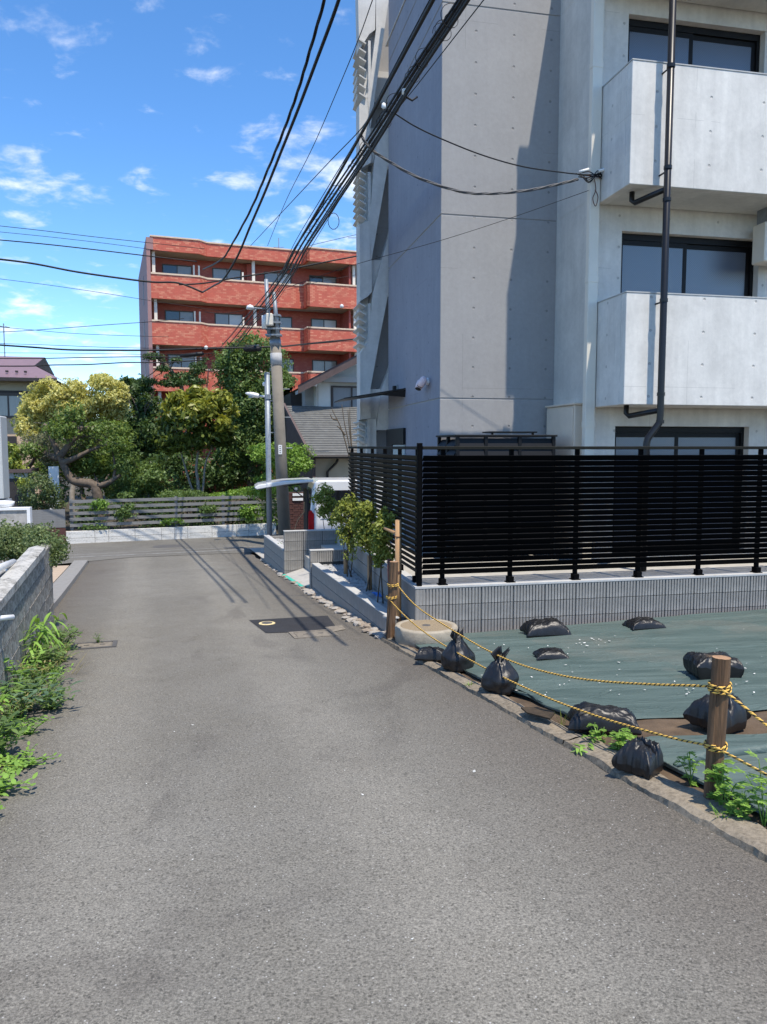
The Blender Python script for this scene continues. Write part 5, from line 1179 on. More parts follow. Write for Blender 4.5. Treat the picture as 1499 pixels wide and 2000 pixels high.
wl = at_y(15, 985, 16.0); T = thing('wash_basin', 'white moulded basin lying on the stucco wall', 'basin', (wl.x, 15.62, G(sw.x, sw.y) + zt2), 14); m = MB(); m.lathe([(.3, 0.0), (.34, .02), (.36, .10), (.33, .11), (.28, .03)], 20, (-.05, 0, 0)); m.build('bowl', 'lamp_white', T, True)
sh = at_y(28, 930, 26.4); T = thing('garden_shed', 'small grey shed with dark door behind the slatted gate', 'shed', (sh.x - .3, 26.4, G(sh.x, 26)), 16)
m = MB(); m.box(-.7, .7, 0, 1.5, 0, 2.1); m.build('wall', 'stucco_grey', T); m = MB(); m.box(.1, .62, -.02, -.002, .05, 1.9); m.build('door', 'eave_dark', T); m = MB(); m.box(-.85, .85, -.15, 1.6, 2.102, 2.22); m.build('roof', 'barge', T)
pn = at_y(106, 945, 27.5); T = thing('board_panel', 'upright white board among the shrubs behind the fence', 'board', (pn.x, 27.5, G(pn.x, 27.5)), 18); m = MB(); m.box(-.17, .17, 0, .08, 0, 2.3); m.build('board', 'white_paint', T)

# ================================================================== LOT: POSTS, ROPES, MANHOLE RING, BAGS
def post(px_base, top_y, rad, label, mat, lean=(0, 0), fn=LOT, endmat='wood_end', top_x=None, cracks=True):
    b = gnd(px_base[0], px_base[1], fn); t_ = at_y(top_x or px_base[0], top_y, b.y); h = t_.z - b.z
    T = thing('wooden_post', label, 'post', (b.x, b.y, fn(b.x, b.y)))
    m = MB(); n = 16
    def P(i, j):
        z = -.15 + (h + .15) * i / 10; a = 2 * math.pi * j / n; r = rad * (1 + .05 * math.sin(a * 2 + i * .3) + .02 * math.sin(a * 5 + 2)); 
        if j == 11 and cracks: r *= .86
        return ((t_.x - b.x) * max(0, z) / h + r * math.cos(a), r * math.sin(a), z)
    m.v = [P(i, j) for i in range(11) for j in range(n)]; m.f = [(i * n + j, i * n + (j + 1) % n, (i + 1) * n + (j + 1) % n, (i + 1) * n + j) for i in range(10) for j in range(n)]
    m.build('shaft', mat, T, False)
    m = MB(); m.add([P(10, j) for j in range(n)], [tuple(range(n))]); m.build('cut_end', endmat, T)
    return b, h, T
pbN, hN, TN = post((1391, 1565), 1284, .043, 'squared brown wooden post with yellow rope among the weeds', 'wood_old', top_x=1410)
pbM, hM, TM = post((762, 1252), 1097, .05, 'dark wooden post at the near end of the pebble planter', 'wood_old', fn=G, top_x=770)
pc = at_y(778, 1196, 9.15); T = thing('wooden_post', 'round pale timber stake tied with wire in the pebble planter', 'post', (pc.x, pc.y, -.6))
ht = at_y(778, 1016, 9.15).z + .6; m = MB(); m.tube([(0, 0, -.1), (.0, 0, ht)], [.040, .037], 16); m.build('shaft', 'wood_new', T, True); m = MB(); m.lathe([(.036, ht - .001), (.034, ht + .004)], 16); m.build('cut_end', 'wood_end', T)
for y_ in (1048, 1116, 1119):
    zz = at_y(778, y_, 9.15).z + .6; m = MB(); m.lathe([(.042, zz - .006), (.044, zz), (.042, zz + .006)], 14); m.build('wire_tie', 'rust', T)
m = MB(); a_ = at_y(775, 1042, 9.2); b_ = at_y(700, 1008, 12.2); m.tube([a_, b_], .022, 8); tag(m.build('support_rail', 'wood_new', None, True), 'thin timber support rail tied behind the planter shrubs', 'rail')
m = MB(); a_ = at_y(762, 1095, 9.35); b_ = at_y(764, 1180, 9.35); m.tube([at_y(764, 1200, 9.35), at_y(761, 1092, 9.35)], .028, 10); tag(m.build('wooden_stake', 'rust', None, True), 'reddish wooden stake behind the pale round stake', 'stake')

def rope(pts, label, rad=.0065):
    sp = spline(pts, 14); 
    # resample evenly
    d = [0]
    for i in range(1, len(sp)): d.append(d[-1] + (sp[i] - sp[i - 1]).length)
    n = int(d[-1] / .0065); T = thing('rope', label, 'rope', sp[0], 0, 'yellow and black ropes')
    X = np.interp(np.linspace(0, d[-1], n), d, [p.x for p in sp]); Y = np.interp(np.linspace(0, d[-1], n), d, [p.y for p in sp]); Z = np.interp(np.linspace(0, d[-1], n), d, [p.z for p in sp])
    C = [Vector(c) for c in zip(X, Y, Z)]
    for k, mt in ((0, 'rope_yellow'), (1, 'rope_yellow'), (2, 'rope_black')):
        m = MB(); P = []
        for i, c in enumerate(C):
            t_ = (C[min(i + 1, n - 1)] - C[max(i - 1, 0)]).normalized(); s_ = t_.cross(Vector((0, 0, 1))).normalized(); u_ = s_.cross(t_); a = i * .0065 / .042 * 2 * math.pi + k * 2.094
            P.append(c + (s_ * math.cos(a) + u_ * math.sin(a)) * rad * .55)
        m.tube(P, rad * .62, 5); m.build('strand', mt, T, True, True)
def rplane(pa, pb, pts):
    a, b = Vector((pa.x, pa.y, 0)), Vector((pb.x, pb.y, 0)); d = (b - a).normalized(); nn = Vector((-d.y, d.x, 0)); return [on_plane(x, y, a, nn) for x, y in pts]
offp = Vector((.0, -.075, 0))
pM2, pN2 = pbM + offp, pbN + offp
rope(rplane(pM2 + Vector((.03, 0, 0)), pN2, [(776, 1140), (784, 1152), (815, 1185), (870, 1222), (950, 1269), (1020, 1299), (1100, 1320), (1180, 1331), (1280, 1337), (1350, 1339), (1398, 1341)]), 'upper yellow and black rope strung between the two wooden posts')
rope(rplane(pM2 + Vector((.02, 0, 0)), pN2, [(757, 1162), (762, 1172), (800, 1211), (850, 1249), (920, 1290), (1000, 1331), (1080, 1367), (1170, 1400), (1250, 1424), (1320, 1443), (1380, 1455), (1398, 1458)]), 'lower yellow and black rope strung between the two wooden posts')
nx3 = Vector((2.9, 1.3, 0)) ; nxp = W(-.2, 3.3)
rope(rplane(pN2, nxp, [(1404, 1342), (1440, 1369), (1480, 1402), (1540, 1450), (1640, 1530)]), 'upper rope running off from the squared post above the weeds')
rope(rplane(pN2, nxp, [(1390, 1456), (1440, 1482), (1499, 1514), (1560, 1545), (1660, 1590)]), 'lower rope running off from the squared post above the weeds')
def coil(T, b, x, y, rad, label, n=3):
    c = at_y(x, y, b.y); pts = []
    for i in range(n * 12 + 1): a = i / 12 * 2 * math.pi; pts.append(c + Vector((math.cos(a) * rad, math.sin(a) * rad, (i / 12 - n / 2) * .016 + .006 * math.sin(a))))
    pts = [p for p in pts]; rope(pts, label, .006)
coil(TN, pbN, 1406, 1342, .052, 'rope turns knotted high on the squared brown post'); coil(TN, pbN, 1398, 1456, .052, 'rope turns knotted low on the squared brown post', 2)
coil(TM, pbM, 768, 1142, .062, 'upper rope turns around the dark planter post', 2); coil(TM, pbM, 765, 1166, .06, 'lower rope turns around the dark planter post', 2)
# concrete manhole ring
mc = gnd(836, 1268); mc = mc + Vector((0, .32, 0)); T = thing('manhole_ring', 'raised round concrete manhole with gravel-faced lid behind the kerb', 'manhole', (mc.x, mc.y, LOT(mc.x, mc.y) - .08))
m = MB(); m.lathe([(.35, 0), (.355, .25), (.345, .268), (.30, .272), (.292, .262)], 40); m.build('ring', 'ring_concrete', T, True)
m = MB(); m.lathe([(.288, .2), (.288, .266), (.28, .268)], 40); m.build('lid', 'aggregate', T)
m = MB(); m.lathe([(.05, .266), (.048, .270), (.01, .271)], 16); m.build('lifting_eye', 'cover_iron', T)

def bag(px, w, h, label, seed, kind='sack', ang=0, depth=.8, fn=LOT):
    b = gnd(px[0], px[1], fn, .03); k = b.y / F; rx = w * k / 2; H = h * k; ry = rx * depth; rg = random.Random(seed)
    b = b + Vector((0, ry * .75, 0))
    T = thing('sandbag', label, 'sandbag', (b.x, b.y, fn(b.x, b.y) + .03), ang, 'black plastic sandbags on the lot')
    if kind != 'tied':
        n1_, n2_ = 56, 36; sd = seed * 3.7; m = MB(); neck = kind == 'sack'; crease = {10: .1, 8: -.2}.get(seed); open_ = seed == 7
        def surf(i, j, top):
            u, v = -1 + 2 * i / (n1_ - 1), -1 + 2 * j / (n2_ - 1); au, av = abs(u), abs(v)
            e = max(0, (1 - au ** 3.4) * (1 - av ** 3.4)); nv_ = Vector((u * 1.3 + sd, v * 1.3, sd))
            wv = 1; hv = 1
            if neck and not open_ and u > .35: t_ = (u - .35) / .65; wv = 1 - .72 * min(1, t_ / .75) + (.25 * (t_ - .75) / .25 if t_ > .75 else 0); hv = 1 - .45 * t_
            X = u * (1 - .15 * (1 - av ** 2)) ; Y = v * wv * (1 - .13 * (1 - au ** 2))
            cn = min((math.hypot(u - a_, v - b_), a_, b_) for a_ in (-1, 1) for b_ in (-1, 1)) if not (neck and not open_) else (math.hypot(u - .75, v), .75, 0)
            an = math.atan2(v - cn[2], u - cn[1]); rd = (1 - abs(math.sin(an * 6 + 1.5 * mnoise.noise(nv_ * 2)))) ** 2
            wr = .20 * rd * math.exp(-cn[0] / .7) * min(1, cn[0] / .15) + .10 * (1 - abs(mnoise.noise(Vector((u * 2.2 + sd, v * 5, 1))) * 2.6)) ** 3 * .5 + .05 * mnoise.noise(nv_ * 3)
            bump_ = .22 * mnoise.noise(nv_)
            f_ = hv * (1 + bump_)
            if crease is not None: f_ *= 1 - .42 * math.exp(-((u - crease - .25 * v) / .10) ** 2)
            if open_ and top: f_ *= 1 + .35 * (av ** 2 + au ** 2) - .25
            rim = .27 * H * (1 + .25 * mnoise.noise(nv_ * 2)) * (1.9 if open_ else 1) * (.55 if kind == 'flat' else 1)
            z = rim + (H * .86 - rim) * e ** .5 * f_ + H * wr * e ** .25 if top else max(0, rim * (1 - e ** .3 * 1.5))
            return (rx * 1.08 * X + .02 * mnoise.noise(nv_ * 4) * (1 - e), ry * 1.05 * Y, max(0, z))
        m.grid(lambda i, j: surf(i, j, True), n1_, n2_); m.f = [f[::-1] for f in m.f] if False else m.f
        nb_ = MB(); nb_.grid(lambda i, j: surf(i, j, False), n1_, n2_); nb_.f = [f[::-1] for f in nb_.f]; m.add(nb_.v, nb_.f)
        m.build('sack', 'bag', T, True)
        if open_: q_ = MB(); q_.lathe([(.001, H * .84), (rx * .45, H * .80), (rx * .5, H * .7)], 16); q_.build('sand_fill', 'soil', T, True)
        return T
    nu, nv = 72, 44; m = MB(); sd = seed * 3.7
    gs = {'tied': [Vector((.12 * math.sin(sd), .1 * math.cos(sd), 1))], 'sack': [Vector((math.cos(sd), -.5 * abs(math.sin(sd)), .75)), Vector((-math.cos(sd), .3, .5))], 'flat': [Vector((1, .1 * math.sin(sd), .25)), Vector((-1, .2 * math.cos(sd), .3))]}[kind]
    gs = [g_.normalized() for g_ in gs]; fr_ = [(g_, g_.orthogonal().normalized()) for g_ in gs]; fr_ = [(g_, o_, g_.cross(o_)) for g_, o_ in fr_]
    pw = {'tied': (.62, .9), 'sack': (.62, .75), 'flat': (.55, .8)}[kind]
    def P(i, j):
        a = 2 * math.pi * i / (nu - 1); t = j / (nv - 1); ph = -math.pi / 2 + math.pi * t; cu, su = math.cos(ph), math.sin(ph)
        if i == nu - 1: a = 0
        n_ = Vector((cu * math.cos(a), cu * math.sin(a), su))
        Rr_ = abs(cu) ** pw[0]; x, y = Rr_ * math.cos(a), Rr_ * math.sin(a); z = math.copysign(abs(su) ** pw[1], su)
        d = .17 * mnoise.noise(n_ * 1.5 + Vector((sd, 0, 0))) + .05 * mnoise.noise(n_ * 3.1 + Vector((0, sd, 0)))
        ext = 0
        for g_, o_, c_ in fr_:
            th = math.acos(max(-1, min(1, n_.dot(g_)))); fi = math.atan2(n_.dot(c_), n_.dot(o_))
            w_ = math.exp(-th / .75) * min(1, th / .25)
            k_ = fi * 5 + 1.6 * math.sin(fi * 2 + sd) + th * .8; pl = 1 - abs(math.sin(k_)); d += w_ * (.17 * pl ** 2 - .10) + .05 * math.exp(-th / 1.4) * (1 - abs(math.sin(fi * 9 + 2 * mnoise.noise(n_ * 2)))) ** 3
            ext += (.34 if kind == 'tied' else .16) * math.exp(-(th / .30) ** 2)
        q = 1 + d + ext
        zz = (z * q + .72) / 1.72 if kind != 'tied' else (z * q + .8) / 1.8
        if kind == 'tied': sh_ = max(0, zz - .45) * .85; x *= (1 - sh_); y *= (1 - sh_)
        sag = (1.18 - .30 * zz) if kind == 'sack' else 1 + .14 * max(0, .45 - zz)
        return (rx * 1.0 * q * x * sag, ry * 1.0 * q * y * sag, max(0, H * .96 * zz))
    m.grid(P, nu, nv); m.f = [f for f in m.f]; m.build('sack', 'bag', T, True)
    # gathered ears / knot
    ears = {'tied': 2, 'sack': 2, 'flat': 1}[kind]
    for e in range(ears):
        m = MB(); a0 = rg.uniform(0, 6.28) if kind != 'tied' else e * 2.6 + .5
        bx, by, bz = (0, 0, H * .93) if kind == 'tied' else (rx * .82 * math.cos(a0), ry * .82 * math.sin(a0) * .6, H * (.55 if kind == 'sack' else .35))
        ln = (.10 if kind == 'tied' else .085) * (1 if kind != 'flat' else .8); dx, dy, dz = math.cos(a0) * .45, math.sin(a0) * .45, (.9 if kind == 'tied' else .35)
        def EP(i, j):
            t = i / 6; s_ = (j / 6 - .5); wd_ = (.02 + .075 * t) * (1 if kind == 'tied' else .9); cr_ = .014 * math.sin(j * 2.1 + e + seed) * (1 + t)
            return (bx + dx * ln * t - math.sin(a0) * s_ * wd_ + cr_, by + dy * ln * t + math.cos(a0) * s_ * wd_ + cr_, bz + dz * ln * t + cr_ - .02 * (1 - t) - .02 * (s_ * 2) ** 2 * t)
        m.grid(EP, 7, 7); o = m.build('tied_neck', 'bag', T, True); sf = o.modifiers.new('thick', 'SOLIDIFY'); sf.thickness = .004
    return T
bag((1070, 1243), 84, 36, 'wide flat black sandbag leaning against the ribbed wall with white spatter', 1, 'flat', 5, .7)
bag((1263, 1229), 70, 22, 'low black sandbag lying against the ribbed wall base', 2, 'flat', 10, .6)
bag((844, 1290), 62, 26, 'slumped grey black sandbag against the round manhole', 3, 'flat', -10, .6)
bag((896, 1310), 66, 62, 'upright tied black sandbag beside the round manhole', 4, 'tied', 20, .9)
bag((981, 1354), 74, 66, 'upright tied black sandbag with pointed top behind the kerb', 5, 'tied', -30, .9)
bag((1080, 1288), 62, 19, 'small crumpled black sandbag alone on the green sheet', 6, 'flat', 0, .7)
bag((1404, 1326), 92, 50, 'open topped black sandbag standing on the sheet behind the squared post', 7, 'sack', 0, .8)
bag((1425, 1426), 116, 70, 'big shiny black sandbag on bare soil behind the squared post', 8, 'sack', 30, .8)
bag((1186, 1430), 134, 52, 'long lying black sandbag at the edge of the bare soil', 9, 'flat', -12, .55)
bag((1264, 1512), 92, 66, 'round black sandbag pressed against the kerb among weeds', 10, 'sack', 45, .9)
# flat plastic scrap of the sheet edge
m = MB(); c_ = [gnd(x, y, LOT, .05) for x, y in ((1018, 1386), (1050, 1384), (1085, 1404), (1075, 1412), (1030, 1396))]; m.add([p + Vector((0, 0, rnd.uniform(0, .04))) for p in c_], [(0, 1, 4), (1, 2, 3, 4)]); o = m.build('debris', 'debris_dark'); tag(o, 'dark dead leaves and debris by the kerb at the sheet edge', 'debris'); sf = o.modifiers.new('t', 'SOLIDIFY'); sf.thickness = .012
# scattered white petals
g = np.random.default_rng(4); V = []
def scatter(fn, n, region, size):
    for _ in range(n):
        x, y = region(); p = gnd(x, y, fn); a = g.uniform(0, 6.28); s_ = size * g.uniform(.4, 1.3); u_ = np.array([math.cos(a), math.sin(a), 0]) * s_; w_ = np.array([-math.sin(a), math.cos(a), 0]) * s_ * .6; c_ = np.array([p.x, p.y, fn(p.x, p.y) + (.052 if fn is LOT else .004)])
        V.extend([c_ - u_, c_ - w_, c_ + u_ + np.array([0, 0, .004]), c_ + w_])
scatter(LOT, 70, lambda: (g.uniform(930, 1490), g.uniform(1235, 1375)), .013); scatter(LOT, 14, lambda: (g.normal(1155, 20), g.normal(1265, 6)), .02)
scatter(G, 40, lambda: (g.uniform(150, 1100), g.uniform(1300, 1900)), .005)
scatter(G, 4, lambda: (g.uniform(300, 1000), g.uniform(1390, 1600)), .016)
o = quads_obj(np.array(V), 'fallen_petals', 'petal'); tag(o, 'white petals scattered over the road and green sheet', 'petals', kind='stuff')

# ================================================================== TREES AND SHRUBS BEYOND THE CROSS ROAD
GT = 'garden trees behind the rail fence'
tree('ornamental_tree', 'tall yellow-leaved tree in front of the purple-roofed house', 'tree', 31, (150, 985),
     [(90, 772, 36, 30), (70, 800, 30, 32), (146, 765, 26, 24), (170, 795, 30, 20), (205, 765, 38, 30), (222, 795, 26, 24), (196, 742, 22, 12), (118, 800, 30, 25), (240, 770, 12, 20), (60, 835, 28, 24)],
     26000, .125, 'leaf_yellow', 'bark_grey', .13, group=GT, seed=21, gap=.33, extra=[([(90, 812, 55, 40, .9), (200, 815, 50, 30, .9), (140, 800, 40, 25, 1.2)], 12000, .125, 'leaf_lime')])
tree('crooked_tree', 'old tree with thick crooked trunk and layered green foliage', 'tree', 27.5, (196, 985),
     [(138, 808, 30, 24, 0), (118, 842, 36, 20, -.4), (55, 880, 34, 16, -.2), (205, 838, 42, 18, .2), (222, 868, 42, 22, 0), (180, 868, 45, 18, .6), (185, 900, 50, 22, .7), (150, 915, 40, 14, .8), (200, 925, 40, 10, .8), (30, 905, 16, 30, .6), (22, 935, 18, 20, .5)],
     13000, .12, 'leaf_green', 'bark', .20, stems=[[(196, 985), (190, 962), (180, 946), (163, 943), (142, 938), (128, 915), (115, 888), (104, 862), (86, 828)], [(118, 892), (140, 862), (155, 848), (148, 832)], [(115, 895), (85, 885), (76, 870)], [(184, 950), (210, 944), (236, 927)], [(122, 905), (150, 893), (175, 880)]],
     group=GT, seed=22, gap=.45, shell=.75, extra=[([(95, 895, 48, 22, .4), (150, 880, 45, 25, .9), (80, 860, 40, 25, .6), (110, 925, 40, 18, .9), (170, 855, 30, 20, .5)], 9000, .075, 'leaf_grey')])
tree('evergreen_tree', 'dark evergreen tree between the yellow tree and the red building', 'tree', 37, (285, 985),
     [(262, 772, 28, 22), (290, 790, 28, 24), (270, 820, 38, 34), (305, 845, 34, 36), (262, 868, 36, 36), (300, 895, 40, 34), (255, 915, 30, 30), (245, 745, 14, 10), (295, 760, 26, 8)], 11000, .19, 'leaf_dark', seed=23, gap=.32, group=GT)
tree('conifer', 'far dark tree top beside the red building corner', 'tree', 43, (268, 985), [(262, 752, 22, 14), (274, 742, 8, 10), (235, 752, 14, 10), (228, 760, 16, 12)], 2600, .2, 'leaf_dark', seed=24, group=GT)
tree('broadleaf_shrub', 'bushy mid green shrub between the crooked tree and the magnolia', 'shrub', 28, (285, 1000),
     [(285, 930, 45, 26), (262, 950, 40, 22), (315, 945, 38, 25), (290, 968, 60, 16), (235, 965, 30, 18), (330, 968, 30, 14), (250, 905, 28, 20)], 11000, .11, 'leaf_mid', seed=25, gap=.25, trunk_r=.05, group='shrubs behind the rail fence')
tree('clipped_bush', 'rounded clipped dark green bush behind the rail fence', 'shrub', 27, (365, 1000), [(352, 968, 36, 10), (378, 968, 30, 11)], 3500, .06, 'leaf_mid', seed=26, gap=0, shell=.3, trunk_r=.04, branches=False, group='shrubs behind the rail fence')
tree('magnolia_tree', 'multi-stemmed tree with large glossy yellow green leaves', 'tree', 28.5, (392, 985),
     [(385, 790, 46, 28), (348, 802, 32, 28), (418, 796, 34, 26), (437, 824, 26, 30), (375, 825, 55, 32), (335, 835, 28, 28), (410, 850, 40, 26), (360, 862, 45, 22), (440, 855, 20, 18), (330, 872, 20, 20)],
     8500, .25, 'leaf_mag', 'bark_grey', .085, stems=[[(393, 985), (388, 950), (384, 910), (392, 860)], [(393, 980), (398, 945), (402, 905), (416, 870)], [(388, 985), (372, 945), (360, 905), (350, 870)]],
     group=GT, seed=27, aspect=.36, gap=.36, shell=.8, extra=[([(385, 766, 22, 12, -.3), (352, 776, 22, 14, -.4), (425, 778, 26, 16, -.4), (452, 800, 14, 18, -.3), (330, 800, 16, 18, -.3), (385, 800, 40, 20, -.9), (440, 830, 18, 16, -.8)], 2600, .25, 'leaf_magtop')])
tree('evergreen_tree', 'dense green tree behind the crooked trunk and below the yellow crown', 'tree', 34.5, (165, 985), [(165, 850, 44, 34), (105, 870, 48, 36), (222, 850, 40, 32), (150, 900, 60, 34), (215, 905, 50, 30), (95, 915, 40, 28)], 8500, .17, 'leaf_green', seed=37, gap=.2, shell=.9, group=GT)
tree('garden_pine', 'dark cloud-pruned pine in front of the red building', 'tree', 36, (350, 985), [(300, 697, 20, 7), (310, 704, 14, 6), (352, 735, 30, 9), (388, 722, 18, 14), (378, 745, 28, 10), (335, 748, 26, 8), (320, 720, 14, 6), (395, 700, 10, 8), (345, 703, 12, 6), (290, 745, 22, 7)],
     5200, .17, 'leaf_dark', 'bark', .13, stems=[[(350, 985), (352, 850), (356, 770), (350, 745), (338, 728), (325, 712), (312, 702)], [(352, 748), (372, 735), (388, 724)]], group=GT, seed=28, aspect=.3, gap=.1)
tree('camphor_tree', 'tall dense dark green tree behind the utility pole', 'tree', 34, (490, 985),
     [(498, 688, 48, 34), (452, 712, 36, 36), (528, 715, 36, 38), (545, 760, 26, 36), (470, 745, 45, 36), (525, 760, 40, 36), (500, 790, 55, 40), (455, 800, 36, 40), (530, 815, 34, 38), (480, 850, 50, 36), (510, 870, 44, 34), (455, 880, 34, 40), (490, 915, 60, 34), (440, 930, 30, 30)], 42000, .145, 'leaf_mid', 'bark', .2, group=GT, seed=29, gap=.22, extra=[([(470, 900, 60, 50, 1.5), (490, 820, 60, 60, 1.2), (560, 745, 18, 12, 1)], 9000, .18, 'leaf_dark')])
tree('garden_shrub', 'cloud-pruned bright green shrub beside the utility pole', 'shrub', 24.2, (565, 1020), [(518, 878, 34, 12), (500, 892, 24, 10), (550, 880, 30, 16), (585, 885, 30, 18), (570, 905, 38, 22), (598, 908, 14, 14), (535, 905, 24, 14), (520, 940, 26, 14), (510, 960, 34, 14), (555, 950, 30, 25)], 9500, .085, 'leaf_bright', 'bark', .06, seed=30, gap=.28, group='shrubs behind the rail fence', extra=[([(560, 930, 30, 25, .6), (530, 990, 22, 30, .8)], 2600, .08, 'leaf_mid')])
tree('hedge_shrub', 'low light green hedge along the top of the rail fence', 'hedge', 27.6, (470, 1000), [(450, 968, 40, 9), (490, 962, 40, 10), (520, 968, 20, 10), (430, 972, 30, 8), (530, 1000, 16, 28)], 5500, .075, 'leaf_bright', seed=31, gap=.1, trunk_r=.03, branches=False, group='shrubs behind the rail fence')
tree('climbing_shrub', 'straggly olive shrub behind the slatted gate', 'shrub', 24.6, (75, 1010), [(78, 952, 28, 30), (60, 965, 24, 22), (100, 965, 22, 20), (112, 985, 16, 12), (70, 990, 26, 12)], 5000, .085, 'leaf_ivy', 'twig', .03, seed=32, gap=.4, group='shrubs behind the rail fence')
tree('lime_shrub', 'lime yellow shrub beside the pale cabinet', 'shrub', 26.5, (28, 1000), [(22, 880, 14, 14), (20, 905, 18, 22), (38, 925, 24, 18), (50, 945, 16, 12)], 3800, .11, 'leaf_lime', 'twig', .03, seed=33, gap=.3, group='shrubs behind the rail fence')
tree('backdrop_tree', 'shaded evergreen filling the garden behind the magnolia', 'tree', 33, (400, 990), [(345, 905, 50, 45), (410, 920, 55, 45), (380, 950, 70, 25), (300, 930, 50, 40), (210, 945, 60, 30), (150, 955, 60, 25)], 9000, .17, 'leaf_dark', seed=34, gap=.3, shell=.9, group=GT)
for i, (x0_, lab) in enumerate(((190, 'dark shrub behind the left end of the rail fence'), (300, 'dark shrub behind the middle of the rail fence'), (400, 'dark shrub behind the rail fence under the magnolia'), (490, 'dark shrub behind the rail fence beside the lamp post'))):
    tree('fence_shrub', lab, 'shrub', 25.6 + i * .45, (x0_, 1035), [(x0_ - 30, 1000, 34, 22, .2), (x0_, 996, 36, 24, .3), (x0_ + 30, 1000, 34, 22, .4), (x0_, 1020, 60, 14, .2)], 4200, .09, 'leaf_dark', 'twig', .02, seed=140 + i, gap=.15, shell=.9, group='shrubs behind the rail fence', branches=False, dr=.35)
for i, (x0_, y0_, w_, h_, lab) in enumerate(((30, 850, 60, 55, 'distant green tree behind the purple-roofed house'), (120, 845, 70, 55, 'distant green tree beyond the yellow tree'), (215, 840, 60, 60, 'distant green tree left of the dark evergreen'), (300, 835, 60, 60, 'distant green tree at the red building corner'))):
    tree('distant_tree', lab, 'tree', 44 + i, (x0_, 960), [(x0_ - w_ * .4, y0_ + 10, w_ * .6, h_ * .6), (x0_ + w_ * .4, y0_, w_ * .6, h_ * .6), (x0_, y0_ + 40, w_, h_ * .7)], 4200, .26, 'leaf_green', seed=160 + i, gap=.1, shell=.9, group=GT, branches=False)
# ivy on the rail fence
rg = random.Random(9)
for i, (x, y, rx, ry, n_, lab) in enumerate(((190, 985, 22, 12, 700, 'ivy tuft hanging over the top rail of the fence'), (247, 998, 26, 16, 1100, 'large ivy clump growing through the rail fence'), (335, 1020, 26, 8, 700, 'ivy patch at the foot of the rail fence'), (405, 993, 22, 10, 500, 'sparse ivy sprays between the rails'), (480, 1000, 36, 20, 1100, 'ivy curtain covering the lamp end of the rail fence'), (185, 1028, 40, 5, 500, 'creeper along the white wall below the rails'), (525, 1010, 14, 26, 900, 'dense ivy around the last fence post'))):
    c = FF.px(x, y, .2); k = 24.5 / F; p = FF.w(c.x, .2, c.z)
    B = [(p + Vector((rg.uniform(-.5, .5) * rx * k, rg.uniform(-.05, .05), rg.uniform(-.4, .4) * ry * k)), (rx * k * .7, .16, ry * k * .8)) for _ in range(3)]
    o = quads_obj(leaf_mesh(B, n_, .075, .7, 60 + i, .8, .2), 'ivy', 'leaf_mid' if i % 2 else 'leaf_bright'); tag(o, lab, 'ivy', 'ivy on the rail fence')
# ivy mound over the old wall
T = thing('ivy_mound', 'dense ivy bush spilling over the end of the old block wall', 'ivy bush', W(11.4, -1.9, prof(11.4)))
B = [pxblob(x, y, rx, ry, Y_, .45) for x, y, rx, ry, Y_ in ((20, 1045, 40, 28, 11.4), (55, 1055, 40, 30, 11.6), (85, 1050, 30, 26, 10.4), (100, 1070, 20, 28, 9.9), (30, 1075, 40, 22, 11.2), (108, 1088, 12, 18, 9.8), (0, 1060, 40, 34, 11.2), (60, 1085, 36, 22, 11.3))]
quads_obj(leaf_mesh(B, 19000, .036, .7, 71, .7, .24), 'foliage', 'leaf_ivy', T)
m = MB()
for c, r in B: m.tube(wob(W(11.2, -1.75, prof(11.2) - .05), c, 4, .08, rg), [.02, .016, .012, .008, .004], 5)
m.build('stems', 'twig', T, True, True)
o = None

# planter saplings
def sapling(label, base_px, Y, blobs, stems, n, seed, base_z, mat='leaf_sap', size=.05):
    b = at_y(base_px[0], base_px[1], Y); T = thing('sapling', label, 'shrub', (b.x, b.y, base_z), 0, 'young shrubs in the block planters'); r_ = random.Random(seed)
    b0_ = Vector((b.x, b.y, base_z - .03)); m = MB()
    for st in stems: p = [b0_ + Vector((r_.uniform(-.06, .06), r_.uniform(-.04, .04), 0))] + [at_y(x, y, Y) for x, y in st]; sp = spline(p, 5); m.tube(sp, [.011 * (1 - .6 * i / len(sp)) for i in range(len(sp))], 5)
    m.build('stem', 'twig', T, True, True)
    B = [pxblob(x, y, rx, ry, Y, None, r_.uniform(-.1, .1)) for x, y, rx, ry in blobs]
    quads_obj(leaf_mesh(B, int(n * 1.7), size, .5, seed, .9, .16, freq=2.6), 'foliage', mat, T)
sapling('slim sapling growing in front of the white van window', (640, 1060), 16.6, [(635, 960, 18, 16), (625, 975, 18, 14), (645, 985, 16, 16), (632, 1000, 16, 14), (650, 1015, 10, 14)], [[(632, 1020), (628, 975)], [(650, 1015), (642, 975)]], 1500, 81, -.62, size=.06)
sapling('yellow green sapling at the far end of the pebble planter', (684, 1118), 12.2, [(684, 985, 18, 22), (672, 1000, 18, 24), (692, 1015, 20, 26), (674, 1040, 18, 24), (686, 1050, 14, 20), (684, 1080, 14, 16), (660, 1010, 14, 16)], [[(680, 1060), (684, 990)], [(690, 1060), (672, 1000)], [(672, 1070), (690, 1020)]], 2600, 82, -.47)
sapling('middle yellow green sapling in the pebble planter', (722, 1132), 11.0, [(715, 998, 22, 20), (706, 1020, 22, 26), (724, 1035, 22, 28), (708, 1050, 18, 22), (727, 1065, 16, 18)], [[(722, 1080), (716, 1005)], [(728, 1080), (706, 1025)]], 2600, 83, -.47)
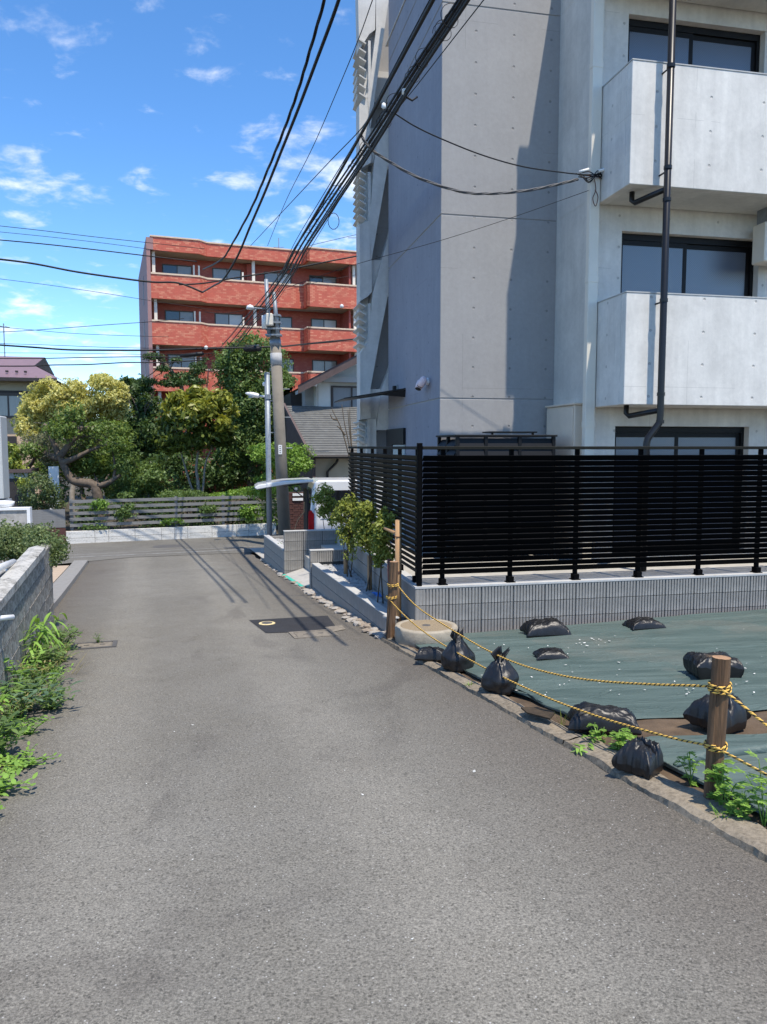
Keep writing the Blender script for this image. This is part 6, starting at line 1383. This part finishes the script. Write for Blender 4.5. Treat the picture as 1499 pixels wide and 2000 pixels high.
sapling('near sapling in the pebble planter beside the round stake', (745, 1148), 10.1, [(752, 1010, 14, 18), (772, 1010, 12, 13), (748, 1035, 20, 22), (740, 1060, 20, 22), (755, 1080, 18, 18), (742, 1095, 14, 14)], [[(744, 1090), (750, 1020)], [(748, 1090), (770, 1012)]], 2200, 84, -.47)
for (xb, yb, xt, yt, Y_, lab) in ((676, 1105, 675, 1075, 12.5, 'short timber stake beside the far planter sapling'), (723, 1138, 722, 1085, 11.1, 'mossy timber stake beside the middle planter sapling')):
    m = MB(); a_ = at_y(xb, yb, Y_); a_.z = -.6; m.tube([a_, at_y(xt, yt, Y_)], .034, 10); tag(m.build('wooden_stake', 'wood_new', None, True), lab, 'stake')
# bare tree at the end of the slat fence
b = at_y(690, 1000, 13.9); T = thing('bare_tree', 'leafless multi-stemmed young tree at the end of the slat fence', 'tree', (b.x, b.y, -.3)); m = MB()
for st in ([(692, 960), (684, 900), (668, 840), (652, 806), (648, 796)], [(692, 960), (684, 880), (674, 830), (668, 790)], [(693, 960), (688, 890), (682, 830), (680, 800)], [(693, 950), (688, 880), (684, 820), (684, 795)], [(675, 850), (664, 836), (658, 832)], [(660, 820), (650, 818), (645, 808)]):
    p = [at_y(x, y, 13.9) for x, y in st]
    if st[0][1] > 940: p = [Vector((b.x, b.y, -.35))] + p
    sp = spline(p, 5); m.tube(sp, [.018 * (1 - .75 * i / len(sp)) for i in range(len(sp))], 5)
m.build('branches', 'twig', T, True, True)

# ------------------------------------------------------------------ weeds
def blade_leaf(m, p, d, L_, w, bend, rg):
    d = Vector(d).normalized(); s_ = d.cross(Vector((0, 0, 1))); s_ = s_.normalized() if s_.length > .01 else Vector((1, 0, 0)); n = 5; L2 = []; c = Vector(p)
    for i in range(n + 1):
        t = i / n; ww = w * math.sin(math.pi * min(.97, .12 + .85 * t)) * .5; L2 += [c + s_ * ww, c - s_ * ww]; d = (d + Vector((0, 0, -bend / n))).normalized(); c = c + d * (L_ / n)
    m.add(L2, [(2 * i, 2 * i + 1, 2 * i + 3, 2 * i + 2) for i in range(n)])
def weed(base, label, n_stem, height, leaf_len, leaf_w, spread, mat, seed, leaves=9, bend=.9, name='weed', cat='weed', kind='broad', lean=(0, 0)):
    rg = random.Random(seed); T = thing(name, label, cat, base, 0, 'weeds along the road edges'); ms, ml = MB(), MB(); z0 = Vector((0, 0, -.01))
    for s in range(n_stem):
        a = rg.uniform(0, 6.28); tip = Vector((math.cos(a) * spread * rg.uniform(.2, 1) + lean[0], math.sin(a) * spread * rg.uniform(.2, 1) + lean[1], height * rg.uniform(.5, 1)))
        b0_ = Vector((rg.uniform(-.3, .3) * spread * .5, rg.uniform(-.3, .3) * spread * .5, -.01))
        if kind == 'grass':
            blade_leaf(ml, b0_, (tip - b0_).normalized() + Vector((0, 0, .6)), leaf_len * rg.uniform(.6, 1.2), leaf_w, bend, rg); continue
        path = spline([b0_, b0_.lerp(tip, .5) + Vector((0, 0, height * .12)), tip], 4); ms.tube(path, [.0035 * (1 - .5 * i / len(path)) for i in range(len(path))], 4)
        for k in range(leaves):
            t = (k + 1) / leaves; c = path[min(len(path) - 1, int(t * (len(path) - 1)))]; an = k * 2.4 + rg.uniform(-.4, .4)
            d = Vector((math.cos(an), math.sin(an), rg.uniform(.1, .7)))
            if kind == 'comp':      # compound leaf: a short row of leaflets
                e = d.normalized() * leaf_len
                for q_ in range(4):
                    f_ = (q_ + 1) / 4
                    for sg in (-1, 1):
                        pd = Vector((-d.y, d.x, .1)) * sg; blade_leaf(ml, c + e * f_ + Vector((0, 0, -.02 * f_ * f_)), pd + d * .7, leaf_len * .5 * (1.15 - f_ * .5), leaf_w, .35, rg)
                ms.tube([c, c + e], .0018, 3)
            else: blade_leaf(ml, c, d, leaf_len * rg.uniform(.6, 1.15), leaf_w * rg.uniform(.7, 1.1), bend, rg)
    if ms.v: ms.build('stem', 'leaf_weed', T)
    ml.build('foliage', mat, T)
    return T
def lot_pt(x, y): p = gnd(x, y, LOT); return Vector((p.x, p.y, LOT(p.x, p.y)))
def road_pt(x, y): p = gnd(x, y, G); return Vector((p.x, p.y, G(p.x, p.y)))
weed(lot_pt(1412, 1580), 'leafy green weed at the foot of the squared wooden post', 7, .24, .055, .016, .10, 'leaf_weed', 101, 6, kind='comp')
weed(lot_pt(1440, 1600), 'bushy weed between the squared post and the kerb', 7, .15, .05, .014, .12, 'leaf_weed', 102, 6, kind='comp')
weed(lot_pt(1495, 1610), 'tall slender weed in front of the green sheet beyond the post', 3, .34, .065, .014, .10, 'leaf_weed', 103, 7, kind='comp', lean=(-.03, 0))
weed(lot_pt(1350, 1535), 'thin dark-stemmed weed growing on the sheet beside the post', 4, .24, .036, .012, .09, 'leaf_weed', 104, 6, kind='comp', lean=(-.05, 0))
weed(road_pt(1412, 1610), 'grass tuft in the kerb below the squared post', 26, .10, .11, .007, .10, 'leaf_weed', 105, kind='grass')
weed(lot_pt(1208, 1470), 'bright green weed beside the round sandbag at the kerb', 6, .14, .06, .016, .11, 'leaf_weed', 106, 6, kind='comp', lean=(.04, 0))
weed(lot_pt(1168, 1450), 'small leafy weed on the kerb near the lying sandbag', 5, .10, .045, .014, .09, 'leaf_weed', 107, 5, kind='comp')
weed(road_pt(1143, 1470), 'dandelion rosette growing in the kerb joint', 9, .05, .09, .022, .07, 'leaf_weed', 108, 3)
weed(road_pt(918, 1346), 'grass tuft in the broken kerb gap', 22, .08, .09, .006, .07, 'leaf_weed', 109, kind='grass')
weed(lot_pt(1098, 1420), 'thin grass at the sheet edge left of the lying sandbag', 14, .14, .15, .004, .08, 'leaf_lime', 110, kind='grass', bend=.5)
weed(road_pt(1010, 1395), 'mossy tuft on the kerb edge', 18, .03, .035, .008, .07, 'leaf_lime', 111, kind='grass')
weed(road_pt(862, 1316), 'tiny grass tuft on the kerb by the upright sandbag', 14, .04, .045, .005, .06, 'leaf_lime', 112, kind='grass')
# left roadside weeds
def lw_pt(q, r): r += .24 if q > 6 else .10; p = W(q, r); return Vector((p.x, p.y, prof(q)))
weed(lw_pt(8.2, -1.38), 'tall weed with long drooping leaves against the old wall', 9, .62, .26, .034, .22, 'leaf_weed', 121, 8, 1.5, lean=(.06, -.05))
weed(lw_pt(8.7, -1.36), 'second drooping long-leaved weed by the old wall end', 7, .5, .22, .03, .2, 'leaf_weed', 122, 7, 1.5)
weed(lw_pt(9.6, -1.30), 'small-leaved bushy weed at the end of the old wall', 16, .30, .05, .018, .2, 'leaf_ivy', 123, 10, .5)
weed(lw_pt(8.2, -1.2), 'yellowing dry weed clump on the asphalt edge', 18, .26, .055, .014, .26, 'leaf_dry', 124, 9, .6)
weed(lw_pt(7.5, -1.15), 'fresh mossy weed clump at the asphalt edge', 18, .18, .055, .016, .26, 'leaf_weed', 125, 8, .6)
weed(lw_pt(7.2, -1.35), 'round-leaved weed climbing at the wall foot', 9, .36, .085, .05, .22, 'leaf_weed', 126, 7, .5)
weed(lw_pt(6.4, -1.25), 'grey green leafy weed sprawling over the asphalt', 14, .30, .12, .032, .38, 'leaf_bluegreen', 127, 9, .8, lean=(.12, 0))
weed(lw_pt(6.0, -1.45), 'dark leafy weed under the white pipe end', 14, .48, .11, .04, .30, 'leaf_mid', 128, 8, .7)
weed(lw_pt(5.5, -1.20), 'dense low moss and weed mat by the roadside', 40, .14, .06, .02, .30, 'leaf_weed', 129, 7, .5)
weed(lw_pt(5.0, -1.15), 'yellow green grassy clump beside the roadside', 46, .22, .26, .010, .30, 'leaf_lime', 130, kind='grass', bend=1.4)
weed(lw_pt(4.7, -1.02), 'creeping weed spreading onto the asphalt', 26, .10, .06, .026, .28, 'leaf_weed', 131, 7, .4)
weed(lw_pt(4.35, -1.15), 'long grass clump hanging over the roadside', 30, .34, .36, .016, .25, 'leaf_weed', 132, kind='grass', bend=1.5)
weed(lw_pt(5.9, -.98), 'pale leafy weed clump at the mat edge', 18, .12, .06, .02, .22, 'leaf_weed', 133, 6, .4)
weed(lw_pt(7.9, -1.0), 'dry stalks fallen onto the asphalt', 8, .05, .28, .006, .25, 'leaf_dry', 134, kind='grass', bend=.2, lean=(.15, 0))
weed(lw_pt(9.55, -.85), 'small green sprig beside the rusty drain cover', 7, .12, .06, .014, .12, 'leaf_ivy', 135, 6, .5)
weed(lw_pt(6.9, -1.1), 'mixed weed tuft between the dry clump and the leafy weed', 20, .2, .06, .018, .25, 'leaf_ivy', 136, 8, .6)

weed(lw_pt(5.15, -.92), 'low clover-like patch creeping over the asphalt', 34, .07, .045, .022, .26, 'leaf_weed', 141, 7, .4)
weed(lw_pt(4.75, -1.25), 'dense grass tuft against the near wall foot', 60, .30, .32, .010, .28, 'leaf_weed', 142, kind='grass', bend=1.3)
weed(lw_pt(5.45, -1.35), 'tangled olive weed against the near wall foot', 30, .34, .07, .026, .30, 'leaf_ivy', 143, 9, .6)
weed(lw_pt(5.9, -1.25), 'arching green weed above the dense mat', 18, .36, .12, .03, .30, 'leaf_weed', 144, 9, .9)
weed(lw_pt(6.6, -1.05), 'low leafy weed in front of the grey green weed', 22, .16, .07, .022, .26, 'leaf_mid', 145, 8, .6)
rg = random.Random(77)
for i in range(16):
    q = 4.3 + i * .33; r = -1.28 + rg.uniform(-.12, .12) + (.12 if q < 6 else 0)
    k = i % 4
    lab = ('low moss-green weed mat', 'straggling small-leaved weed', 'dry stemmed weed tuft', 'broad-leaved weed tuft')[k] + ' beside the ' + ('long grass clump', 'creeping weed', 'yellow green grassy clump', 'dense weed mat', 'pale leafy weed', 'white pipe end', 'grey green sprawling weed', 'mixed weed tuft', 'round-leaved weed', 'fresh mossy clump', 'fallen dry stalks', 'tall drooping weed', 'yellowing dry clump', 'second drooping weed', 'bushy weed', 'old wall end')[i]
    weed(lw_pt(q, r), lab, (34, 22, 24, 12)[k], (.10, .24, .22, .30)[k], (.045, .05, .06, .10)[k], (.018, .016, .012, .04)[k], (.24, .24, .24, .22)[k], ('leaf_weed', 'leaf_ivy', 'leaf_dry', 'leaf_mid')[k], 200 + i, 8, .6)

# ================================================================== OVERHEAD CABLES
def vplane(A, B, pts):
    a, b = Vector((A[0], A[1], 0)), Vector((B[0], B[1], 0)); d = (b - a).normalized(); nn = Vector((-d.y, d.x, 0)); return [on_plane(x, y, a, nn) for x, y in pts]
def cable(pts, rad0, label, mat='cable', n=7, group='overhead cables', name='cable', twist=0):
    rad = rad0 * .86; sp = spline(pts, 10); m = MB()
    if twist:
        for k in range(3):
            P = []
            for i, c in enumerate(sp): t_ = (sp[min(i + 1, len(sp) - 1)] - sp[max(i - 1, 0)]).normalized(); s_ = t_.cross(Vector((0, 0, 1))).normalized(); u_ = s_.cross(t_); a = i * .42 + k * 2.094; P.append(c + (s_ * math.cos(a) + u_ * math.sin(a)) * rad * .7)
            m.tube(P, rad * .62, 6)
    else: m.tube(sp, rad, n)
    o = m.build(name, mat, None, True); tag(o, label, 'cable', group); return o
LA_, LB__ = (-3.55, 22.6), (.75, 7.3)
main = [(396, 703), (430, 686), (455, 664), (486, 625), (520, 584), (562, 527), (590, 478), (640, 400), (720, 281), (800, 155), (880, 33), (930, -45), (1010, -175)]
def off(l, dx, dy=0, e=0): return [(x + dx * (1 - .5 * i / len(l)) + e * math.sin(i * 1.9), y + dy) for i, (x, y) in enumerate(l)]
for k, (dx, dy, rad, lab) in enumerate(((0, 0, .022, 'thickest black cable in the bundle crossing the tower'), (8, 3, .014, 'black cable on the right side of the thick bundle'), (-9, -2, .016, 'black cable on the left side of the thick bundle'), (13, 8, .02, 'lowest thick cable of the bundle crossing the tower'), (4, 12, .012, 'thin cable hanging under the thick bundle'), (-14, 2, .011, 'thin cable sagging beside the thick bundle'))):
    cable(vplane(LA_, LB__, off(main, dx, dy, 1.2 if k > 2 else .4)), rad, lab)
cable(vplane(LA_, LB__, off(main[5:], 5, 4)), .008, 'pale messenger wire between the thick bundle cables', 'cable_grey')
second = [(519, 592), (548, 545), (580, 480), (640, 378), (700, 272), (760, 160), (846, 0), (920, -140)]
cable(vplane((-3.2, 22), (.5, 7.3), second), .024, 'separate thick cable left of the bundle'); cable(vplane((-3.2, 22), (.5, 7.3), off(second, -5, -2, 2.5)), .008, 'thin wire wound along the separate thick cable')
cable(vplane((-3.0, 22), (1.1, 7.3), [(500, 650), (560, 560), (655, 405), (735, 270), (820, 160), (945, 0), (1040, -120)]), .007, 'thin straight wire right of the thick bundle')
# lashing loops around the bundle
rg = random.Random(14); m = MB(); base = spline(vplane(LA_, LB__, main), 10)
for s in range(20, 100, 7):
    c = base[s]; rr_ = .07 + rg.random() * .05; P = []
    t_ = (base[s + 1] - base[s]).normalized(); sd_ = t_.cross(Vector((0, 0, 1))).normalized(); u_ = sd_.cross(t_)
    for i in range(40): a = i * .7; P.append(base[min(len(base) - 1, s + i // 8)] + t_ * 0 + (base[min(len(base) - 1, s + 1 + i // 8)] - base[min(len(base) - 1, s + i // 8)]) * ((i % 8) / 8) + (sd_ * math.cos(a) + u_ * math.sin(a)) * rr_ * (.6 + .4 * math.sin(i * .3)))
    m.tube(spline(P, 2), .004, 4)
lo = m.build('lashing_wire', 'cable', None, True); tag(lo, 'loose lashing wire looping around the thick cable bundle', 'cable', 'overhead cables')
m = MB(); c = vplane(LA_, LB__, [(652, 432)])[0]; P = [c + Vector((math.cos(a) * .09, 0, math.sin(a) * .13)) for a in [i * .5 for i in range(14)]]; m.tube(P, .006, 5); tag(m.build('cable_loop', 'cable', None, True), 'small round wire loop hanging off the bundle before the sky', 'cable', 'overhead cables')
# left pair
LP0, LP1 = (-5.75, 24.2), (-.62, 9.5)
cable(vplane(LP0, LP1, [(397, 526), (432, 508), (452, 480), (490, 410), (520, 340), (552, 262), (580, 185), (604, 105), (634, 0), (660, -110)]), .020, 'twisted black cable descending in front of the sky', twist=1)
cable(vplane((-5.7, 24.4), (-.42, 9.5), [(396, 571), (418, 558), (436, 546), (464, 501), (490, 440), (520, 370), (552, 290), (584, 210), (618, 120), (662, 0), (700, -130)]), .027, 'thick smooth black cable descending in front of the sky')
cable(vplane((-3.6, 22.5), (-.3, 10), [(523, 480), (560, 390), (610, 290), (660, 175), (700, 78), (728, 0), (760, -90)]), .007, 'thin wire before the sky left of the tower')
cable(vplane((-4.4, 23.5), (.2, 9.0), [(490, 480), (560, 405), (640, 320), (700, 258), (722, 228)]), .008, 'thin slanting wire meeting the separate thick cable')
# wires along the cross road
XA, XB = (-12, 21.4), (-3.2, 23.2)
def xr(p, Y0=0): return vplane((XA[0], XA[1] + Y0), (XB[0], XB[1] + Y0), p)
cable(xr([(-30, 503), (60, 514), (150, 531), (240, 544), (300, 551), (350, 553), (396, 571)]), .032, 'thick sagging cable spliced in front of the red building')
cable(xr([(350, 556), (400, 553), (464, 542), (549, 529), (635, 512), (720, 496)]), .026, 'cable rising across the upper red balcony to the tower')
cable(xr([(-30, 672), (60, 678), (130, 683), (200, 684), (300, 684), (400, 681), (513, 678), (549, 677), (635, 668), (720, 660)]), .030, 'thick horizontal cable crossing at the pole splice')
for k, (pts, rad, lab) in enumerate((([(-30, 438), (80, 450), (180, 462), (290, 474), (400, 486)], .010, 'uppermost thin wire above the red roof corner'), ([(-30, 450), (100, 463), (220, 477), (330, 492)], .008, 'second thin wire under the uppermost wire'),
    ([(-30, 466), (80, 476), (180, 487), (290, 500), (385, 511)], .018, 'medium wire ending at the laundry pole level'), ([(-30, 541), (90, 556), (200, 572), (300, 588), (430, 607)], .008, 'thin wire slanting across the fourth floor'),
    ([(-30, 650), (50, 646), (120, 641), (200, 635), (300, 628), (360, 622)], .010, 'thin wire rising past the red corner'), ([(-30, 636), (60, 644), (140, 651), (230, 655), (330, 658)], .008, 'thin wire dipping past the red corner'),
    ([(-30, 670), (100, 674), (200, 678), (300, 680), (400, 679), (520, 672)], .009, 'thin wire just above the thick horizontal cable'), ([(-30, 689), (150, 690), (300, 692), (420, 690)], .008, 'thin level wire below the thick horizontal cable'),
    ([(-30, 700), (80, 700), (180, 698), (300, 697), (400, 700)], .016, 'medium level wire over the yellow tree'), ([(-30, 715), (60, 715), (100, 713), (170, 712), (250, 708), (320, 708), (400, 703)], .020, 'lowest spliced cable over the yellow tree'),
    ([(549, 678), (610, 672), (660, 668), (720, 664)], .010, 'thin wire from the pole to the louvred stair'), ([(530, 604), (600, 607), (660, 602), (680, 598)], .007, 'thin insulated wire across the lower red balcony'),
    ([(400, 609), (440, 612), (490, 603), (545, 590)], .009, 'service wire sagging to the pole spotlight'), ([(600, 481), (650, 469), (710, 455)], .008, 'thin wire meeting the roof antenna'), ([(545, 570), (600, 556), (640, 547), (705, 535)], .006, 'fine wire over the middle red balcony'))):
    cable(xr(pts, -.05 * k), rad, lab, group='wires along the cross road')
T = thing('splice_closure', 'black cable splice box hanging by the utility pole', 'splice box', xr([(493, 682)], -.1)[0]); m = MB(); m.tube([(-.26, 0, -.01), (-.2, 0, 0), (.2, .04, .02), (.27, .05, .0)], [.03, .085, .085, .03], 10); m.build('shell', 'cable', T, True); m = MB(); m.tube([(-.2, 0, .11), (.2, .04, .12)], .012, 6); m.build('hanger', 'galv', T)
T = thing('splice_closure', 'slim black splice box in front of the pine', 'splice box', xr([(375, 694)], -.1)[0]); m = MB(); m.tube([(-.35, 0, -.03), (-.3, 0, -.02), (.3, 0, .05), (.36, 0, .04)], [.02, .06, .06, .02], 10); m.build('shell', 'cable', T, True)
for px_, lab in (((403, 679), 'white insulator ball on the horizontal cable'), ((668, 598), 'small white insulator near the tower louvres')):
    c = xr([px_])[0]; m = MB(); m.lathe([(.01, -.06), (.055, -.03), (.055, .03), (.01, .06)], 10, tuple(c)); tag(m.build('insulator', 'insul_white', None, True), lab, 'insulator', 'white insulators')
# service drop to the wing corner
anchor = FBd.w(xw + .02, YW - .12, 0); anchor.z = FBd.o.z + FBd.px(1180, 345, YW - .1).z
jn = vplane((-3.2, 22), (.5, 7.3), [(704, 262)])[0]
def lerp_px(pts, Pa, Pb):   # pixels on the vertical plane through both ends
    return vplane((Pa.x, Pa.y), (Pb.x, Pb.y), pts)
cable(lerp_px([(704, 262), (722, 288), (755, 312), (820, 348), (900, 374), (960, 378), (1030, 372), (1090, 360), (1130, 350)], jn, anchor), .018, 'twisted service cable sagging from the bundle to the wing corner', 'cable_grey', twist=1)
jn2 = vplane(LA_, LB__, [(772, 222)])[0]
cable(lerp_px([(772, 222), (810, 246), (860, 270), (940, 302), (1020, 325), (1100, 337), (1150, 342)], jn2, anchor), .010, 'thin service wire from the bundle to the wing corner')
an2 = anchor + Vector((-.02, 0, -.15))
jn3 = vplane((-3.0, 22), (.6, 8.0), [(690, 520)])[0]
cable(lerp_px([(560, 562), (690, 518), (860, 470), (1000, 425), (1150, 372)], Vector((-1.8, 11.5, 0)), an2), .0045, 'very fine wire running up to the wing corner bracket')
T = thing('cable_bracket', 'rusty bracket with tangled wires and white insulators on the wing corner', 'bracket', anchor); rg = random.Random(3)
m = MB(); m.tube([(.03, .1, -.02), (-.06, -.03, -.02), (-.30, -.05, .0)], .010, 6); m.build('hook', 'rust', T, True)
m = MB()
for k in range(6):
    P = [(-.32 + rg.uniform(-.06, .06), -.05, rg.uniform(-.03, .03)), (-.2, -.08 + rg.uniform(-.05, .05), rg.uniform(-.12, .06)), (-.08, -.06, rg.uniform(-.10, .05)), (.02, .02, rg.uniform(-.06, .02))]; m.tube(spline(P, 6), .007, 5)
m.build('loose_wires', 'cable', T, True)
m = MB(); m.tube(spline([(-.12, -.05, -.06), (-.10, -.05, -.2), (-.14, -.06, -.32), (-.10, -.06, -.42), (-.07, -.06, -.30), (-.11, -.05, -.2)], 6), .006, 5); m.build('tail_wire', 'rust', T, True)
for (x, z) in ((-.26, .05), (0.0, .06)): m = MB(); m.tube([(x - .07, -.05, z - .015), (x + .06, -.05, z + .02)], .022, 8); m.build('insulator', 'insul_white', T, True)
for px_, lab in (((750, 208), 'white clamp on the separate thick cable'), ((790, 180), 'white and black junction bulb on the bundle')):
    c = vplane(LA_, LB__, [px_])[0]; T = thing('cable_clamp', lab, 'cable clamp', c); m = MB(); m.lathe([(.008, -.035), (.028, -.015), (.026, .03), (.008, .045)], 10); m.build('cap', 'insul_white', T, True); m = MB(); m.tube([(0, 0, -.04), (.09, -.02, -.10), (.15, 0, -.05)], .012, 6); m.build('lead', 'cable', T, True)
